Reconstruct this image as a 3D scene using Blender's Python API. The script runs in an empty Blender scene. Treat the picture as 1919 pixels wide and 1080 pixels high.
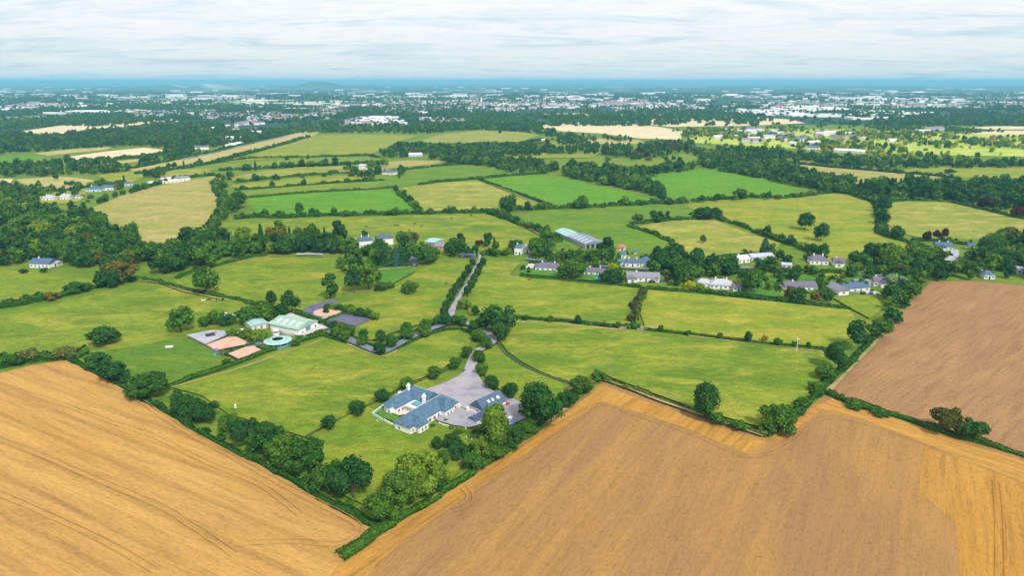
import bpy, bmesh, math, random
import numpy as np
R = math.radians
rnd = random.Random(7)

# ------------------------------------------------------------------ camera, sky, sun, exposure
scn = bpy.context.scene
CAM_H = 120.0
FOC = 1280.0                       # focal length in photo pixels (photo 1919 wide)
PITCH = math.atan((540 - 152.5) / FOC)
ROLL = 0.0
cam_d = bpy.data.cameras.new('camera')
cam = bpy.data.objects.new('camera', cam_d)
scn.collection.objects.link(cam)
cam.location = (0, 0, CAM_H)
from mathutils import Matrix, Vector
cam.matrix_world = Matrix.Translation((0, 0, CAM_H)) @ Matrix.Rotation(R(90) - PITCH, 4, 'X') @ Matrix.Rotation(ROLL, 4, 'Z')
cam_d.sensor_width = 36.0
cam_d.lens = 36.0 * FOC / 1919.0
cam_d.clip_start = 0.5
cam_d.clip_end = 200000
scn.camera = cam

world = bpy.data.worlds.new('World')
scn.world = world
world.use_nodes = True
nt = world.node_tree
nt.nodes.clear()
N, L = nt.nodes.new, nt.links.new
SUN_EL, SUN_AZ = R(48), R(150)      # azimuth measured clockwise from the view direction (+Y)
sky = N('ShaderNodeTexSky'); sky.sky_type = 'NISHITA'; sky.sun_disc = False
sky.sun_elevation = SUN_EL; sky.sun_rotation = SUN_AZ
bg1 = N('ShaderNodeBackground'); bg1.inputs['Strength'].default_value = 0.10
L(sky.outputs[0], bg1.inputs['Color'])
tc = N('ShaderNodeTexCoord')
sep = N('ShaderNodeSeparateXYZ'); L(tc.outputs['Generated'], sep.inputs[0])
def wmath(op, a, b=None):
    m = N('ShaderNodeMath'); m.operation = op
    for i, v in enumerate((a, b)):
        if v is None: continue
        if isinstance(v, (int, float)): m.inputs[i].default_value = v
        else: L(v, m.inputs[i])
    return m.outputs[0]
zc = wmath('MAXIMUM', sep.outputs['Z'], 0.0)
za = wmath('ADD', zc, 0.085)
cmb = N('ShaderNodeCombineXYZ')
L(wmath('DIVIDE', sep.outputs['X'], za), cmb.inputs[0])
L(wmath('DIVIDE', sep.outputs['Y'], za), cmb.inputs[1])
def wnoise(scale, detail, rough, dist=0.0, off=0.0):
    n = N('ShaderNodeTexNoise'); n.inputs['Scale'].default_value = scale
    n.inputs['Detail'].default_value = detail; n.inputs['Roughness'].default_value = rough
    n.inputs['Distortion'].default_value = dist
    mp = N('ShaderNodeMapping'); mp.inputs['Location'].default_value = (off, off * 0.7, 0)
    mp.inputs['Scale'].default_value = (0.8, 1.5, 1)
    L(cmb.outputs[0], mp.inputs[0]); L(mp.outputs[0], n.inputs['Vector'])
    return n.outputs[0]
def wramp(src, stops):
    r = N('ShaderNodeValToRGB'); el = r.color_ramp.elements
    while len(el) < len(stops): el.new(0.5)
    for e, (p, c) in zip(el, stops): e.position = p; e.color = tuple(c) + (1,)
    L(src, r.inputs[0]); return r.outputs[0]
cl_a = wramp(wnoise(0.95, 8, 0.60, 0.7, 4.6), [(0.33, (0.70, 0.80, 0.86)), (0.42, (0.84, 0.90, 0.94)), (0.50, (0.96, 0.965, 0.975)), (0.60, (1.0, 0.985, 0.975))])
cl_b = wramp(wnoise(4.2, 6, 0.62, 0.6, 11.0), [(0.33, (0.86, 0.91, 0.95)), (0.55, (1, 1, 1))])
mx = N('ShaderNodeMix'); mx.data_type = 'RGBA'; mx.blend_type = 'MULTIPLY'; mx.inputs[0].default_value = 0.8
L(cl_a, mx.inputs[6]); L(cl_b, mx.inputs[7])
hz = wramp(zc, [(0.0, (0.78, 0.86, 0.88)), (0.03, (0.82, 0.88, 0.90)), (0.07, (0.94, 0.96, 0.98)), (0.13, (1, 1, 1))])
mx2 = N('ShaderNodeMix'); mx2.data_type = 'RGBA'; mx2.blend_type = 'MULTIPLY'; mx2.inputs[0].default_value = 1.0
L(mx.outputs[2], mx2.inputs[6]); L(hz, mx2.inputs[7])
bg2 = N('ShaderNodeBackground'); bg2.inputs['Strength'].default_value = 0.80
L(mx2.outputs[2], bg2.inputs['Color'])
mxs = N('ShaderNodeMixShader'); mxs.inputs[0].default_value = 0.93
L(bg1.outputs[0], mxs.inputs[1]); L(bg2.outputs[0], mxs.inputs[2])
wo = N('ShaderNodeOutputWorld'); L(mxs.outputs[0], wo.inputs['Surface'])

sun_d = bpy.data.lights.new('sun', 'SUN'); sun_d.energy = 3.0; sun_d.angle = R(7); sun_d.color = (1, 0.95, 0.87)
sun = bpy.data.objects.new('sun', sun_d); scn.collection.objects.link(sun)
sd = Vector((math.sin(SUN_AZ) * math.cos(SUN_EL), math.cos(SUN_AZ) * math.cos(SUN_EL), math.sin(SUN_EL)))
sun.rotation_euler = sd.to_track_quat('Z', 'Y').to_euler()
vs = scn.view_settings
vs.view_transform = 'Standard'; vs.look = 'None'; vs.exposure = 0.42; vs.gamma = 1.0; vs.use_curve_mapping = False
scn.cycles.use_denoising = True
scn.cycles.max_bounces = 5
scn.cycles.transparent_max_bounces = 6

# ------------------------------------------------------------------ helpers
def G(px, py, z=0.0):
    """survey: a point of the photograph -> the place on the land (metres, camera above the origin)"""
    x = px - 959.5; y = 540.0 - py
    xr = x * math.cos(ROLL) - y * math.sin(ROLL)
    yr = x * math.sin(ROLL) + y * math.cos(ROLL)
    dx, dy, dz = xr / FOC, math.cos(PITCH) + yr / FOC * math.sin(PITCH), -math.sin(PITCH) + yr / FOC * math.cos(PITCH)
    t = (z - CAM_H) / dz
    return (dx * t, dy * t)
def to_px(x, y, z=0.0):
    dz = z - CAM_H
    f = y * math.cos(PITCH) - dz * math.sin(PITCH)
    u = y * math.sin(PITCH) + dz * math.cos(PITCH)
    if f <= 1: return (-1e6, -1e6)
    xr, yr = x / f * FOC, u / f * FOC
    return (959.5 + xr * math.cos(ROLL) + yr * math.sin(ROLL), 540 + xr * math.sin(ROLL) - yr * math.cos(ROLL))
def dist(x, y): return math.sqrt(x * x + y * y + CAM_H * CAM_H)

def mesh(name, verts, faces, mats=(), midx=None, smooth=False):
    me = bpy.data.meshes.new(name)
    me.from_pydata([tuple(v) for v in verts], [], faces)
    for m in mats: me.materials.append(m)
    if midx is not None: me.polygons.foreach_set('material_index', midx)
    if smooth: me.polygons.foreach_set('use_smooth', [True] * len(me.polygons))
    me.update()
    return me
def link(name, me, parent=None, loc=None, rz=0.0, **props):
    o = bpy.data.objects.new(name, me); scn.collection.objects.link(o)
    if parent is not None: o.parent = parent
    if loc is not None: o.location = loc
    if rz: o.rotation_euler = (0, 0, rz)
    for k, v in props.items():
        if v is not None: o[k] = v
    return o
def thing(name, label, cat, loc, rz=0.0, group=None):
    return link(name, None, None, loc, rz, label=label, category=cat, group=group)
def structure(name, me, label=None): return link(name, me, kind='structure', label=label)

def nodes_mat(name):
    m = bpy.data.materials.new(name); m.use_nodes = True
    t = m.node_tree; t.nodes.clear()
    out = t.nodes.new('ShaderNodeOutputMaterial')
    return m, t, out
def tnoise(t, vec, scale, detail=4, rough=0.55, dist=0.0):
    n = t.nodes.new('ShaderNodeTexNoise'); n.inputs['Scale'].default_value = scale
    n.inputs['Detail'].default_value = detail; n.inputs['Roughness'].default_value = rough; n.inputs['Distortion'].default_value = dist
    t.links.new(vec, n.inputs['Vector']); return n.outputs[0]
def tramp(t, src, stops, interp='LINEAR'):
    r = t.nodes.new('ShaderNodeValToRGB'); r.color_ramp.interpolation = interp
    el = r.color_ramp.elements
    while len(el) < len(stops): el.new(0.5)
    for e, (p, c) in zip(el, stops):
        e.position = p; e.color = (tuple(c) if hasattr(c, '__len__') else (c, c, c)) + (1,)
    t.links.new(src, r.inputs[0]); return r.outputs[0]
def tmap(t, vec, scale=(1, 1, 1), rot=0.0, loc=(0, 0, 0)):
    mp = t.nodes.new('ShaderNodeMapping'); mp.inputs['Scale'].default_value = scale
    mp.inputs['Rotation'].default_value = (0, 0, rot); mp.inputs['Location'].default_value = loc
    t.links.new(vec, mp.inputs[0]); return mp.outputs[0]
def tmix(t, fac, a, b, mode='MIX'):
    m = t.nodes.new('ShaderNodeMix'); m.data_type = 'RGBA'; m.blend_type = mode
    for s, v in ((m.inputs[0], fac), (m.inputs[6], a), (m.inputs[7], b)):
        if isinstance(v, (int, float)): s.default_value = v
        elif isinstance(v, tuple): s.default_value = v + (1,) if len(v) == 3 else v
        else: t.links.new(v, s)
    return m.outputs[2]
def finish(m, t, out, col, rough=0.9, bump=None, bstr=0.3, bdist=0.3, spec=0.15, metal=0.0):
    b = t.nodes.new('ShaderNodeBsdfPrincipled')
    if isinstance(col, tuple): b.inputs['Base Color'].default_value = col + (1,)
    else: t.links.new(col, b.inputs['Base Color'])
    b.inputs['Roughness'].default_value = rough
    b.inputs['Specular IOR Level'].default_value = spec
    b.inputs['Metallic'].default_value = metal
    if bump is not None:
        bn = t.nodes.new('ShaderNodeBump'); bn.inputs['Strength'].default_value = bstr; bn.inputs['Distance'].default_value = bdist
        t.links.new(bump, bn.inputs['Height']); t.links.new(bn.outputs[0], b.inputs['Normal'])
    t.links.new(b.outputs[0], out.inputs['Surface'])
    return m
def obj_vec(t):
    return t.nodes.new('ShaderNodeTexCoord').outputs['Object']

_fm = {}
def sc(c, k): return tuple(min(1.0, v * k) for v in c)
def grass_mat(name, base, alt=None, dry=None, amt=0.5, mow=None, off=0.0):
    """pasture: patches of fresh and dry growth, tufts, faint mowing lines"""
    if name in _fm: return _fm[name]
    m, t, out = nodes_mat(name)
    v = tmap(t, obj_vec(t), loc=(off * 97, off * 41, 0))
    alt = alt or (base[0] * 0.72, base[1] * 0.86, base[2] * 0.9)
    dry = dry or (base[0] * 1.45 + 0.03, base[1] * 1.12, base[2] * 1.3 + 0.01)
    st = tmap(t, v, scale=(1, 2.2, 1), rot=R(20))
    c = tmix(t, tramp(t, tnoise(t, st, 0.016, 5, 0.62, 0.6), [(0.38, 0.0), (0.62, 1.0)]), alt, base)
    c = tmix(t, tramp(t, tnoise(t, tmap(t, st, loc=(50, 20, 0)), 0.028, 6, 0.66, 0.8), [(0.47, 0.0), (0.66, amt * 1.2)]), c, dry)
    fine = tnoise(t, tmap(t, v, scale=(1, 2.0, 1)), 0.22, 5, 0.7, 0.4)
    c = tmix(t, 1.0, c, tramp(t, fine, [(0.3, 0.70), (0.5, 1.0), (0.72, 1.28)]), 'MULTIPLY')
    tuft = tnoise(t, v, 1.3, 3, 0.7)
    c = tmix(t, 0.75, c, tramp(t, tuft, [(0.36, 0.60), (0.52, 1.04), (0.8, 1.3)]), 'MULTIPLY')
    clump = tnoise(t, tmap(t, v, loc=(31, 7, 0)), 0.07, 6, 0.72, 0.8)
    c = tmix(t, tramp(t, clump, [(0.50, 0.0), (0.66, 0.55)]), c, sc(alt, 0.72))
    if mow:
        wv = t.nodes.new('ShaderNodeTexWave'); wv.inputs['Scale'].default_value = 0.32 / mow[1] * 1.0
        wv.inputs['Distortion'].default_value = 1.2; wv.inputs['Detail'].default_value = 2; wv.inputs['Detail Scale'].default_value = 0.4
        t.links.new(tmap(t, v, rot=mow[0]), wv.inputs['Vector'])
        c = tmix(t, mow[2], c, tramp(t, wv.outputs[1], [(0.2, 0.8), (0.8, 1.15)]), 'MULTIPLY')
    worn = tnoise(t, tmap(t, v, loc=(11, 77, 0), rot=R(-25), scale=(1, 1.8, 1)), 0.045, 7, 0.75, 1.0)
    c = tmix(t, 0.8, c, tramp(t, worn, [(0.32, (0.66, 0.78, 0.8)), (0.46, (0.95, 0.97, 0.95)), (0.60, (1.0, 1.0, 1.0)), (0.74, (1.22, 1.10, 1.1))]), 'MULTIPLY')
    finish(m, t, out, c, 0.95, tuft, 0.4, 0.25)
    _fm[name] = m; return m
def stubble_mat(name, base, soil, gold, rot, period=1.6, soil_amt=0.5, tram=None, off=0.0, streak=1.0):
    """cut grain: fine drill rows, straw streaks, bare soil showing, wheel tracks"""
    m, t, out = nodes_mat(name)
    v = tmap(t, obj_vec(t), loc=(off * 53, off * 31, 0))
    r = tmap(t, v, rot=rot)                                  # x across the rows, y along them
    big = tnoise(t, tmap(t, r, scale=(1, 0.35, 1)), 0.03, 5, 0.6, 0.8)
    c = tmix(t, tramp(t, big, [(0.40, 0.0), (0.62, soil_amt)]), base, soil)
    g = tnoise(t, tmap(t, r, scale=(1, 0.12, 1), loc=(9, 4, 0)), 0.10, 4, 0.6, 0.5)
    c = tmix(t, tramp(t, g, [(0.45, 0.0), (0.70, 0.75)]), c, gold)
    s1 = tnoise(t, tmap(t, r, scale=(1, 0.07, 1)), 0.55, 4, 0.6, 0.3)
    c = tmix(t, 0.65 * streak, c, tramp(t, s1, [(0.33, 0.70), (0.5, 1.0), (0.68, 1.16)]), 'MULTIPLY')
    s2 = tnoise(t, tmap(t, r, scale=(1, 0.22, 1), loc=(3, 8, 0)), 1.7, 3, 0.7)
    c = tmix(t, 0.6, c, tramp(t, s2, [(0.32, 0.66), (0.5, 1.0), (0.75, 1.18)]), 'MULTIPLY')
    clod = tnoise(t, v, 0.75, 5, 0.75, 0.5)
    c = tmix(t, 0.7, c, tramp(t, clod, [(0.30, 0.48), (0.42, 0.95), (0.60, 1.0), (0.75, 1.22)]), 'MULTIPLY')
    if tram:
        wv = t.nodes.new('ShaderNodeTexWave'); wv.bands_direction = 'X'; wv.inputs['Scale'].default_value = 0.314 / tram
        wv.inputs['Distortion'].default_value = 1.5; wv.inputs['Detail'].default_value = 2; wv.inputs['Detail Scale'].default_value = 0.12
        t.links.new(r, wv.inputs['Vector'])
        c = tmix(t, 0.4, c, tramp(t, wv.outputs[1], [(0.0, 0.62), (0.06, 0.72), (0.16, 1.0), (0.8, 1.0), (1.0, 1.08)]), 'MULTIPLY')
    finish(m, t, out, c, 0.95, clod, 0.5, 0.3)
    return m
def plain_mat(name, base, var=0.25, scale=0.5, rough=0.85, spec=0.2, alt=None, amt=0.5, bump=0.0, metal=0.0):
    if name in _fm: return _fm[name]
    m, t, out = nodes_mat(name)
    v = obj_vec(t)
    n1 = tnoise(t, v, scale, 5, 0.65)
    c = tmix(t, 1.0, base, tramp(t, n1, [(0.3, 1 - var), (0.5, 1.0), (0.72, 1 + var * 0.6)]), 'MULTIPLY')
    if alt: c = tmix(t, tramp(t, tnoise(t, tmap(t, v, loc=(7, 3, 1)), scale * 0.35, 4, 0.6, 0.6), [(0.45, 0.0), (0.62, amt)]), c, alt)
    finish(m, t, out, c, rough, n1 if bump else None, bump, 0.1, spec, metal)
    _fm[name] = m; return m
def roof_mat(name, base, pitch=0.35, var=0.2):
    """slates or sheets: courses along the slope with stained patches"""
    if name in _fm: return _fm[name]
    m, t, out = nodes_mat(name)
    v = obj_vec(t)
    n1 = tnoise(t, tmap(t, v, scale=(1, 1, 2.5)), 0.6, 5, 0.7, 0.5)
    c = tmix(t, 1.0, base, tramp(t, n1, [(0.3, 1 - var), (0.5, 1.0), (0.75, 1 + var)]), 'MULTIPLY')
    n2 = tnoise(t, v, 3.5, 2, 0.6)
    c = tmix(t, 0.8, c, tramp(t, n2, [(0.35, 0.75), (0.65, 1.25)]), 'MULTIPLY')
    wv = t.nodes.new('ShaderNodeTexWave'); wv.bands_direction = 'Z'; wv.inputs['Scale'].default_value = 0.314 / pitch
    t.links.new(v, wv.inputs['Vector'])
    c = tmix(t, 0.45, c, tramp(t, wv.outputs[1], [(0.0, 0.6), (0.25, 1.0)]), 'MULTIPLY')
    finish(m, t, out, c, 0.55, n2, 0.3, 0.05, 0.3)
    _fm[name] = m; return m
def leaf_mat(name, dark, light, trans=0.25):
    if name in _fm: return _fm[name]
    m, t, out = nodes_mat(name)
    v = obj_vec(t)
    oi = t.nodes.new('ShaderNodeObjectInfo')
    geo = t.nodes.new('ShaderNodeNewGeometry')
    ri = geo.outputs['Random Per Island']
    c = tmix(t, ri, dark, light)
    c = tmix(t, 0.9, c, tramp(t, oi.outputs['Random'], [(0.0, (0.70, 0.80, 0.95)), (0.35, (0.92, 0.95, 0.95)), (0.7, (1.1, 1.05, 0.9)), (1.0, (1.35, 1.15, 0.8))]), 'MULTIPLY')
    d = t.nodes.new('ShaderNodeBsdfDiffuse'); t.links.new(c, d.inputs[0])
    tr = t.nodes.new('ShaderNodeBsdfTranslucent'); t.links.new(c, tr.inputs[0])
    ms = t.nodes.new('ShaderNodeMixShader'); ms.inputs[0].default_value = trans
    t.links.new(d.outputs[0], ms.inputs[1]); t.links.new(tr.outputs[0], ms.inputs[2])
    t.links.new(ms.outputs[0], out.inputs['Surface'])
    _fm[name] = m; return m

LEAF = {
    'dark':   leaf_mat('leaves_dark',   (0.010, 0.060, 0.018), (0.070, 0.180, 0.034)),
    'mid':    leaf_mat('leaves_mid',    (0.022, 0.090, 0.016), (0.125, 0.255, 0.034)),
    'light':  leaf_mat('leaves_light',  (0.055, 0.140, 0.018), (0.220, 0.345, 0.045)),
    'yellow': leaf_mat('leaves_yellow', (0.200, 0.270, 0.018), (0.520, 0.540, 0.040)),
    'rust':   leaf_mat('leaves_rust',   (0.050, 0.065, 0.016), (0.200, 0.175, 0.040)),
    'copper': leaf_mat('leaves_copper', (0.030, 0.012, 0.020), (0.110, 0.038, 0.040)),
    'orange': leaf_mat('leaves_orange', (0.300, 0.180, 0.020), (0.600, 0.400, 0.035)),
    'blue':   leaf_mat('needles_blue',  (0.015, 0.065, 0.050), (0.070, 0.180, 0.130)),
    'grey':   leaf_mat('leaves_grey',   (0.090, 0.170, 0.085), (0.300, 0.420, 0.240)),
    'needle': leaf_mat('needles_green', (0.008, 0.048, 0.024), (0.045, 0.135, 0.048)),
    'hedge':  leaf_mat('hedge_leaves',  (0.016, 0.072, 0.014), (0.085, 0.205, 0.028)),
    'scrub':  leaf_mat('scrub_leaves',  (0.060, 0.095, 0.025), (0.210, 0.240, 0.065)),
}
BARK = plain_mat('bark', (0.11, 0.085, 0.06), 0.3, 3.0)

# ------------------------------------------------------------------ foliage shapes (numpy)
def rand_dirs(rng, n, up=0.0):
    d = rng.normal(size=(n, 3)); d[:, 2] += up
    return d / np.linalg.norm(d, axis=1)[:, None]
def cards(rng, pts, nrm, size, aspect=0.8):
    """one leaf clump (a bent four-cornered spray) at every point"""
    n = len(pts)
    a = np.cross(nrm, rand_dirs(rng, n)); a /= np.linalg.norm(a, axis=1)[:, None] + 1e-9
    b = np.cross(nrm, a)
    s = (size * rng.uniform(0.6, 1.35, n))[:, None]
    v = np.empty((n, 4, 3))
    v[:, 0] = pts - a * s; v[:, 1] = pts - b * s * aspect + nrm * s * 0.3
    v[:, 2] = pts + a * s; v[:, 3] = pts + b * s * aspect - nrm * s * 0.15
    return v.reshape(-1, 3)
_bm = bmesh.new(); bmesh.ops.create_icosphere(_bm, subdivisions=1, radius=1)
ICO_V = np.array([v.co[:] for v in _bm.verts]); ICO_F = [tuple(v.index for v in f.verts) for f in _bm.faces]; _bm.free()
def np_mesh(name, quads, solids, mats):
    """quads (n*4,3); solids list of (verts, faces)"""
    vs_ = [quads]; faces = np.arange(len(quads)).reshape(-1, 4).tolist(); off = len(quads)
    for sv, sf in solids:
        vs_.append(sv); faces += [tuple(i + off for i in f) for f in sf]; off += len(sv)
    return mesh(name, np.concatenate(vs_).tolist(), faces, mats)
def crown_data(seed, n, leaf, lobes=12, wide=0.42, base=0.22, shape='round'):
    """height 1, radius `wide`: lobes of foliage with gaps between them"""
    rng = np.random.default_rng(seed)
    C, Rr = [], []
    cz, hz_ = (1 + base) / 2, (1 - base) / 2
    for i in range(lobes):
        if shape == 'round':
            d = rand_dirs(rng, 1, 0.25)[0]; k = rng.uniform(0.45, 0.74)
            c = np.array([d[0] * wide * k, d[1] * wide * k, cz + d[2] * hz_ * k]); r = rng.uniform(0.13, 0.23) * (wide / 0.42)
        elif shape == 'tall':
            z = rng.uniform(base + 0.1, 0.9); w = wide * math.sqrt(max(0.05, 1 - ((z - 0.5) / 0.52) ** 2)) * rng.uniform(0.2, 0.7); a = rng.uniform(0, 6.28)
            c = np.array([math.cos(a) * w, math.sin(a) * w, z]); r = rng.uniform(0.09, 0.15)
        else:   # 'multi' : several heads of different height
            a = i * 2.4 + rng.uniform(-.4, .4); w = wide * math.sqrt((i + 0.5) / lobes) * 0.8
            c = np.array([math.cos(a) * w, math.sin(a) * w, base + (0.85 - base) * rng.uniform(0.35, 1.0) * (1 - 0.45 * (w / wide) ** 2)]); r = rng.uniform(0.12, 0.2)
        C.append(c); Rr.append(r)
    C = np.array(C); Rr = np.array(Rr)
    idx = rng.choice(lobes, size=n, p=Rr ** 2 / (Rr ** 2).sum())
    d = rand_dirs(rng, n, 0.3)
    bump = 1 + 0.16 * np.sin(d[:, 0] * 7 + idx) * np.sin(d[:, 1] * 6 + idx * 2) + 0.10 * rng.normal(size=n)
    p = C[idx] + d * (Rr[idx] * bump)[:, None]
    dd = np.linalg.norm(p[:, None] - C[None], axis=2) < Rr[None] * 0.82
    keep = dd.sum(1) == 0
    p, d = p[keep], d[keep]
    nr = d + rand_dirs(rng, len(p)) * 0.65; nr /= np.linalg.norm(nr, axis=1)[:, None]
    q = cards(rng, p, nr, leaf)
    sol = []
    for c, r in zip(C, Rr):
        nz = 1 + 0.12 * rng.normal(size=len(ICO_V))
        sol.append((ICO_V * (r * 0.80) * nz[:, None] + c, ICO_F))
    return q, sol
def conifer_data(seed, n, leaf, wide=0.22, tiers=9, flat=False):
    rng = np.random.default_rng(seed); P, Nn = [], []
    for i in range(n):
        k = rng.uniform(0, 1) ** (0.8); z = 0.06 + 0.94 * k
        tz = (z * tiers) % 1.0
        w = wide * (1 - k) ** (0.55 if flat else 0.85) * (1.05 - 0.42 * tz) * rng.uniform(0.7, 1.08)
        a = rng.uniform(0, 6.283)
        P.append((math.cos(a) * w, math.sin(a) * w, z - 0.02 * w)); Nn.append((math.cos(a), math.sin(a), 0.9))
    P = np.array(P); Nn = np.array(Nn) + rand_dirs(rng, n) * 0.5; Nn /= np.linalg.norm(Nn, axis=1)[:, None]
    q = cards(rng, P, Nn, leaf)
    m = 8; sv = [(math.cos(i * 6.283 / m) * wide * 0.72, math.sin(i * 6.283 / m) * wide * 0.72, 0.07) for i in range(m)] + [(0, 0, 0.93)]
    return q, [(np.array(sv), [(i, (i + 1) % m, m) for i in range(m)])]
def tube(p0, p1, r0, r1, m=6):
    p0, p1 = Vector(p0), Vector(p1); d = (p1 - p0).normalized()
    a = d.cross(Vector((0.3, 0.9, 0.1))).normalized(); b = d.cross(a)
    V = [p0 + (a * math.cos(i * 6.283 / m) + b * math.sin(i * 6.283 / m)) * r0 for i in range(m)] + \
        [p1 + (a * math.cos(i * 6.283 / m) + b * math.sin(i * 6.283 / m)) * r1 for i in range(m)]
    return [tuple(v) for v in V], [(i, (i + 1) % m, m + (i + 1) % m, m + i) for i in range(m)] + [tuple(range(m, 2 * m))]
def trunk_mesh(seed, top=0.55, r=0.028, limbs=5, spread=0.25):
    rr = random.Random(seed); V, F = [], []
    def add(vf):
        o = len(V); V.extend(vf[0]); F.extend([tuple(i + o for i in f) for f in vf[1]])
    mid = (rr.uniform(-.015, .015), rr.uniform(-.015, .015), top * 0.55)
    tp = (rr.uniform(-.03, .03), rr.uniform(-.03, .03), top)
    add(tube((0, 0, -0.01), mid, r * 1.25, r * 0.85)); add(tube(mid, tp, r * 0.85, r * 0.45))
    for i in range(limbs):
        a = i * 6.283 / limbs + rr.uniform(-.4, .4); s = spread * rr.uniform(0.6, 1.0)
        add(tube(mid, (mid[0] + math.cos(a) * s, mid[1] + math.sin(a) * s, top * rr.uniform(0.9, 1.25)), r * 0.5, r * 0.14, 5))
    return mesh('trunk', V, F, [BARK])
CROWN_SPEC = {   # shape -> list of (builder args)
    'round': [dict(seed=s, lobes=l, wide=w, base=b, shape='round') for s, l, w, b in ((1, 15, .46, .14), (2, 13, .44, .18), (3, 17, .48, .12))],
    'tall':  [dict(seed=s, lobes=13, wide=w, base=b, shape='tall') for s, w, b in ((11, .30, .16), (12, .26, .12))],
    'multi': [dict(seed=s, lobes=l, wide=w, base=b, shape='multi') for s, l, w, b in ((21, 18, .55, .05), (22, 15, .5, .08))],
    'ball':  [dict(seed=s, lobes=l, wide=.42, base=.10, shape='round') for s, l in ((31, 20), (32, 22))],
}
DETAIL = {'hi': (5200, 0.030), 'mid': (1500, 0.050), 'low': (260, 0.105), 'tiny': (46, 0.20)}
_cm = {}
def crown_mesh(shape, var, mat, det):
    key = (shape, var, mat, det)
    if key in _cm: return _cm[key]
    n, leaf = DETAIL[det]
    if shape in ('spruce', 'cedar'):
        q, s = conifer_data(40 + var, int(n * 0.6), leaf * (0.9 if shape == 'spruce' else 1.1), 0.2 if shape == 'spruce' else 0.42, 10 if shape == 'spruce' else 6, shape == 'cedar')
    else:
        sp = dict(CROWN_SPEC[shape][var % len(CROWN_SPEC[shape])])
        q, s = crown_data(n=n, leaf=leaf, **sp)
    base = _cm.get((shape, var, det))
    me = base.copy() if base else np_mesh('crown', q, s, [])
    me.materials.clear(); me.materials.append(LEAF[mat])
    _cm[(shape, var, det)] = me; _cm[key] = me
    return me
_tm = {}
def trunk_for(shape):
    if shape not in _tm:
        _tm[shape] = trunk_mesh(len(_tm) + 3, 0.55 if shape != 'spruce' else 0.8, 0.022 if shape != 'ball' else 0.03,
                                0 if shape in ('spruce', 'cedar') else 5, 0.16 if shape == 'tall' else 0.25)
    return _tm[shape]

# ------------------------------------------------------------------ the land
def sheet(name, pts, z, mat, label=None, px=True):
    w = [G(*p) for p in pts] if px else pts
    me = mesh(name, [(x, y, z) for x, y in w], [tuple(range(len(w)))], [mat])
    if me.polygons[0].normal.z < 0: me.flip_normals()
    return structure(name, me, label)
_z = [0.03]
def nz():
    _z[0] += 0.012; return _z[0]

g_near = grass_mat('grass_base', (0.140, 0.215, 0.016), amt=0.4)
structure('ground', mesh('ground', [(-60000, -4000, 0), (60000, -4000, 0), (60000, 62000, 0), (-60000, 62000, 0)], [(0, 1, 2, 3)], [g_near]))
# the wide wooded plain beyond the last pastures
m, t, out = nodes_mat('far_plain')
v = obj_vec(t)
vo = t.nodes.new('ShaderNodeTexVoronoi'); vo.inputs['Scale'].default_value = 0.0042; vo.inputs['Randomness'].default_value = 0.9
t.links.new(tmap(t, v, scale=(0.8, 1, 1), rot=R(12)), vo.inputs['Vector'])
sepc = t.nodes.new('ShaderNodeSeparateColor'); t.links.new(vo.outputs['Color'], sepc.inputs[0])
fieldc = tramp(t, sepc.outputs[0], [(0.0, (0.045, 0.11, 0.035)), (0.42, (0.07, 0.15, 0.04)), (0.62, (0.16, 0.24, 0.05)), (0.88, (0.26, 0.30, 0.10)), (0.96, (0.62, 0.56, 0.38))], 'CONSTANT')
wood = tramp(t, tnoise(t, v, 0.0022, 7, 0.62, 0.5), [(0.34, 0.0), (0.42, 1.0)])
woodc = tmix(t, tramp(t, tnoise(t, v, 0.05, 4, 0.7), [(0.35, 0.0), (0.65, 1.0)]), (0.012, 0.045, 0.028), (0.032, 0.095, 0.045))  # dark wood greens with some haze blue mixed into the colour itself
c = tmix(t, wood, fieldc, woodc)
finish(m, t, out, c, 0.95)
FAR = m
sheet('plain', [(-60000, 1950), (-1500, 1780), (-900, 1700), (-350, 1800), (60, 1900), (500, 2050), (1500, 2000), (60000, 2300), (60000, 61900), (-60000, 61900)], 0.02, FAR, 'wide dark green plain of woods and small fields reaching the horizon', px=False)

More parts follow.
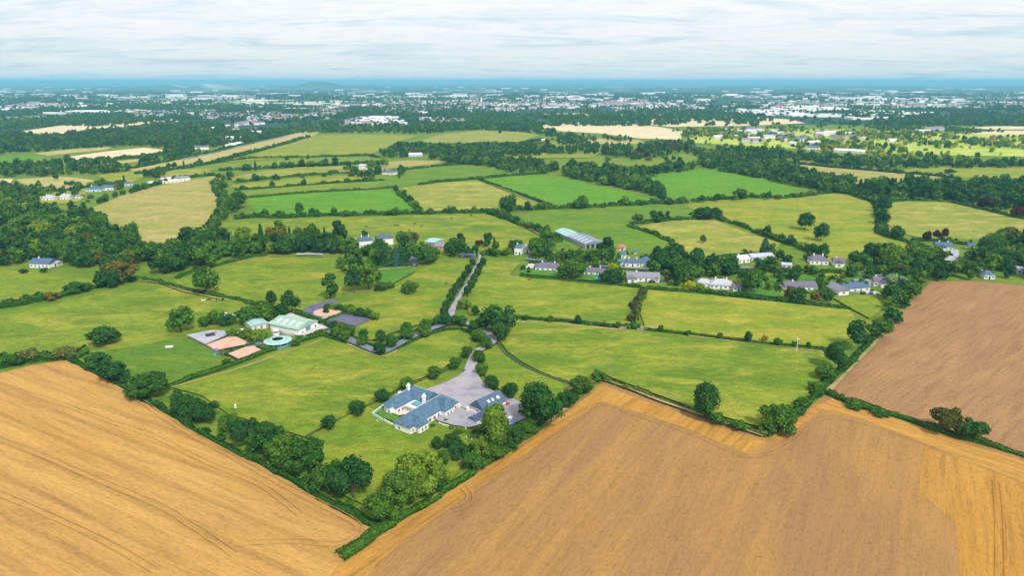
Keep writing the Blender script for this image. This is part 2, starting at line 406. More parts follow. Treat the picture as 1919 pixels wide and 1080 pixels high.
def gm(name, base, **k): return grass_mat('field_' + name, base, **k)
GR = {
    'fresh':  gm('fresh', (0.115, 0.265, 0.010), dry=(0.16, 0.30, 0.012), amt=0.5, mow=(R(70), 9, 0.25)),
    'green':  gm('green', (0.125, 0.225, 0.013), amt=0.5),
    'mixed':  gm('mixed', (0.175, 0.240, 0.015), amt=0.6),
    'mixed2': gm('mixed_two', (0.185, 0.245, 0.016), alt=(0.105, 0.19, 0.012), amt=0.8, off=3),
    'rough':  gm('rough', (0.190, 0.245, 0.018), alt=(0.105, 0.185, 0.012), dry=(0.31, 0.30, 0.035), amt=0.8, off=5),
    'yellow': gm('yellow', (0.240, 0.275, 0.022), alt=(0.17, 0.240, 0.016), amt=0.7, off=7),
    'olive':  gm('olive', (0.285, 0.285, 0.045), alt=(0.185, 0.235, 0.025), dry=(0.41, 0.35, 0.085), amt=0.7, off=9),
    'tan':    gm('tan', (0.36, 0.31, 0.090), alt=(0.25, 0.27, 0.050), dry=(0.45, 0.33, 0.13), amt=0.8, off=11),
    'straw':  gm('straw', (0.44, 0.37, 0.14), alt=(0.34, 0.32, 0.09), dry=(0.52, 0.40, 0.19), amt=0.7, off=13),
    'cream':  gm('cream', (0.70, 0.56, 0.36), alt=(0.60, 0.50, 0.28), dry=(0.78, 0.66, 0.46), amt=0.6, off=15),
    'meadow': gm('meadow', (0.44, 0.50, 0.06), alt=(0.27, 0.40, 0.04), dry=(0.60, 0.58, 0.16), amt=0.8, off=21),  # grass colour raised to carry the sunlight of the far right patch
    'lawn':   gm('lawn', (0.080, 0.215, 0.022), alt=(0.065, 0.18, 0.02), dry=(0.13, 0.24, 0.02), amt=0.3, mow=(R(20), 2.2, 0.3), off=17),
    'paddock': gm('paddock', (0.105, 0.190, 0.016), alt=(0.082, 0.17, 0.012), dry=(0.20, 0.25, 0.03), amt=0.5, off=19),
}
def dirof(a, b):
    p, q = G(*a), G(*b); return math.atan2(q[1] - p[1], q[0] - p[0])
aL = dirof((100, 800), (560, 985))
aR = dirof((1340, 980), (1400, 860))
aF = dirof((1560, 800), (1880, 905))
aT = dirof((1780, 720), (1919, 610))
ST1 = stubble_mat('stubble_gold', (0.455, 0.250, 0.064), (0.42, 0.240, 0.080), (0.53, 0.315, 0.080), -aL + R(90), soil_amt=0.6, tram=11.0, off=1, streak=1.0)
ST2 = stubble_mat('stubble_brown', (0.335, 0.182, 0.060), (0.290, 0.156, 0.066), (0.385, 0.216, 0.056), -aR + R(90), soil_amt=0.9, tram=None, off=2, streak=.6)
ST3 = stubble_mat('soil_tan', (0.310, 0.170, 0.076), (0.280, 0.150, 0.074), (0.35, 0.200, 0.080), -aT + R(90), soil_amt=0.8, off=3)
ST4 = stubble_mat('stubble_headland', (0.44, 0.225, 0.042), (0.38, 0.205, 0.065), (0.50, 0.285, 0.055), -aF + R(90), soil_amt=0.4, off=4, streak=1.3)
ST5 = stubble_mat('stubble_headland_two', (0.42, 0.210, 0.036), (0.38, 0.205, 0.060), (0.48, 0.280, 0.055), -dirof((740, 1000), (1100, 760)) + R(90), soil_amt=0.4, off=5, streak=1.3)
ST6 = stubble_mat('stubble_ochre', (0.41, 0.205, 0.035), (0.38, 0.205, 0.055), (0.46, 0.245, 0.050), -aR + R(90), soil_amt=0.6, off=6, streak=1.2)

FIELDS = [
 # label, material, outline in the photograph
 ('golden stubble field in the lower left corner', ST1, [(-900, 760), (-300, 715), (0, 700), (60, 685), (125, 675), (200, 712), (330, 788), (450, 852), (590, 930), (700, 990), (705, 1010), (640, 1052), (590, 1120), (450, 1400), (-1400, 1400)]),
 ('brown and gold stubble field along the bottom', ST2, [(640, 1052), (735, 985), (880, 893), (1000, 815), (1130, 716), (1230, 752), (1435, 822), (1545, 742), (1620, 765), (1760, 812), (1919, 858), (2300, 975), (2900, 1400), (450, 1400), (590, 1120)]),
 ('tan ploughed field on the right', ST3, [(1550, 737), (1600, 690), (1650, 632), (1690, 585), (1745, 528), (1830, 527), (1919, 535), (2300, 560), (3300, 640), (2400, 990), (1919, 856), (1760, 810), (1620, 763)]),
 ('golden headland strip below the right hedge', ST4, [(1560, 748), (1640, 772), (1780, 820), (1919, 866), (2300, 985), (2250, 1040), (1919, 905), (1800, 860), (1700, 818), (1610, 785), (1540, 768), (1500, 800), (1455, 830), (1440, 822), (1500, 775)]),
 ('golden headland strip along the lower hedge', ST5, [(640, 1056), (735, 990), (880, 897), (1000, 820), (1130, 722), (1180, 742), (1290, 783), (1435, 830), (1400, 850), (1290, 805), (1200, 775), (1125, 752), (1040, 815), (960, 870), (860, 940), (760, 1010), (700, 1065), (620, 1180), (520, 1300), (560, 1160)]),
 ('ochre stubble patch at the right edge', ST6, [(1730, 838), (1800, 862), (1919, 908), (2250, 1045), (2600, 1400), (1700, 1400), (1800, 1080), (1790, 985), (1722, 920)]),
 ('pasture with open grass left of the stables', GR['rough'], [(-300, 640), (0, 592), (60, 582), (130, 565), (260, 528), (300, 532), (350, 547), (430, 562), (500, 582), (470, 600), (410, 612), (300, 640), (200, 660), (125, 675), (0, 690), (-300, 715)]),
 ('small pasture at the left edge', GR['mixed'], [(-300, 525), (0, 505), (110, 512), (187, 528), (150, 543), (60, 568), (0, 578), (-300, 610)]),
 ('rounded pasture above the stables', GR['mixed2'], [(325, 527), (380, 508), (440, 490), (500, 480), (600, 480), (650, 492), (665, 505), (655, 545), (630, 565), (560, 585), (500, 575), (420, 556), (350, 540)]),
 ('narrow lawn between tree belts', GR['green'], [(255, 490), (290, 488), (292, 512), (280, 524), (255, 520)]),
 ('tan hay field in the left middle', GR['tan'], [(176, 388), (240, 362), (300, 348), (400, 330), (412, 345), (418, 375), (400, 400), (388, 438), (340, 452), (300, 462), (230, 445), (180, 412)]),
 ('long pasture with grazing cattle', GR['rough'], [(420, 412), (560, 410), (780, 404), (925, 402), (975, 425), (1022, 450), (990, 474), (900, 470), (760, 478), (640, 470), (400, 460), (388, 445)]),
 ('bright green field left of the tan square field', GR['fresh'], [(466, 372), (560, 362), (738, 356), (782, 393), (640, 400), (480, 402)]),
 ('tan square field between two bright green fields', GR['olive'], [(752, 352), (820, 342), (895, 339), (1012, 384), (900, 392), (798, 396)]),
 ('bright green field with straight sides', GR['fresh'], [(903, 337), (960, 331), (1020, 329), (1080, 337), (1150, 352), (1224, 370), (1218, 380), (1100, 386), (1040, 386)]),
 ('green pasture behind the long shed', GR['green'], [(955, 402), (1040, 395), (1230, 384), (1295, 402), (1290, 408), (1182, 424), (1230, 442), (1270, 466), (1240, 474), (1100, 480), (1040, 450)]),
 ('dry pasture with one small tree', GR['olive'], [(1192, 425), (1260, 414), (1335, 411), (1400, 436), (1462, 456), (1440, 485), (1330, 498), (1270, 492), (1272, 466)]),
 ('large pasture with two round trees', GR['yellow'], [(1282, 385), (1340, 376), (1400, 374), (1480, 373), (1568, 361), (1620, 374), (1645, 388), (1642, 440), (1700, 456), (1782, 484), (1700, 500), (1560, 492), (1490, 462), (1400, 432), (1330, 408)]),
 ('yellow-green pasture at the right edge', GR['olive'], [(1668, 382), (1700, 377), (1770, 378), (1850, 396), (1919, 412), (2200, 450), (2200, 470), (1919, 438), (1830, 450), (1740, 448), (1662, 432)]),
 ('green field ringed by dark hedges', GR['fresh'], [(1186, 338), (1250, 322), (1330, 316), (1420, 332), (1500, 350), (1480, 370), (1380, 368), (1290, 376), (1225, 364), (1180, 350)]),
 ('tan field behind the round trees on the right', GR['tan'], [(1418, 301), (1500, 300), (1620, 313), (1765, 332), (1640, 352), (1590, 352), (1530, 336)]),
 ('pale pasture with a lone bush at the right edge', GR['yellow'], [(1680, 322), (1730, 312), (1919, 313), (2300, 322), (2300, 340), (1919, 334), (1790, 332)]),
 ('yellow strip field', GR['olive'], [(432, 332), (500, 320), (560, 314), (650, 312), (656, 324), (560, 326), (440, 342)]),
 ('thin green strip field', GR['yellow'], [(434, 347), (560, 334), (655, 329), (700, 333), (640, 342), (440, 356)]),
 ('yellow-green strip field', GR['mixed'], [(432, 360), (560, 350), (640, 344), (750, 340), (746, 352), (560, 362), (440, 369)]),
 ('long green field below the farm cluster', GR['green'], [(720, 338), (745, 322), (820, 312), (905, 308), (948, 320), (940, 328), (830, 342), (760, 350), (700, 350)]),
 ('small tan strip field', GR['tan'], [(712, 305), (760, 301), (862, 302), (860, 305), (760, 313), (712, 318)]),
 ('pale road side field', GR['straw'], [(236, 317), (330, 300), (430, 277), (520, 258), (562, 248), (600, 248), (580, 258), (520, 275), (440, 294), (350, 312), (260, 324)]),
 ('light green field on the rise', GR['yellow'], [(402, 303), (470, 293), (530, 268), (580, 256), (660, 252), (782, 254), (745, 266), (690, 292), (560, 294), (430, 304)]),
 ('green wedge field', GR['mixed'], [(356, 318), (430, 306), (560, 297), (690, 295), (705, 304), (640, 308), (500, 316), (440, 320)]),
 ('domed yellow field with one bush', GR['olive'], [(778, 266), (830, 251), (900, 245), (970, 247), (1010, 253), (975, 267), (880, 271), (800, 271)]),
 ('small field among trees', GR['yellow'], [(1010, 268), (1060, 264), (1090, 272), (1040, 276)]),
 ('pale field edged by woods', GR['straw'], [(1070, 264), (1130, 259), (1200, 263), (1208, 270), (1140, 271)]),
 ('cream cut field on the left', GR['cream'], [(40, 246), (110, 236), (170, 229), (160, 243), (120, 251), (60, 250)]),
 ('cream cut field beyond the wood', GR['cream'], [(172, 228), (260, 223), (330, 222), (336, 228), (210, 241), (165, 243)]),
 ('cream oblong field in the woods', GR['cream'], [(130, 294), (200, 284), (270, 277), (308, 281), (300, 291), (200, 301), (140, 300)]),
 ('cream strip in the woods', GR['straw'], [(62, 288), (140, 279), (215, 274), (200, 281), (90, 292)]),
 ('golden strip beside the lane', GR['straw'], [(190, 305), (290, 296), (300, 299), (210, 309)]),
 ('bright green field at the left edge', GR['fresh'], [(-200, 293), (0, 291), (60, 293), (118, 302), (40, 305), (-200, 306)]),
 ('tan field with a lone tree on the left', GR['straw'], [(30, 337), (110, 331), (160, 336), (192, 342), (130, 355), (60, 358)]),
 ('green field above the farm buildings', GR['yellow'], [(180, 330), (270, 318), (280, 330), (240, 345), (200, 340)]),
 ('straw field above the white barns', GR['olive'], [(285, 332), (330, 318), (390, 317), (398, 325), (330, 333)]),
 ('pale field at the far left edge', GR['cream'], [(-200, 340), (0, 336), (25, 336), (20, 343), (0, 346), (-200, 350)]),
 ('rough pasture near the left cottages', GR['olive'], [(0, 378), (60, 368), (110, 360), (170, 352), (150, 378), (80, 388), (0, 400)]),
 ('rough garden field left', GR['mixed'], [(40, 412), (100, 402), (170, 395), (175, 408), (130, 425), (60, 430)]),
 ('pink stubble field beyond the hedges', GR['cream'], [(1008, 230), (1080, 227), (1160, 230), (1235, 238), (1280, 246), (1276, 262), (1200, 260), (1120, 250), (1050, 246), (1020, 240)]),  # pale stubble, with the area's sunlit brightness also put into the colour
 ('long pale field before the town', GR['straw'], [(1000, 214), (1100, 211), (1250, 213), (1400, 213), (1380, 220), (1200, 224), (1060, 222)]),
 ('broad pale field before the white sheds', GR['cream'], [(1150, 228), (1250, 222), (1340, 215), (1480, 224), (1510, 231), (1400, 236), (1260, 238)]),  # pale cut field; its light tone also stands for sun on the area
 ('pale strips at the right edge', GR['cream'], [(1808, 240), (1860, 237), (2200, 237), (2200, 241), (1860, 243)]),
 ('second pale strip at the right edge', GR['cream'], [(1812, 247), (1860, 245), (2200, 246), (2200, 256), (1830, 253)]),
 ('yellow meadow with painted sunlight among scattered trees', GR['meadow'], [(1280, 242), (1400, 240), (1600, 243), (1750, 250), (2200, 258), (2200, 300), (1700, 290), (1500, 280), (1300, 268)]),
 ('pasture between the round trees', GR['mixed'], [(1070, 300), (1150, 294), (1250, 300), (1240, 312), (1120, 313)]),
 ('pasture strip under the woods', GR['yellow'], [(920, 290), (1000, 286), (1060, 290), (1130, 284), (1110, 296), (960, 298)]),
 ('pasture beside the copse', GR['mixed'], [(1270, 288), (1315, 284), (1312, 300), (1280, 310)]),
 ('west paddock of the estate', GR['paddock'], [(150, 668), (260, 650), (350, 635), (400, 660), (432, 680), (410, 695), (318, 725), (270, 740), (200, 700)]),
 ('main paddock of the estate', GR['rough'], [(320, 728), (400, 704), (460, 686), (540, 655), (606, 636), (640, 645), (712, 670), (745, 658), (800, 632), (850, 622), (884, 634), (878, 660), (820, 700), (763, 722), (717, 748), (668, 772), (615, 798), (570, 822), (500, 800), (430, 780), (380, 745)]),
 ('house lawn', GR['mixed'], [(570, 824), (615, 800), (668, 774), (740, 742), (800, 712), (850, 745), (870, 800), (880, 860), (830, 920), (735, 975), (640, 930), (590, 880), (560, 850)]),
 ('lawn east of the drive', GR['mixed'], [(905, 662), (925, 652), (950, 672), (985, 694), (1070, 727), (1060, 752), (990, 775), (955, 745), (925, 725), (895, 690)]),
 ('north west paddock', GR['mixed2'], [(735, 545), (780, 512), (825, 488), (886, 490), (868, 525), (850, 560), (836, 590), (800, 606), (740, 625), (700, 640), (640, 640), (640, 570)]),
 ('north paddock beside the avenue', GR['rough'], [(905, 490), (975, 494), (955, 518), (1050, 524), (1197, 543), (1190, 575), (1180, 612), (1100, 606), (960, 596), (880, 592), (872, 570), (895, 520)]),
 ('north east paddock', GR['yellow'], [(1208, 545), (1300, 553), (1450, 568), (1592, 583), (1618, 620), (1560, 655), (1400, 640), (1210, 618), (1200, 590)]),
 ('big east paddock', GR['rough'], [(960, 603), (1030, 606), (1100, 613), (1200, 622), (1300, 634), (1400, 646), (1545, 662), (1560, 690), (1500, 755), (1437, 808), (1300, 768), (1130, 705), (1075, 725), (1010, 698), (955, 668), (932, 645), (940, 620)]),
 ('green garden beside the hedged lane', GR['lawn'], [(1385, 515), (1410, 508), (1460, 545), (1462, 560), (1400, 552)]),
 ('front garden of the first bungalow', GR['lawn'], [(985, 495), (1060, 505), (1060, 522), (975, 515)]),
 ('garden of the second bungalow', GR['lawn'], [(1080, 515), (1150, 518), (1150, 530), (1080, 526)]),
 ('garden lawn beside the dark fir', GR['lawn'], [(700, 503), (770, 500), (778, 510), (735, 535), (705, 530)]),
 ('garden of the grey roofed house', GR['mixed'], [(1560, 560), (1640, 556), (1655, 580), (1630, 600), (1590, 578)]),
 ('garden among the bungalows', GR['lawn'], [(1430, 522), (1530, 515), (1620, 520), (1640, 545), (1540, 556), (1460, 540)]),
]
for lab, mat, pts in FIELDS:
    sheet('field', pts, nz(), mat, lab)

# wear and bare earth along the hedges, a few scrapes
EARTH = plain_mat('bare_earth', (0.34, 0.245, 0.11), 0.25, 0.5, 0.95, alt=(0.17, 0.23, 0.03), amt=1.0)
def ribbon(name, pts, w, z, mat, label=None, px=True, kind='structure'):
    P = [Vector(G(*p)) if px else Vector(p) for p in pts]
    ws = w if isinstance(w, (list, tuple)) else [w] * len(P)
    # subdivide with Catmull-Rom for smooth bends
    Q, W = [], []
    for i in range(len(P) - 1):
        p0, p1, p2, p3 = P[max(0, i - 1)], P[i], P[i + 1], P[min(len(P) - 1, i + 2)]
        for k in range(6):
            s = k / 6
            Q.append(0.5 * ((2 * p1) + (p2 - p0) * s + (2 * p0 - 5 * p1 + 4 * p2 - p3) * s * s + (3 * p1 - p0 - 3 * p2 + p3) * s ** 3))
            W.append(ws[i] * (1 - s) + ws[i + 1] * s)
    Q.append(P[-1]); W.append(ws[-1])
    V, F = [], []
    for i, q in enumerate(Q):
        d = (Q[min(i + 1, len(Q) - 1)] - Q[max(i - 1, 0)]).normalized(); n = Vector((-d.y, d.x)) * W[i] / 2
        V += [(q.x + n.x, q.y + n.y, z), (q.x - n.x, q.y - n.y, z)]
        if i: F.append((2 * i - 2, 2 * i - 1, 2 * i + 1, 2 * i))
    me = mesh(name, V, F, [mat])
    if me.polygons[0].normal.z < 0: me.flip_normals()
    return link(name, me, kind=kind, label=label)
for pts, w in [([(960, 606), (1030, 608), (1100, 615), (1165, 621)], 3.5), ([(1200, 618), (1235, 616)], 7), ([(935, 628), (942, 612), (950, 602)], 5),
               ([(320, 730), (400, 708), (460, 690), (540, 662), (600, 642)], 2.0), ([(500, 482), (560, 481), (610, 482)], 2.5),
               ([(745, 358), (786, 394)], 3.0), ([(905, 339), (1012, 384)], 3.0), ([(985, 425), (1030, 452)], 3.5),
               ([(1090, 340), (1160, 356), (1222, 371)], 3.0), ([(260, 528), (300, 533), (350, 549), (430, 566)], 2.0),
               ([(1552, 736), (1600, 688), (1650, 632), (1692, 585)], 3.0), ([(650, 648), (714, 672), (745, 660)], 2.0), ([(1290, 632), (1400, 646), (1540, 662)], 1.8),
               ([(1050, 742), (1125, 716), (1240, 756), (1430, 822)], 2.0), ([(705, 508), (770, 503)], 4.0),
               ([(640, 1050), (735, 986), (880, 893), (1000, 815), (1060, 770)], 2.2), ([(1000, 383), (1225, 383)], 2.0), ([(820, 845), (850, 858), (866, 872)], 2.6)]:
    for j in range(len(pts) - 1):     # broken, uneven patches rather than one band
        pass
    n_ = len(pts); ribbon('dirt_edge', pts, [w * (0.35 if j % 2 else 0.8) for j in range(n_)], nz(), EARTH, 'worn bare earth along a field edge')

WTRK = plain_mat('wheel_track_soil', (0.36, 0.20, 0.056), 0.35, 0.8, 0.95, alt=(0.46, 0.252, 0.066), amt=1.0)
def tracks(pts, w=0.22, gap=1.9):
    P = [Vector(G(*p)) for p in pts]
    for s in (-1, 1):
        Q = []
        for i, q in enumerate(P):
            dd = (P[min(i + 1, len(P) - 1)] - P[max(i - 1, 0)]).normalized(); Q.append((q.x - dd.y * s * gap / 2, q.y + dd.x * s * gap / 2))
        ribbon('wheel_track', Q, w, nz(), WTRK, 'faint pair of wheel tracks across the stubble', px=False)
for tp in ([(-100, 690), (100, 755), (220, 797), (300, 826), (383, 868), (480, 908), (525, 938), (563, 968)], [(-100, 788), (60, 850), (180, 902), (300, 953), (360, 990), (413, 1025), (440, 1045)],
           [(250, 745), (330, 800), (440, 862), (560, 928), (650, 975), (672, 996), (640, 1024), (560, 1020), (470, 1022)], [(-60, 905), (80, 965), (200, 1022), (290, 1075)],
           [(700, 1062), (800, 985), (880, 930), (955, 880), (1040, 822), (1120, 762), (1200, 782), (1300, 815), (1400, 858), (1470, 840), (1530, 790), (1600, 790), (1780, 848), (1919, 893)],
           [(870, 918), (881, 932), (876, 950), (850, 962)], [(1872, 905), (1877, 960), (1879, 1020), (1880, 1090)]):
    tracks(tp)
# ------------------------------------------------------------------ drive, yards, lanes
GRAVEL = plain_mat('gravel', (0.285, 0.270, 0.315), 0.32, 0.22, 0.95, alt=(0.37, 0.325, 0.345), amt=0.9)
TARMAC = plain_mat('tarmac', (0.16, 0.18, 0.24), 0.2, 0.3, 0.9, alt=(0.22, 0.22, 0.26), amt=0.6)
CONC = plain_mat('concrete', (0.50, 0.44, 0.44), 0.14, 0.4, 0.9, alt=(0.58, 0.50, 0.49), amt=0.6)
SAND = plain_mat('arena_sand', (0.60, 0.37, 0.28), 0.16, 0.35, 0.95, alt=(0.50, 0.30, 0.20), amt=0.6)
DARKARENA = plain_mat('arena_dark', (0.105, 0.105, 0.155), 0.3, 0.25, 0.9, alt=(0.15, 0.14, 0.22), amt=0.7)
YARD = plain_mat('yard_grey', (0.34, 0.35, 0.40), 0.18, 0.4, 0.9, alt=(0.45, 0.42, 0.46), amt=0.6)
PAVE = plain_mat('paving', (0.62, 0.52, 0.42), 0.12, 0.8, 0.85)
ribbon('drive', [(899, 478), (898, 490), (886, 515), (874, 537), (862, 558), (851, 577), (844, 592), (846, 602)], [1.8, 1.8, 1.9, 2.0, 2.3, 3.0, 4.8, 6.5], nz(), GRAVEL, 'straight avenue drive of pale grey gravel')
ribbon('drive', [(846, 598), (862, 606), (884, 613), (905, 622), (918, 634), (921, 644), (908, 654), (894, 664), (886, 680), (882, 698)], [4.2, 3.6, 3.6, 4.2, 5.2, 5.4, 4.0, 3.6, 4.4, 6.0], nz(), GRAVEL, 'curving drive leading down to the house')
sheet('forecourt', [(876, 684), (872, 700), (858, 711), (835, 722), (806, 732), (775, 748), (790, 775), (822, 795), (850, 803), (880, 807), (905, 800), (925, 815), (960, 800), (985, 790), (986, 770), (972, 757), (950, 748), (925, 738), (905, 722), (893, 703), (890, 686)], nz(), GRAVEL, 'wide gravel forecourt between the house and the garage')
ribbon('lane', [(846, 608), (815, 618), (790, 628), (760, 642), (728, 660), (712, 664), (690, 656), (665, 645), (640, 634), (612, 622), (596, 612)], 4.0, nz(), TARMAC, 'narrow tarmac lane to the stables')
def zp(pts, ox=330, oy=550, k=4.91): return [(ox + x / k, oy + y / k) for x, y in pts]
sheet('concrete_apron', zp([(845, 290), (930, 250), (1060, 200), (1390, 335), (1385, 372), (1175, 428), (930, 345)]), nz(), CONC, 'pale concrete apron round the green roofed barn')
sheet('lane', zp([(690, 480), (880, 415), (950, 360), (900, 300), (930, 290), (985, 350), (960, 410), (880, 470), (760, 500), (720, 520), (650, 520), (655, 485)]), nz(), TARMAC, 'tarmac yard path past the horse walker')
sheet('yard', zp([(100, 405), (330, 360), (440, 365), (485, 400), (275, 492)]), nz(), YARD, 'grey parking yard beside the sand pen')
sheet('sand_arena', zp([(283, 495), (480, 425), (560, 422), (655, 470), (640, 495), (365, 548)]), nz(), SAND, 'pink sand pen with rails')
sheet('sand_arena', zp([(480, 578), (650, 515), (715, 510), (800, 548), (575, 628)]), nz(), SAND, 'pink sand arena inside dark hedges')
sheet('dark_arena', zp([(1385, 268), (1575, 192), (1620, 200), (1795, 258), (1640, 322), (1580, 326), (1480, 300)]), nz(), DARKARENA, 'dark rubber riding arena')
sheet('yard', zp([(1130, 185), (1290, 110), (1440, 80), (1500, 110), (1400, 210), (1330, 250)]), nz(), DARKARENA, 'blue grey yard around the lunge ring')
sheet('patio', [(742, 770), (760, 762), (772, 772), (768, 782), (748, 785), (733, 778)], nz(), PAVE, 'cream paved patio behind the house')
sheet('lawn', [(700, 782), (740, 756), (752, 764), (733, 778), (748, 786), (746, 800)], nz(), GR['lawn'], 'small walled lawn behind the house')
ribbon('lane', [(556, 480), (580, 479), (606, 480)], 4, nz(), YARD, 'grey lane beyond the rounded pasture')
ribbon('lane', [(985, 488), (1100, 500), (1250, 508), (1430, 505), (1560, 512), (1640, 520), (1700, 515), (1780, 500), (1790, 480)], 3.6, nz(), TARMAC, 'village lane between the gardens')
ribbon('road', [(340, 300), (400, 287), (440, 277), (480, 268), (540, 255)], 4, nz(), YARD, 'pale country road on the left')
sheet('driveway', zp([(240, 406), (270, 362), (332, 366), (310, 412)], 940, 430, 5.33), nz(), CONC, 'pale driveway of the first bungalow')
ribbon('driveway', [(1788, 471), (1789, 480), (1782, 488), (1776, 492)], 5, nz(), YARD, 'driveway beside the white house on the right')

# ------------------------------------------------------------------ hills on the horizon
def hill(bumps, y0, depth, mat, label, z0=-5):
    """bumps: (px centre, height m, half width m)"""
    xs = sorted(bumps); V, F = [], []
    X0 = min(b[0] - 2.6 * b[2] for b in bumps); X1 = max(b[0] + 2.6 * b[2] for b in bumps)
    n, m_ = 110, 12
    rr = random.Random(len(bumps) * 13 + int(y0)); ph = [rr.uniform(0, 6) for _ in range(6)]
    for j in range(m_ + 1):
        ty = -1 + 2 * j / m_
        for i in range(n + 1):
            x = X0 + (X1 - X0) * i / n
            h = sum(b[1] * math.exp(-((x - b[0]) / b[2]) ** 2) for b in bumps)
            h *= 1 + 0.10 * math.sin(x / 900 + ph[0]) + 0.05 * math.sin(x / 370 + ph[1] + j) + 0.03 * math.sin(x / 150 + ph[2])
            V.append((x, y0 + ty * depth, z0 + h * max(0, 1 - ty * ty)))
    for j in range(m_):
        for i in range(n):
            a = j * (n + 1) + i; F.append((a, a + 1, a + n + 2, a + n + 1))
    me = mesh('hill', V, F, [mat], smooth=True)
    structure('hill', me, label)
HILL = plain_mat('hill_land', (0.03, 0.09, 0.06), 0.4, 0.0016, 0.95, alt=(0.20, 0.24, 0.12), amt=0.5)
HILLW = plain_mat('hill_quarry', (0.07, 0.15, 0.07), 0.3, 0.002, 0.95, alt=(0.62, 0.60, 0.52), amt=0.8)
def hx(px, y): return (px - 959.5) / FOC * y * 1.0
hill([(hx(-60, 27000), 125, 3600), (hx(170, 27000), 95, 2600), (hx(-500, 27000), 110, 5000)], 27000, 3000, HILL, 'long blue mountain ridge on the left horizon')
hill([(hx(345, 12000), 88, 260), (hx(420, 12000), 95, 260), (hx(475, 12000), 80, 300)], 12000, 900, HILLW, 'pale quarried hill on the left horizon')
hill([(hx(615, 13000), 108, 330), (hx(540, 13000), 45, 500), (hx(690, 13000), 45, 500)], 13000, 1000, HILL, 'single wooded hill on the horizon')
hill([(hx(760, 24000), 60, 2600), (hx(1100, 24000), 70, 3200), (hx(1450, 24000), 55, 3200)], 24000, 2500, HILL, 'low dark rise along the middle horizon')

# ------------------------------------------------------------------ the air
hm, t, out = nodes_mat('haze_air')
pv = t.nodes.new('ShaderNodeVolumePrincipled')
pv.inputs['Color'].default_value = (0.29, 0.75, 1.0, 1); pv.inputs['Density'].default_value = 9.0e-5
t.links.new(pv.outputs[0], out.inputs['Volume'])
hb = [(-58500, -3900, -7), (58500, -3900, -7), (58500, 61500, -7), (-58500, 61500, -7)]
hb = [(-60500, -4500, -7), (60500, -4500, -7), (60500, 62500, -7), (-60500, 62500, -7)]
hv = hb + [(x, y, 175) for x, y, z in hb]
hzo = link('haze', mesh('haze', hv, [(3, 2, 1, 0), (4, 5, 6, 7), (0, 1, 5, 4), (1, 2, 6, 5), (2, 3, 7, 6), (3, 0, 4, 7)], [hm]), kind='stuff', label='thin blue haze over the whole land')

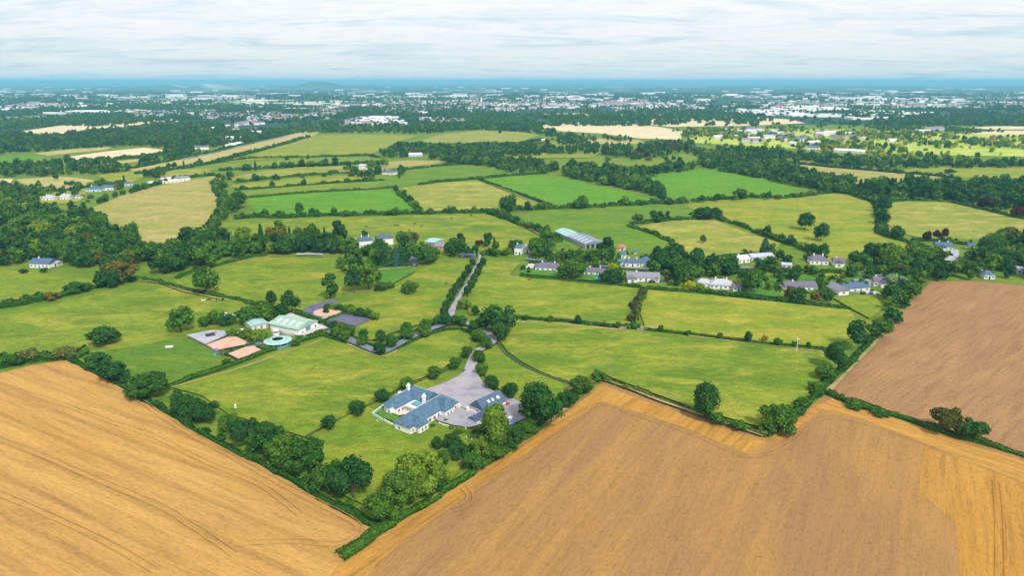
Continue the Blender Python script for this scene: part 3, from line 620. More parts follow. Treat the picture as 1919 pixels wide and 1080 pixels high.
# ------------------------------------------------------------------ hedges
def poly_len(P): return sum(math.hypot(P[i + 1][0] - P[i][0], P[i + 1][1] - P[i][1]) for i in range(len(P) - 1))
def hedge(label, pts, h, w, mat='hedge', rough=0.35, gap=0.0, leaf=None, name='hedge', group=None, px=True, seed=None, dens=1.0):
    P = [G(*p) for p in pts] if px else pts
    Lh = poly_len(P); rng = np.random.default_rng(seed if seed is not None else int(abs(P[0][0] * 7 + P[0][1] * 3 + Lh)) )
    # sample stations every metre or so
    st = []; step = 1.0 if Lh < 400 else 1.6
    for i in range(len(P) - 1):
        a, b = np.array(P[i]), np.array(P[i + 1]); l = np.linalg.norm(b - a); k = max(1, int(l / step))
        for j in range(k): st.append((a + (b - a) * j / k, (b - a) / l))
    st.append((np.array(P[-1]), st[-1][1]))
    n = len(st); pos = np.array([s[0] for s in st]); dr = np.array([s[1] for s in st]); nr = np.stack([-dr[:, 1], dr[:, 0]], 1)
    def n1(sc_, amp):
        k = max(4, int(n * step / sc_) + 4); c = rng.normal(size=k); x = np.linspace(0, k - 1.001, n); i0 = x.astype(int); f = x - i0; f = f * f * (3 - 2 * f)
        return amp * (c[i0] * (1 - f) + c[np.minimum(i0 + 1, k - 1)] * f)
    hh = h * np.clip(1 + n1(7, rough * 0.55) + n1(2.2, rough * 0.4), 0.35, 2.0)
    ww = w * np.clip(1 + n1(9, rough * 0.45) + n1(2.5, rough * 0.3), 0.45, 1.9)
    off = n1(14, w * 0.18)
    pos = pos + nr * off[:, None]
    d0 = dist(*P[len(P) // 2])
    leaf = leaf or (0.34 if d0 < 330 else 0.55 if d0 < 520 else 0.95 if d0 < 900 else 1.6)
    if rough < 0.15: leaf *= 0.7
    area = Lh * (2 * h + w); cnt = int(min(16000, dens * area / (leaf * leaf * 0.9)))
    i = rng.integers(0, n, cnt); th = rng.uniform(-0.25, math.pi + 0.25, cnt)
    cx, sz = np.cos(th), np.sin(th)
    pw = 0.45
    ax = np.sign(cx) * np.abs(cx) ** pw; az = np.sign(sz) * np.abs(sz) ** pw
    lat = ax * ww[i] / 2 * rng.uniform(0.85, 1.12, cnt); z = np.clip(hh[i] * (0.5 + 0.5 * az), 0, None) * rng.uniform(0.9, 1.08, cnt)
    al = rng.uniform(-0.6, 0.6, cnt)
    p = np.stack([pos[i, 0] + nr[i, 0] * lat + dr[i, 0] * al, pos[i, 1] + nr[i, 1] * lat + dr[i, 1] * al, z], 1)
    nn = np.stack([nr[i, 0] * ax, nr[i, 1] * ax, az + 0.2], 1) + rand_dirs(rng, cnt) * 0.6
    nn /= np.linalg.norm(nn, axis=1)[:, None]
    if gap > 0:
        g = n1(5, 1.0); keep = (g[i] > -2.2 + gap * 2.2); p, nn = p[keep], nn[keep]
    q = cards(rng, p, nn, leaf)
    # inner body
    V, F = [], []
    prof = [(-.42, 0), (-.45, .55), (-.28, .84), (.28, .84), (.45, .55), (.42, 0)]
    for k in range(n):
        for (a, b) in prof: V.append((pos[k, 0] + nr[k, 0] * a * ww[k], pos[k, 1] + nr[k, 1] * a * ww[k], b * hh[k]))
        if k and not (gap > 0 and g[k] <= -2.2 + gap * 2.2):
            o = k * 6; F += [(o - 6 + j, o + j, o + j + 1, o - 5 + j) for j in range(5)]
    F += [(0, 1, 2, 3, 4, 5), tuple(range(n * 6 - 6, n * 6))]
    # origin at first point
    org = np.array([P[0][0], P[0][1], 0.0])
    me = np_mesh(name, q - org, [(np.array(V) - org, F)], [LEAF[mat]])
    return link(name, me, None, tuple(org), label=label, category='hedge', group=group)

HEDGES = [
 ('tall shaggy hedge behind the golden stubble at the left edge', [(-120, 700), (0, 690), (40, 678), (90, 674), (130, 672), (165, 664)], 3.2, 4.5, 'hedge', 0.7),
 ('rough hedge along the golden stubble below the estate trees', [(130, 676), (190, 702), (262, 745), (330, 785), (400, 825), (470, 862), (590, 928), (690, 982), (728, 992)], 1.5, 1.9, 'hedge', 0.7),
 ('clipped dark hedge stub between the two stubble fields', [(640, 1046), (660, 1033), (690, 1012), (715, 995), (735, 985)], 2.2, 3.4, 'hedge', 0.18),
 ('hedge under the white boundary corner along the brown stubble', [(738, 984), (800, 945), (860, 905), (905, 875), (960, 838), (1010, 805), (1050, 768)], 1.6, 2.2, 'hedge', 0.6),
 ('rough low hedge rising to the field corner', [(1052, 764), (1085, 738), (1125, 710)], 1.5, 2.2, 'scrub', 0.6),
 ('thin wild hedge below the big east paddock', [(1130, 712), (1180, 730), (1240, 752), (1310, 776), (1370, 798), (1436, 818)], 1.4, 2.4, 'scrub', 0.6),
 ('rough hedge up the east side of the estate', [(1438, 818), (1480, 788), (1530, 742), (1560, 715), (1600, 675), (1645, 628)], 1.8, 2.8, 'hedge', 0.6),
 ('low uneven hedge between the tan field and the headland', [(1552, 738), (1590, 757), (1640, 772), (1700, 788), (1750, 806), (1800, 822), (1860, 838), (1919, 856), (2050, 893)], 1.7, 2.6, 'hedge', 0.55),
 ('clipped hedge between the west paddock and the main paddock', [(318, 727), (352, 713), (400, 698), (440, 685), (480, 668), (533, 650), (570, 639), (607, 628)], 1.6, 2.2, 'hedge', 0.12),
 ('hedge between the two left pastures', [(-150, 592), (0, 577), (40, 572), (90, 562), (130, 552), (165, 543), (190, 536), (225, 530), (255, 525)], 2.6, 4.2, 'hedge', 0.6),
 ('low hedge sloping past the dark yew above the stables', [(270, 525), (300, 530), (335, 541), (372, 549), (420, 556), (462, 566), (500, 577), (560, 590)], 1.6, 2.6, 'hedge', 0.6),
 ('hedge round the top of the rounded pasture', [(330, 522), (370, 508), (420, 495), (470, 483), (500, 479)], 1.6, 2.4, 'hedge', 0.5),
 ('long clipped hedge between the north and east paddocks', [(962, 596), (1000, 599), (1050, 603), (1110, 609), (1162, 615)], 1.3, 1.7, 'hedge', 0.14),
 ('clipped hedge running on to the east boundary', [(1209, 619), (1260, 624), (1320, 631), (1390, 640), (1470, 650), (1546, 660)], 1.1, 1.5, 'hedge', 0.14),
 ('short thick hedge between the two field gates', [(1174, 616), (1197, 617)], 2.4, 3.6, 'hedge', 0.4),
 ('curved hedge and rail round the east lawn', [(936, 645), (952, 664), (978, 684), (1010, 700), (1045, 713), (1073, 722)], 1.0, 1.0, 'hedge', 0.15),
 ('low hedge round the lane to the stables', [(606, 630), (640, 640), (680, 656), (706, 668)], 1.0, 1.2, 'hedge', 0.2),
 ('low hedge following the lane up to the avenue', [(716, 668), (745, 657), (775, 640), (805, 627), (835, 619), (862, 617), (883, 626), (890, 640)], 1.0, 1.2, 'hedge', 0.2),
 ('low hedge on the far side of the stable lane', [(610, 612), (650, 628), (690, 645), (714, 652), (745, 637), (790, 616), (830, 602)], 1.0, 1.4, 'hedge', 0.3),
 ('low hedge with ball trees running down to the house lawn', [(884, 655), (862, 676), (830, 698), (795, 715), (763, 727), (735, 741), (700, 758), (668, 775), (640, 787), (615, 802), (590, 815), (566, 826)], 0.8, 0.9, 'scrub', 0.2),
 ('dark clipped hedge on the left of the lower sand arena', [(425, 668), (448, 657), (475, 650)], 1.6, 1.4, 'hedge', 0.1),
 ('clipped hedge on the right of the lower sand arena', [(478, 650), (494, 657), (500, 662)], 1.4, 1.2, 'hedge', 0.1),
 ('square hedge before the dark riding arena', [(601, 607), (612, 603), (640, 592), (655, 587)], 1.8, 2.4, 'hedge', 0.15),
 ('hedge between the barn and the blue grey yard', [(557, 588), (575, 594), (598, 604), (612, 613)], 1.6, 1.8, 'hedge', 0.15),
 ('hedge under the barn apron', [(560, 637), (580, 633), (612, 624)], 1.6, 2.4, 'hedge', 0.2),
 ('hedge behind the sand pen', [(409, 668), (434, 662), (462, 653)], 1.2, 1.4, 'scrub', 0.3),
 ('tall leafy hedge down the right of the tan hay field', [(386, 446), (398, 428), (412, 408), (421, 392), (420, 378), (410, 362), (404, 345)], 4.4, 8.0, 'mid', 0.6),
 ('long hedge below the bright green fields', [(440, 411), (480, 408), (540, 408), (600, 405), (660, 404), (740, 402), (800, 400), (860, 399), (925, 399)], 3.0, 5.0, 'hedge', 0.7),
 ('hedge below the large bright green field', [(940, 397), (990, 393), (1040, 391), (1100, 389), (1160, 385), (1225, 382), (1290, 380)], 3.0, 5.5, 'hedge', 0.8),
 ('hedge between the cattle pasture and the green pasture', [(915, 400), (940, 408), (970, 419), (1000, 430), (1025, 443), (1045, 455)], 3.0, 6.0, 'hedge', 0.6),
 ('narrow hedge beside the tan square field', [(740, 354), (750, 366), (766, 380), (786, 393)], 2.0, 3.2, 'hedge', 0.7),
 ('straight hedge right of the tan square field', [(898, 337), (930, 348), (965, 361), (1000, 374), (1030, 385)], 1.8, 3.2, 'hedge', 0.4),
 ('hedge along the top of the left bright green field', [(462, 371), (520, 366), (600, 360), (680, 356), (740, 352)], 2.0, 3.0, 'hedge', 0.4),
 ('hedge above the tan square field', [(786, 347), (830, 341), (900, 335), (950, 330), (1010, 326)], 2.4, 4.0, 'hedge', 0.5),
 ('hedge of the green strip field', [(440, 357), (520, 351), (600, 345), (660, 341), (720, 338)], 2.0, 3.4, 'hedge', 0.6),
 ('hedge under the yellow strip field', [(440, 343), (500, 336), (560, 330), (640, 325), (700, 326), (740, 322)], 2.6, 3.6, 'hedge', 0.7),
 ('hedge above the long green field', [(745, 320), (790, 315), (850, 309), (910, 306), (950, 318)], 2.4, 4.0, 'hedge', 0.5),
 ('dark hedge right of the green pasture behind the shed', [(1176, 424), (1200, 431), (1230, 441), (1255, 453), (1270, 465)], 2.0, 4.0, 'hedge', 0.4),
 ('short hedge closing the green pasture', [(1268, 467), (1250, 471), (1225, 473)], 2.0, 3.0, 'hedge', 0.4),
 ('hedge above the dry pasture', [(1182, 421), (1230, 416), (1280, 412), (1335, 409)], 2.0, 3.4, 'hedge', 0.5),
 ('long hedge down the right of the dry pasture', [(1293, 402), (1340, 409), (1380, 422), (1420, 438), (1460, 452), (1500, 464), (1545, 478)], 2.4, 4.2, 'hedge', 0.7),
 ('hedge under the ringed green field', [(1296, 377), (1350, 374), (1410, 370), (1470, 371), (1530, 365), (1566, 359)], 2.8, 5.0, 'hedge', 0.8),
 ('big dark hedge up the side of the large pasture', [(1566, 360), (1600, 366), (1640, 380), (1650, 400), (1648, 420), (1650, 440)], 4.0, 7.0, 'dark', 0.7),
 ('hedge below the large pasture on the right', [(1650, 440), (1680, 449), (1715, 459), (1750, 470), (1780, 483)], 2.2, 4.0, 'hedge', 0.5),
 ('hedge under the pine plantation', [(1665, 378), (1720, 376), (1780, 378), (1850, 395), (1919, 411), (2050, 430)], 2.6, 4.5, 'hedge', 0.7),
 ('hedge under the tan field on the right', [(1418, 300), (1480, 306), (1560, 314), (1640, 321), (1720, 327), (1790, 334)], 3.0, 6.0, 'dark', 0.7),
 ('hedge above the tan hay field', [(250, 360), (280, 350), (330, 336), (370, 331), (408, 329)], 2.6, 4.0, 'hedge', 0.6),
 ('long dark hedge beside the pale road side field', [(190, 322), (250, 316), (330, 300), (400, 286), (440, 276), (500, 262), (560, 247)], 4.0, 7.0, 'dark', 0.6),
 ('hedge under the pale road side field', [(256, 327), (330, 318), (400, 306), (450, 292), (520, 274), (580, 257)], 3.4, 6.0, 'hedge', 0.7),
 ('thin hedge across the rise', [(400, 306), (470, 297), (560, 295), (690, 292), (712, 296)], 2.4, 4.0, 'hedge', 0.5),
 ('hedge under the green wedge field', [(410, 320), (480, 317), (560, 312), (640, 309), (705, 305)], 3.0, 5.0, 'hedge', 0.7),
 ('hedge under the domed yellow field', [(740, 272), (800, 272), (880, 273), (980, 270), (1015, 262)], 4.0, 8.0, 'dark', 0.7),
 ('hedge below the left straw field', [(30, 358), (80, 360), (130, 357), (190, 345), (240, 346)], 2.6, 4.0, 'hedge', 0.7),
 ('hedge across the woods on the left', [(150, 302), (210, 300), (260, 296), (310, 289)], 4.0, 7.0, 'dark', 0.7),
 ('clipped garden hedge behind the first bungalow', [(1000, 493), (1060, 496), (1120, 501)], 1.8, 2.2, 'hedge', 0.15),
 ('long clipped hedge in front of the white bungalow gardens', [(1330, 515), (1400, 512), (1440, 508), (1480, 510)], 2.4, 4.0, 'hedge', 0.25),
 ('dark hedge between the dry pasture and the fir garden', [(1328, 484), (1370, 480), (1420, 478)], 1.6, 2.0, 'dark', 0.2),
 ('hedge slanting down beside the green garden', [(1420, 516), (1440, 532), (1458, 548)], 1.8, 2.4, 'hedge', 0.3),
 ('hedge behind the dry pasture houses', [(1325, 488), (1340, 494), (1356, 502)], 2.2, 4.0, 'hedge', 0.5),
 ('yellow flowering hedge in a village garden', [(1532, 517), (1560, 518), (1585, 520)], 1.6, 2.6, 'yellow', 0.3),
 ('hedge behind the walled village garden', [(1518, 513), (1560, 512), (1600, 516)], 2.2, 2.6, 'hedge', 0.2),
 ('curved hedge right of the dark roofed bungalow', [(1532, 528), (1540, 545), (1560, 557)], 2.2, 2.6, 'hedge', 0.3),
 ('hedge behind the field gates of the village', [(975, 520), (1050, 526), (1120, 534), (1200, 540), (1300, 548)], 1.6, 2.6, 'hedge', 0.5),
 ('hedge below the village bungalows on the right', [(1310, 549), (1380, 556), (1450, 563), (1530, 573), (1590, 580)], 2.0, 3.5, 'hedge', 0.6),
 ('dark hedge behind the blue roofed house on the right', [(1715, 452), (1750, 452), (1790, 456), (1825, 462)], 2.0, 3.0, 'dark', 0.3),
 ('tall clipped hedge in front of the dark fir', [(660, 505), (700, 504), (730, 500)], 1.6, 2.0, 'hedge', 0.3),
 ('clipped garden hedge beside the white manor', [(655, 478), (690, 477)], 2.2, 3.0, 'light', 0.1),
]
for h_ in HEDGES:
    lab, pts, h, w, mat, rough = h_
    lab = lab.replace('hedge under the white boundary corner', 'straggling hedge from the lowest corner')
    hedge(lab, pts, h, w, mat, rough)
hedge('wild hedge of reddish tufts across the north paddocks', [(1205, 543), (1200, 556), (1194, 575), (1187, 592), (1184, 606)], 2.0, 3.6, 'rust', 0.8, gap=0.25)
hedge('green line of bushes beside the reddish tufts', [(1210, 545), (1205, 560), (1198, 580), (1192, 600)], 1.8, 1.8, 'mid', 0.8, gap=0.3)

# ------------------------------------------------------------------ trees: one list, the largest become objects
T = []     # x, y, h, shape, var, mat, label, group, keep
def tr(px, py, hpx, shape='round', mat='mid', label=None, group=None, wf=1.0, keep=True):
    """px,py: foot of the tree in the photograph; hpx: its height there in photo pixels"""
    x, y = G(px, py); D = dist(x, y)
    el = math.atan2(CAM_H, math.hypot(x, y))
    h = hpx * (D * math.cos(math.atan2(math.hypot(px - 959.5, py - 540), FOC))) / FOC / (math.cos(el) * 0.78 + 0.22)
    T.append([x, y, h, shape, rnd.randrange(6), mat, label, group, keep, wf])

# avenue
for i, (x, y) in enumerate([(886, 502), (879, 513), (871, 526), (864, 538), (857, 549), (850, 559), (844, 570), (838, 584), (834, 597)]):
    tr(x - 0.6, y, 17 + i * 0.5, 'ball', 'dark', 'avenue tree number %s down the left row beside the straight drive' % ['one', 'two', 'three', 'four', 'five', 'six', 'seven', 'eight', 'nine'][i], 'trees of the drive avenue', 0.9)
for i, (x, y) in enumerate([(905, 500), (900, 510), (895, 520), (889, 531), (883, 544), (877, 556)]):
    tr(x - 0.2, y, 17 + i * 0.5, 'ball', 'dark', 'avenue tree number %s down the right row beside the straight drive' % ['one', 'two', 'three', 'four', 'five', 'six'][i], 'trees of the drive avenue', 0.9)
tr(871, 580, 26, 'multi', 'light', 'pale bushy tree at the foot of the avenue on the right', None, 1.0)
tr(891, 591, 16, 'round', 'dark', 'small dark tree right of the avenue foot')
tr(913, 590, 12, 'multi', 'orange', 'small golden tree above the big round drive clump')
# clipped looking trees near the drive and the lane: each singled out
BALL = [(618, 808, 27, 'lowest ball tree on the low hedge left of the house lawn'), (669, 782, 30, 'ball tree on the low hedge left of the walled lawn'),
 (717, 756, 27, 'ball tree on the low hedge just above the walled lawn'), (763, 733, 24, 'ball tree on the low hedge behind the house chimneys'),
 (814, 711, 24, 'ball tree on the low hedge above the forecourt corner'), (853, 693, 22, 'ball tree on the low hedge beside the drive neck'),
 (875, 671, 21, 'ball tree on the low hedge where the drive narrows'), (912, 655, 24, 'ball tree right where two drives meet'),
 (898, 681, 25, 'ball tree on the right edge of the drive neck'), (902, 705, 24, 'ball tree right of the upper forecourt'),
 (922, 731, 27, 'ball tree at the right corner of the forecourt'), (957, 750, 30, 'dark round tree behind the garage'),
 (898, 641, 25, 'round tree left of the bend of the drive'), (888, 625, 24, 'round tree above the bend of the drive'), (937, 641, 34, 'round tree right of the bend under the big clump')]
for x, y, s, l in BALL: tr(x, y, s, 'ball', 'dark' if rnd.random() < .5 else 'mid', l, 'ball trees round the drive', 1.1)
tr(930, 622, 58, 'multi', 'dark', 'big dark spreading clump of tree above the drive bend', None, 1.15)
LANE = [(763, 628, 24), (765, 640, 24), (798, 622, 24), (797, 633, 26), (715, 641, 23), (734, 654, 25), (712, 666, 25), (680, 650, 22), (682, 638, 20), (659, 632, 22), (647, 641, 22), (642, 626, 22), (629, 636, 22), (626, 622, 20), (820, 612, 20), (836, 612, 24), (852, 610, 20), (866, 612, 20)]
LN = ['standing above the lane bend', 'standing inside the lane bend', 'by the lane midway to the avenue', 'by the lane opposite its midway neighbour', 'above the lowest point of the lane', 'inside the lowest point of the lane', 'at the very corner of the lane', 'on the lane left of its lowest point', 'above the lane left of its lowest point', 'beyond the lane below the dark arena', 'by the lane nearest the main paddock edge', 'below the corner of the dark arena', 'at the stable end of the lane', 'close to the barn apron', 'where the lane meets the avenue', 'in the thicket at the foot of the avenue', 'in the middle of the avenue foot thicket', 'right end of the avenue foot thicket']
for (x, y, s), l in zip(LANE, LN): tr(x, y, s, 'ball', rnd.choice(['dark', 'mid', 'mid']), 'small round tree ' + l, 'small trees along the stable lane', 1.0)
for i, (x, y, s) in enumerate([(612, 583, 15), (625, 583, 17), (637, 585, 17), (650, 588, 20), (662, 592, 21), (675, 596, 22), (690, 598, 23), (702, 601, 20), (656, 584, 16)]):
    tr(x, y, s, 'multi', ['mid', 'light', 'dark'][i % 3], 'bushy %s tree in the screen behind the dark riding arena' % ['green', 'pale green', 'dark'][i % 3], 'trees screening the dark riding arena', 0.95)
# line of young trees
YT = [(948, 597, 13, 'dark'), (985, 601, 13, 'mid'), (1033, 606, 16, 'mid'), (1083, 610, 17, 'dark'), (1107, 612, 9, 'light'), (1132, 614, 13, 'mid'), (1157, 616, 15, 'mid'), (1237, 622, 14, 'mid'), (1263, 625, 7, 'orange'), (1291, 630, 13, 'mid'), (1319, 632, 9, 'light'), (1347, 637, 15, 'mid'), (1373, 637, 7, 'orange'), (1402, 642, 20, 'dark'), (1432, 641, 15, 'orange'), (1457, 649, 19, 'mid'), (1489, 652, 14, 'mid'), (1514, 654, 12, 'dark'), (1540, 657, 10, 'mid')]
for i, (x, y, s, mt) in enumerate(YT):
    col = {'dark': 'dark', 'mid': 'green', 'light': 'pale', 'orange': 'golden'}[mt]
    wh = 'on the paddock hedge left of the gates' if x < 1165 else 'on the paddock hedge right of the gates'
    ordn = ['first', 'second', 'third', 'fourth', 'fifth', 'sixth', 'seventh', 'eighth', 'ninth', 'tenth', 'eleventh', 'twelfth'][i if i < 7 else i - 7]
    tr(x, y, s, 'multi' if mt != 'dark' else 'round', mt, '%s young %s tree %s' % (ordn, col, wh), 'young trees on the paddock hedge', 0.8)
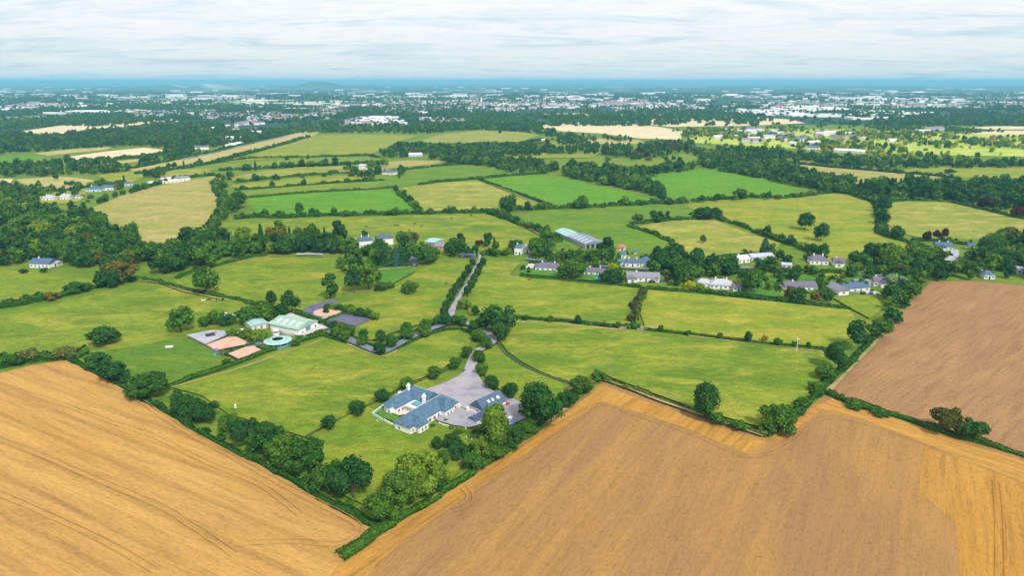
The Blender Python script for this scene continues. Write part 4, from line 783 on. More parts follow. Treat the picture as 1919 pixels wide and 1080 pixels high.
# big trees
BIG = [
 (187, 690, 30, 'multi', 'dark', 'low spreading tree at the estate corner beside the west paddock', 1.4), (217, 712, 36, 'multi', 'dark', 'second spreading tree from the west corner of the estate', 1.5),
 (277, 745, 45, 'multi', 'dark', 'wide dark tree where the clipped hedge meets the stubble', 1.6), (352, 780, 42, 'multi', 'dark', 'wide tree on the stubble edge below the clipped hedge', 1.2),
 (382, 790, 45, 'multi', 'dark', 'tree joined to the right of the wide stubble edge tree', 1.1), (334, 760, 26, 'round', 'dark', 'small tree behind the wide tree on the stubble edge', 1.0),
 (433, 818, 38, 'round', 'mid', 'small round tree left of the great dark row', 1.0), (468, 832, 52, 'multi', 'dark', 'first great dark tree of the row below the main paddock', 1.05),
 (503, 848, 62, 'multi', 'dark', 'second great dark tree of the row below the main paddock', 1.0), (538, 868, 60, 'multi', 'mid', 'third great tree of the row below the main paddock', 1.0),
 (570, 890, 68, 'multi', 'dark', 'last great dark tree of the row below the main paddock', 1.05), (618, 915, 52, 'multi', 'mid', 'bright topped round tree left of the house lawn corner', 1.1),
 (664, 938, 68, 'round', 'dark', 'large dark round tree at the bottom corner of the lawn', 1.1), (640, 925, 48, 'round', 'dark', 'dark tree wedged between two larger lawn corner trees', 1.0),
 (722, 975, 58, 'multi', 'mid', 'leafy tree right above the lowest estate corner', 1.0), (752, 955, 72, 'multi', 'light', 'pale loose tree near the lowest estate corner', 0.95),
 (790, 922, 78, 'multi', 'light', 'tall pale feathery tree on the lower lawn', 0.95), (765, 905, 52, 'multi', 'light', 'thin pale tree on the lawn behind the feathery one', 1.0),
 (820, 905, 45, 'multi', 'light', 'pale shrubby tree right of the feathery tree', 1.0), (832, 872, 25, 'round', 'mid', 'small bright round bush tree on the lawn', 0.9),
 (848, 842, 32, 'multi', 'dark', 'dark ragged garden tree by the forecourt wall', 0.9), (862, 862, 34, 'multi', 'dark', 'dark garden tree below the forecourt wall', 1.0),
 (820, 845, 22, 'round', 'dark', 'small dark tree left of the garden rubble', 1.0), (905, 860, 40, 'multi', 'light', 'loose green tree right of the garden rubble', 1.0),
 (938, 845, 78, 'round', 'light', 'large green tree in front of the garage', 0.9), (915, 835, 40, 'multi', 'mid', 'leafy tree left of the tree before the garage', 1.0),
 (965, 835, 36, 'multi', 'mid', 'leafy tree below the round car park', 1.0), (890, 880, 36, 'multi', 'mid', 'leafy tree above the bottom hedge near the garden', 1.1),
 (925, 862, 36, 'multi', 'mid', 'tree filling the hedge corner below the garage', 1.1), (985, 815, 30, 'multi', 'mid', 'small tree left of the biggest round tree', 1.1),
 (1013, 800, 76, 'round', 'dark', 'biggest dark round tree right of the car park', 1.0), (1065, 762, 30, 'multi', 'dark', 'tree right of the biggest round tree', 1.2),
 (1090, 738, 38, 'multi', 'mid', 'green tree on the edge of the east lawn', 1.0), (1123, 715, 22, 'multi', 'mid', 'small tree at the tip of the east lawn', 1.2),
 (1320, 785, 58, 'round', 'dark', 'upright dark tree in the big east paddock', 0.85), (1345, 795, 24, 'multi', 'mid', 'bush beside the upright dark tree', 1.2), (1385, 806, 20, 'multi', 'mid', 'low bush on the lower paddock hedge', 1.4),
 (1456, 808, 56, 'multi', 'mid', 'rounded tree at the lowest corner of the east paddock', 1.05), (1428, 812, 16, 'round', 'mid', 'small bush left of the east corner', 1.1),
 (1570, 695, 50, 'round', 'dark', 'round tree on the east boundary below its neighbour', 1.05), (1608, 655, 50, 'round', 'dark', 'round dark tree at the east tip of the estate', 1.0),
 (1643, 635, 40, 'multi', 'mid', 'spreading tree just outside the east tip', 1.1), (1545, 712, 30, 'multi', 'mid', 'low tree on the east boundary hedge', 1.2), (1528, 735, 22, 'multi', 'mid', 'bush on the east boundary hedge', 1.3), (1500, 765, 22, 'multi', 'mid', 'lowest bush on the east boundary hedge', 1.3),
 (198, 645, 38, 'multi', 'dark', 'wide lone tree in the left pasture', 1.35), (340, 622, 50, 'multi', 'mid', 'tall tree in the left pasture above the boundary', 0.95),
 (389, 552, 46, 'round', 'mid', 'round tree on the hedge above the stables', 1.0), (384, 612, 22, 'multi', 'mid', 'small bush left of the parked white cars', 1.0), (406, 608, 32, 'multi', 'mid', 'slim tree left of the parked white cars', 0.9),
 (428, 610, 22, 'multi', 'dark', 'bush in front of the parked white cars', 1.3), (510, 574, 26, 'round', 'dark', 'small round tree on a stem above the stables', 0.85), (548, 586, 40, 'round', 'dark', 'dark round tree above the barn', 0.95),
 (470, 605, 36, 'multi', 'mid', 'spreading tree above the teal shed', 1.3), (492, 600, 34, 'multi', 'mid', 'spreading tree left of the barn', 1.2), (524, 592, 26, 'multi', 'dark', 'tree tucked behind the barn', 1.1),
 (619, 560, 46, 'tall', 'mid', 'tall tree left of the two lawn trees', 1.1), (665, 548, 44, 'round', 'dark', 'left one of the two lawn trees with bare stems', 0.85), (691, 542, 52, 'multi', 'mid', 'right one of the two lawn trees', 0.95),
 (768, 550, 28, 'multi', 'mid', 'lone tree growing in a round planter', 1.1), (714, 545, 18, 'multi', 'mid', 'bush right of the lawn trees', 1.2), (730, 540, 14, 'multi', 'mid', 'low bush before the garden lawn', 1.5),
 (1775, 812, 54, 'multi', 'rust', 'autumn coloured tree on the tan field hedge', 1.05), (1817, 824, 44, 'multi', 'dark', 'dark tree beside the autumn tree', 1.05),
 (1508, 431, 29, 'round', 'dark', 'left one of the two lone round trees in the large pasture', 1.15), (1538, 452, 30, 'round', 'dark', 'right one of the two lone round trees in the large pasture', 1.0),
 (952, 399, 32, 'round', 'dark', 'dark round tree on the hedge below the bright green field', 1.05), (564, 405, 23, 'round', 'dark', 'dark tree on the hedge left of the bright field', 1.0), (448, 390, 28, 'round', 'dark', 'dark round tree beside the leafy field hedge', 1.2),
 (1317, 456, 14, 'round', 'mid', 'lone small tree in the dry pasture', 0.9), (1780, 326, 10, 'multi', 'dark', 'lone bush in the pale pasture', 2.0), (937, 250, 5, 'round', 'dark', 'lone bush on the domed field', 1.6),
 (1092, 391, 22, 'round', 'mid', 'round tree on the hedge under the bright green field', 1.1), (1238, 379, 24, 'round', 'dark', 'round tree at the corner of the bright green field', 1.0),
 (1194, 418, 20, 'multi', 'mid', 'pale tree at the left of the pasture corner', 1.1), (1232, 416, 24, 'multi', 'dark', 'dark tree on the pasture corner hedge', 1.2), (1250, 414, 18, 'tall', 'dark', 'slim tree on the pasture corner hedge', 1.0),
 (1320, 411, 26, 'multi', 'dark', 'broad dark tree at the top of the dry pasture', 1.5), (1340, 408, 22, 'multi', 'dark', 'second dark tree at the top of the dry pasture', 1.2),
 (1385, 374, 24, 'multi', 'mid', 'green tree on the hedge under the ringed field', 1.1), (1655, 398, 28, 'round', 'dark', 'upper round tree on the hedge of the large pasture', 1.1), (1655, 420, 26, 'round', 'dark', 'lower round tree on the hedge of the large pasture', 1.1), (1680, 448, 22, 'round', 'dark', 'round tree at the corner of the large pasture', 1.2),
 (1735, 452, 18, 'round', 'copper', 'left purple tree in a row behind the blue roofed house', 1.0), (1755, 450, 18, 'round', 'copper', 'middle purple tree in a row behind the blue roofed house', 1.0), (1770, 447, 17, 'round', 'copper', 'right purple tree in a row behind the blue roofed house', 0.8),
 (1850, 392, 26, 'multi', 'copper', 'purple tree at the edge of the plantation', 1.2), (1910, 408, 24, 'multi', 'copper', 'purple tree on the hedge at the right edge', 1.2),
 (1432, 478, 32, 'cedar', 'blue', 'blue fir behind the white house', 0.9), (1447, 482, 26, 'tall', 'light', 'pale green cypress beside the blue fir', 0.9),
 (1148, 513, 24, 'multi', 'yellow', 'bright yellow tree between two bungalows', 0.85), (1292, 545, 22, 'multi', 'yellow', 'yellow green tree left of the white bungalow', 1.0), (1310, 546, 18, 'multi', 'light', 'pale bush left of the grey roofed bungalow', 1.3),
 (1070, 522, 42, 'multi', 'mid', 'big leafy tree between the first two bungalows', 1.2), (1145, 531, 28, 'multi', 'dark', 'spreading tree in front of the yellow tree', 1.5), (1408, 550, 40, 'round', 'mid', 'round tree right of the grey roofed bungalow', 0.95),
 (1490, 566, 30, 'multi', 'dark', 'dark tree in front of the dark roofed bungalow', 1.2), (1725, 534, 26, 'tall', 'light', 'pale upright tree at the tan field corner', 1.3), (1680, 540, 28, 'multi', 'grey', 'silvery tree right of the blue roofed house', 1.5),
 (913, 462, 26, 'tall', 'dark', 'dark upright pair tree behind the village', 1.3), (898, 462, 12, 'round', 'copper', 'small dark tree left of the upright tree', 1.3), (852, 478, 38, 'multi', 'dark', 'tall dark tree left of the estate gate', 1.0), (865, 472, 34, 'tall', 'dark', 'slim dark tree behind the estate gate', 1.0),
 (966, 468, 22, 'multi', 'dark', 'dark tree above the village white house', 1.2), (798, 495, 42, 'multi', 'mid', 'leafy tree right of the dark garden building', 1.0), (765, 470, 38, 'multi', 'rust', 'brownish crowned tree behind the manor', 1.0),
 (742, 500, 36, 'cedar', 'blue', 'wide dark fir in the manor garden', 0.8), (722, 500, 36, 'cedar', 'needle', 'wide dark fir left of its twin', 0.8), (757, 499, 34, 'cedar', 'needle', 'wide dark fir right of its twin', 0.8), (706, 494, 30, 'multi', 'light', 'bright green tree left of the dark firs', 0.95), (685, 458, 26, 'tall', 'dark', 'slim tree behind the manor', 1.0),
 (690, 480, 24, 'multi', 'mid', 'leafy tree before the manor', 1.2), (712, 474, 24, 'round', 'dark', 'dark tree before the coach house of the manor', 1.1), (703, 470, 18, 'multi', 'light', 'pale bushy tree under the manor windows', 1.3),
 (230, 530, 46, 'multi', 'rust', 'dark brownish tree at the edge of the left wood', 1.3), (205, 536, 36, 'multi', 'dark', 'dark tree below the left wood', 1.3), (300, 512, 36, 'multi', 'dark', 'dark tree left of the leafy belt', 1.0), (325, 510, 34, 'multi', 'dark', 'dark tree on the leafy belt', 1.1), (385, 500, 46, 'multi', 'mid', 'large pale green tree on the leafy belt', 1.1), (45, 512, 10, 'multi', 'dark', 'left low bush before the left wood', 1.5), (82, 511, 10, 'multi', 'dark', 'right low bush before the left wood', 1.5),
 (105, 337, 12, 'round', 'dark', 'lone tree in the tan field on the left', 1.0), (1575, 752, 14, 'round', 'mid', 'small bush at the hedge end by the tan field', 1.0), (1600, 765, 14, 'multi', 'mid', 'round bush on the tan field hedge', 2.0), (1648, 779, 14, 'multi', 'mid', 'second round bush on the tan field hedge', 2.0),
 (60, 676, 26, 'multi', 'scrub', 'pale scrubby tree on the left stubble hedge', 1.6), (125, 672, 26, 'multi', 'scrub', 'grey green scrubby tree near the left estate corner', 1.5), (30, 684, 20, 'multi', 'hedge', 'low bushy tree on the left stubble hedge', 1.6), (148, 548, 20, 'multi', 'dark', 'dark bushy tree on the hedge of the left pastures', 2.2), (100, 562, 16, 'multi', 'rust', 'brownish bushy tree on the hedge of the left pastures', 1.8),
 (496, 643, 19, 'multi', 'light', 'bushy tree left of the horse walker tower', 1.2), (485, 640, 26, 'multi', 'light', 'bushy tree below the teal shed', 1.4), (462, 634, 22, 'multi', 'light', 'small leafy tree beside the white parasol', 1.1), (437, 632, 18, 'multi', 'light', 'small leafy tree left of the white parasol', 1.2), (555, 650, 14, 'multi', 'mid', 'bush right of the horse walker', 1.3), (498, 652, 9, 'multi', 'light', 'low bush left of the horse walker', 2.2), (425, 684, 14, 'multi', 'mid', 'small bush at the corner of the west paddock', 1.1),
 (612, 590, 12, 'round', 'dark', 'small round tree inside the lunge ring', 1.1), (858, 816, 15, 'multi', 'mid', 'small tree in a pot before the house', 1.0),
]
for x, y, s, shp, mt, l, wf in BIG: tr(x, y, s, shp, mt, l, None, wf)

for x_, y_, s_, l_ in ((835, 793, 9, 'small round bush at the house court side'), (812, 802, 8, 'low bush by the front wing of the big house'), (846, 806, 8, 'little bush against the low curved wall'), (868, 812, 12, 'yellow green bush below the court opening'),
                      (728, 764, 6, 'tiny bush inside the screen wall'), (747, 800, 8, 'bush at the corner of the walled lawn'), (895, 812, 14, 'bush under the small store'), (930, 818, 16, 'bush below the white wall piece'), (860, 838, 14, 'spreading bush beside the rockery'), (885, 845, 16, 'green bush right of the rockery')):
    tr(x_, y_, s_, 'multi', 'light' if 'yellow' in l_ else 'mid', l_, 'shrubs round the big house', 1.2)
# house keep-clear rectangles in the photograph (x0,y0,x1,y1)
CLEAR = [(995, 488, 1053, 512), (1092, 500, 1135, 520), (1170, 506, 1240, 532), (1166, 482, 1212, 503), (1160, 470, 1172, 488), (1187, 468, 1194, 478), (962, 456, 980, 480), (1153, 458, 1172, 472), (1036, 432, 1118, 468),
 (1310, 518, 1390, 548), (1380, 480, 1412, 498), (1515, 478, 1585, 500), (1464, 526, 1533, 548), (1558, 524, 1634, 555), (1634, 518, 1658, 540), (1464, 494, 1485, 504), (1748, 452, 1808, 472), (1838, 502, 1868, 526), (1905, 506, 1919, 516),
 (50, 482, 112, 504), (75, 362, 150, 378), (158, 346, 215, 362), (278, 334, 358, 348), (232, 340, 250, 350), (365, 272, 392, 280), (435, 266, 460, 275), (672, 300, 690, 320), (715, 315, 745, 330), (765, 286, 795, 296), (676, 452, 690, 466), (797, 452, 846, 468), (769, 470, 783, 500),
 (1520, 420, 1545, 432), (905, 478, 960, 486), (885, 478, 905, 486), (1385, 508, 1460, 560), (1628, 556, 1656, 580), (1562, 555, 1650, 576), (1782, 466, 1795, 490),
 (1015, 262, 1020, 264), (1510, 274, 1535, 282), (1560, 282, 1620, 288), (1395, 246, 1420, 252), (1430, 254, 1452, 260)]
OPEN_F = [pts for lab, mat, pts in FIELDS if max(q[1] for q in pts) < 345]
OPEN_PARK = [pts for lab, mat, pts in FIELDS if lab.startswith('yellow meadow')][0]
def clear_ok(x, y, h, wid):
    if y > 900:
        mx_, my_ = to_px(x, y, h * .55)
        if any(inpoly(mx_, my_, P_) for P_ in OPEN_F if P_ is not OPEN_PARK): return False
    bx, by = to_px(x, y); tx, ty = to_px(x, y, h); w = wid * FOC / dist(x, y) * 0.34
    for (a, b, c_, d) in CLEAR:
        if bx + w > a and bx - w < c_ and by > d - min(12, (d - b) * .6) and ty < d - 3: return False
    return True
def inpoly(px, py, P):
    r = False; j = len(P) - 1
    for i in range(len(P)):
        if (P[i][1] > py) != (P[j][1] > py) and px < (P[j][0] - P[i][0]) * (py - P[i][1]) / (P[j][1] - P[i][1]) + P[i][0]: r = not r
        j = i
    return r
COLN = {'dark': 'dark green', 'mid': 'green', 'light': 'pale green', 'yellow': 'yellow green', 'rust': 'brownish', 'copper': 'purple', 'needle': 'dark pointed', 'blue': 'bluish', 'orange': 'golden', 'grey': 'silvery', 'hedge': 'bushy', 'scrub': 'scrubby'}
WIDE = {'round': 0.95, 'tall': 0.6, 'multi': 1.08, 'ball': 0.88, 'spruce': 0.42, 'cedar': 0.85}
occ = {}
def wood(pts, space, hr, mix, where, group, shapes=('round', 'multi', 'round', 'tall'), px=True, jit=0.9, dens=1.0, clump=None):
    import mathutils
    """a stand of trees over an outline of the photograph; mix {material: weight}"""
    P = [G(*p) for p in pts] if px else pts
    x0, x1 = min(p[0] for p in P), max(p[0] for p in P); y0, y1 = min(p[1] for p in P), max(p[1] for p in P)
    ks, wts = list(mix), list(mix.values())
    yy = y0
    while yy < y1:
        xx = x0 + (rnd.random() * space)
        while xx < x1:
            x, y = xx + rnd.uniform(-.5, .5) * space * jit, yy + rnd.uniform(-.5, .5) * space * jit
            xx += space
            if rnd.random() > dens or not inpoly(x, y, P): continue
            h = rnd.uniform(*hr) * rnd.choice((.62, .8, .9, 1, 1, 1.12)); sh = rnd.choice(shapes); mt = rnd.choices(ks, wts)[0]
            if mt in ('needle', 'blue'): sh = 'spruce'
            if clump is not None and mathutils.noise.noise((x * clump, y * clump * .5, 4.4)) + .4 * mathutils.noise.noise((x * clump * 4, y * clump * 2, 1.4)) < 0.02 and rnd.random() > .07: continue
            if not clear_ok(x, y, h, h * WIDE[sh]): continue
            key = (int(x // 5), int(y // 5))
            if any((key[0] + a, key[1] + b) in occ for a in (0,) for b in (0,)): continue
            occ[key] = 1
            T.append([x, y, h, sh, rnd.randrange(6), mt, '%s tree %s' % (COLN[mt], where), group, False, rnd.uniform(0.9, 1.2)])
        yy += space
def row(pts, space, hr, mix, where, group, shapes=('round', 'multi'), jit=2.0, dens=0.9):
    P = [G(*p) for p in pts]; ks, wts = list(mix), list(mix.values())
    for i in range(len(P) - 1):
        l = math.hypot(P[i + 1][0] - P[i][0], P[i + 1][1] - P[i][1]); n = max(1, int(l / space))
        for k in range(n):
            if rnd.random() > dens: continue
            s = (k + rnd.random() * .8) / n
            x = P[i][0] * (1 - s) + P[i + 1][0] * s + rnd.gauss(0, jit); y = P[i][1] * (1 - s) + P[i + 1][1] * s + rnd.gauss(0, jit)
            h = rnd.uniform(*hr); sh = rnd.choice(shapes); mt = rnd.choices(ks, wts)[0]
            if mt in ('needle', 'blue'): sh = 'spruce'
            if True: T.append([x, y, h, sh, rnd.randrange(6), mt, '%s tree %s' % (COLN[mt], where), group, False, rnd.uniform(0.9, 1.15)])
DM = {'dark': 4, 'mid': 4, 'light': 1.0, 'rust': 0.3}
DM2 = {'dark': 3.5, 'mid': 4.5, 'light': 1.8, 'rust': 0.3, 'needle': .3, 'grey': .15}
DD = {'dark': 5, 'mid': 3.5, 'light': .5, 'needle': 0.3}
# left woods
wood([(-250, 415), (0, 408), (60, 402), (120, 408), (180, 418), (232, 452), (290, 472), (300, 490), (262, 495), (225, 516), (150, 500), (60, 498), (0, 505), (-250, 520)], 8.5, (9, 15), {'dark': 5, 'mid': 4, 'light': .8, 'rust': .5}, 'in the wood on the left below the hay field', 'trees of the left wood')
wood([(0, 365), (60, 372), (170, 385), (178, 400), (150, 420), (60, 412), (0, 425), (-200, 430), (-200, 360)], 13, (6, 11), DM, 'in the scrubby gardens beside the left cottages', 'trees round the left cottages', dens=0.6)
wood([(300, 478), (340, 462), (400, 452), (480, 458), (540, 458), (600, 456), (650, 462), (660, 478), (600, 476), (500, 477), (440, 486), (380, 502), (330, 518), (300, 505)], 8.5, (9, 14), DM2, 'in the leafy belt above the rounded pasture', 'trees of the leafy belt')
wood([(488, 462), (560, 452), (640, 455), (655, 470), (560, 474), (490, 474)], 9, (12, 18), {'dark': 3, 'mid': 2, 'needle': 2.5}, 'in the tall stand behind the rounded pasture', 'trees of the tall stand', ('tall', 'multi', 'tall'))
wood([(655, 478), (700, 470), (760, 468), (800, 470), (830, 475), (815, 486), (780, 505), (770, 500), (700, 500), (690, 520), (655, 515), (640, 495)], 9, (8, 13), DM2, 'in the gardens round the white manor', 'trees of the manor gardens', dens=0.75)
row([(640, 500), (655, 515), (668, 528)], 9, (7, 9), DM2, 'along the edge of the rounded pasture', 'trees of the rounded pasture edge')
# village
wood([(860, 480), (920, 474), (980, 472), (1050, 462), (1120, 468), (1170, 474), (1190, 488), (1150, 496), (1060, 494), (985, 488), (900, 486)], 9, (7, 12), DM2, 'in the village gardens behind the first bungalows', 'trees of the village gardens', dens=0.8)
wood([(1050, 460), (1110, 470), (1180, 478), (1150, 492), (1060, 486), (1000, 478)], 9, (10, 14), DM2, 'below the long blue grey shed', 'trees below the long shed')
wood([(1225, 480), (1290, 492), (1310, 500), (1290, 535), (1240, 530), (1215, 500)], 9, (10, 14), {'dark': 4, 'mid': 2}, 'in the dark clump in the middle of the village', 'trees of the village clump')
wood([(1310, 500), (1400, 503), (1480, 500), (1510, 508), (1450, 516), (1330, 520), (1300, 515)], 9, (7, 11), DM2, 'on the garden belt behind the grey roofed bungalow', 'trees of the garden belt')
wood([(1440, 488), (1520, 498), (1600, 506), (1660, 515), (1640, 528), (1560, 522), (1460, 516)], 10, (6, 10), DM2, 'among the gardens of the right hand bungalows', 'trees among the right hand gardens', dens=0.7)
wood([(1590, 488), (1660, 480), (1720, 478), (1760, 488), (1800, 500), (1850, 515), (1830, 525), (1745, 527), (1700, 540), (1660, 520), (1600, 505)], 8.5, (9, 13), DM, 'in the wood behind the tan ploughed field', 'trees behind the tan ploughed field')
wood([(1690, 530), (1742, 528), (1700, 578), (1655, 628), (1640, 618), (1600, 590), (1605, 570), (1655, 560)], 8.5, (8, 12), DM2, 'on the slope left of the tan ploughed field', 'trees left of the tan ploughed field')
wood([(1540, 566), (1600, 572), (1625, 600), (1598, 590), (1530, 575)], 8, (7, 10), DM2, 'behind the tip of the north east paddock', 'trees behind the north east paddock')
wood([(1800, 470), (1850, 458), (1919, 448), (2150, 450), (2150, 540), (1930, 532), (1872, 525), (1850, 510), (1810, 495)], 9, (9, 14), {'mid': 4, 'dark': 3, 'light': 1, 'rust': .6}, 'in the wood at the right edge', 'trees of the right edge wood')
row([(1470, 563), (1530, 568), (1560, 575)], 8, (6, 8), {'mid': 2, 'rust': 1}, 'in the hedge below the dark roofed bungalow', 'trees below the dark roofed bungalow')
row([(1330, 484), (1345, 490), (1360, 497), (1370, 502)], 7, (4, 6), DM2, 'on the slanting garden edge of the dry pasture', 'trees on the dry pasture garden edge')
GARD = ('multi', 'round', 'multi', 'tall')
wood([(975, 492), (1060, 496), (1160, 500), (1250, 506), (1300, 512), (1300, 540), (1180, 534), (1060, 524), (975, 516)], 6.5, (3, 7), DM2, 'in the gardens of the first three bungalows', 'trees in the first bungalow gardens', GARD, dens=0.55)
wood([(870, 478), (980, 474), (1150, 474), (1230, 486), (1300, 500), (1240, 508), (1100, 500), (960, 489), (880, 486)], 7, (4, 9), DM2, 'in the thick gardens behind the village row', 'trees behind the village row', GARD, dens=0.7)
wood([(1300, 505), (1420, 500), (1560, 506), (1670, 512), (1660, 556), (1540, 570), (1420, 560), (1310, 548)], 7, (3.5, 8), DM2, 'in the gardens of the right hand bungalows', 'trees in the right hand gardens', GARD, dens=0.62)
wood([(1370, 484), (1450, 482), (1560, 488), (1640, 494), (1680, 512), (1560, 508), (1420, 500)], 7, (4, 9), DM2, 'round the fir and the purple roofed villa', 'trees round the villa', GARD, dens=0.65)
wood([(1640, 545), (1690, 530), (1700, 560), (1660, 610), (1635, 600), (1650, 570)], 7, (6, 11), DM2, 'left of the tan ploughed field corner', 'trees at the tan field corner', GARD, dens=0.8)
wood([(1060, 322), (1190, 336), (1245, 366), (1228, 370), (1150, 352), (1060, 333)], 8.5, (8, 13), DD, 'in the belt between the bright field and the ringed field', 'trees between the bright and ringed fields')
wood([(640, 470), (800, 462), (860, 474), (820, 482), (700, 480), (650, 490)], 8, (6, 11), DM2, 'round the sheds beside the manor', 'trees round the manor sheds', GARD, dens=0.6)
wood([(700, 476), (800, 480), (795, 505), (770, 504), (690, 505)], 8, (7, 11), DM2, 'among the manor firs', 'trees among the manor firs', GARD, dens=0.6)
wood([(800, 470), (960, 472), (975, 482), (880, 482), (820, 482)], 9, (5, 9), DM2, 'behind the top boundary of the estate', 'trees behind the top boundary', GARD, dens=0.6)
wood([(20, 350), (240, 338), (260, 352), (175, 384), (60, 404), (0, 408), (-60, 380)], 11, (4, 9), DM2, 'round the cottages on the left', 'trees round the left meadow cottages', GARD, dens=0.5)
wood([(1740, 448), (1830, 458), (1840, 470), (1790, 478), (1740, 470)], 8, (4, 8), DM2, 'round the blue roofed house on the right', 'trees round the right blue house', GARD, dens=0.6)
row([(737, 980), (798, 941), (878, 889), (958, 834), (1048, 765)], 9, (2.4, 4.4), DM2, 'in the bottom hedge along the brown stubble', 'bushy trees of the bottom hedge', dens=.8, jit=.8)
row([(185, 693), (335, 782), (455, 849), (595, 924), (703, 979)], 11, (2.4, 4.4), {'dark': 2, 'mid': 2}, 'in the hedge along the golden stubble', 'bushy trees of the golden stubble hedge', dens=.7, jit=.8)
row([(1438, 815), (1530, 740), (1600, 675), (1645, 630)], 12, (2, 4.2), DM2, 'in the hedge up the east boundary', 'bushy trees of the east boundary hedge', dens=.5, jit=1)
# right
wood([(1610, 352), (1700, 350), (1919, 353), (2300, 360), (2300, 392), (1919, 396), (1850, 392), (1780, 375), (1700, 377), (1655, 372), (1610, 362)], 9, (10, 16), {'dark': 4, 'mid': 1.5, 'needle': 3}, 'in the dark plantation on the right', 'trees of the dark plantation')
wood([(1395, 306), (1440, 312), (1530, 330), (1600, 350), (1640, 372), (1590, 366), (1500, 352), (1420, 334), (1330, 318), (1300, 312), (1310, 300)], 10, (9, 14), DD, 'in the dark wood round the ringed green field', 'trees round the ringed green field')
wood([(1290, 288), (1400, 284), (1500, 292), (1600, 304), (1750, 308), (2300, 306), (2300, 313), (1750, 316), (1600, 316), (1500, 303), (1400, 300), (1300, 302)], 13, (9, 14), DD, 'in the belt above the pale pasture', 'trees of the upper right belt')
wood([(830, 300), (900, 294), (960, 300), (1010, 308), (1050, 318), (1020, 326), (950, 322), (900, 312), (830, 308)], 11, (8, 14), DD, 'in the wood above the tan square field', 'trees of the middle wood')
wood([(705, 283), (760, 274), (830, 272), (880, 276), (1000, 274), (1060, 285), (1000, 292), (900, 296), (800, 300), (720, 296)], 12, (8, 14), DM, 'in the belt under the domed field', 'trees of the domed field belt', dens=0.8)
wood([(1050, 318), (1100, 316), (1180, 322), (1250, 318), (1290, 308), (1310, 316), (1240, 330), (1190, 348), (1160, 345), (1080, 330)], 11, (9, 14), DD, 'in the wood beyond the bright green field', 'trees beyond the bright green field')
wood([(1000, 276), (1060, 268), (1200, 272), (1300, 276), (1300, 290), (1200, 300), (1120, 290), (1020, 290)], 14, (9, 14), {'dark': 4, 'mid': 3, 'rust': .8, 'copper': .3}, 'in the scattered woods of the middle distance', 'trees of the middle distance', dens=0.7)
wood([(1060, 290), (1300, 290), (1290, 320), (1100, 318)], 24, (7, 12), DM, 'among the small middle pastures', 'trees among the small pastures', dens=0.5)
row([(1440, 442), (1500, 465), (1545, 480), (1600, 490)], 12, (6, 9), DM, 'on the hedge down to the village', 'trees on the village hedge')
row([(1240, 380), (1300, 380), (1480, 372), (1560, 360)], 22, (6, 9), DM, 'on the hedge of the large pasture', 'trees on the large pasture hedge', dens=0.8)
row([(1500, 300), (1640, 320), (1700, 327)], 20, (7, 10), DM, 'on the hedge of the tan right field', 'trees on the tan right field hedge')
row([(1650, 440), (1720, 462), (1780, 484)], 14, (5, 8), DD, 'on the hedge above the right hand village', 'trees on the upper village hedge')
row([(480, 407), (700, 403), (900, 399)], 20, (5, 8), DM, 'on the long hedge below the bright fields', 'trees on the long hedge')
row([(960, 396), (1100, 390), (1290, 380)], 14, (5, 9), DM, 'on the hedge under the large bright field', 'trees on the bright field hedge')
row([(925, 402), (1000, 432), (1045, 455)], 12, (5, 8), DM, 'on the hedge of the cattle pasture', 'trees on the cattle pasture hedge')
row([(745, 358), (790, 396)], 14, (5, 8), DM, 'on the hedge beside the tan square', 'trees beside the tan square')
row([(440, 355), (720, 338)], 34, (6, 9), DM, 'on the strip field hedges', 'trees on the strip hedges')
row([(440, 342), (740, 322)], 22, (6, 10), DM, 'on the strip field hedges', 'trees on the strip hedges')
row([(450, 320), (560, 313), (640, 310)], 12, (8, 13), DD, 'in the row above the strip fields', 'trees above the strip fields')
wood([(525, 296), (560, 290), (612, 290), (620, 297), (560, 300), (525, 302)], 10, (10, 16), DD, 'in the tall copse on the rise', 'trees of the copse on the rise', ('tall', 'round'))
wood([(500, 311), (540, 306), (580, 308), (575, 318), (500, 320)], 10, (8, 13), DD, 'in the low copse on the rise', 'trees of the low copse')
wood([(640, 318), (700, 306), (730, 312), (765, 322), (750, 335), (690, 338), (640, 330)], 12, (8, 12), DM2, 'round the farm cluster', 'trees of the farm cluster', dens=0.8)
row([(386, 446), (410, 410), (421, 388), (412, 362), (404, 342)], 11, (5, 8), DM2, 'in the leafy hedge of the hay field', 'trees in the hay field hedge')
wood([(405, 330), (435, 328), (430, 345), (445, 380), (470, 404), (440, 410), (425, 400), (425, 370)], 13, (6, 11), {'dark': 3, 'mid': 3, 'rust': 1}, 'between the hay field and the strip fields', 'trees beside the hay field', dens=0.7)
row([(180, 384), (210, 372), (250, 360), (330, 338)], 12, (6, 9), DD, 'along the top of the hay field', 'trees along the hay field')
wood([(0, 345), (60, 358), (90, 362), (60, 378), (0, 382), (-200, 380), (-200, 345)], 14, (7, 12), DM, 'near the left edge cottages', 'trees near the left edge cottages', dens=0.75)
wood([(100, 360), (160, 352), (240, 345), (260, 350), (200, 362), (170, 372), (120, 372)], 13, (6, 10), DM, 'round the blue roofed cottages on the left', 'trees round the left cottages', dens=0.7)
wood([(265, 332), (290, 322), (310, 324), (300, 336)], 11, (8, 13), DD, 'in the dark copse beside the white barns', 'trees beside the white barns')
row([(300, 318), (360, 312), (400, 305)], 13, (7, 10), DD, 'in the dark row above the white barns', 'trees above the white barns')
wood([(-300, 300), (0, 304), (110, 306), (190, 312), (250, 322), (190, 326), (120, 330), (60, 332), (0, 333), (-300, 340)], 13, (9, 13), DD, 'in the dark left woods', 'trees of the dark left woods')
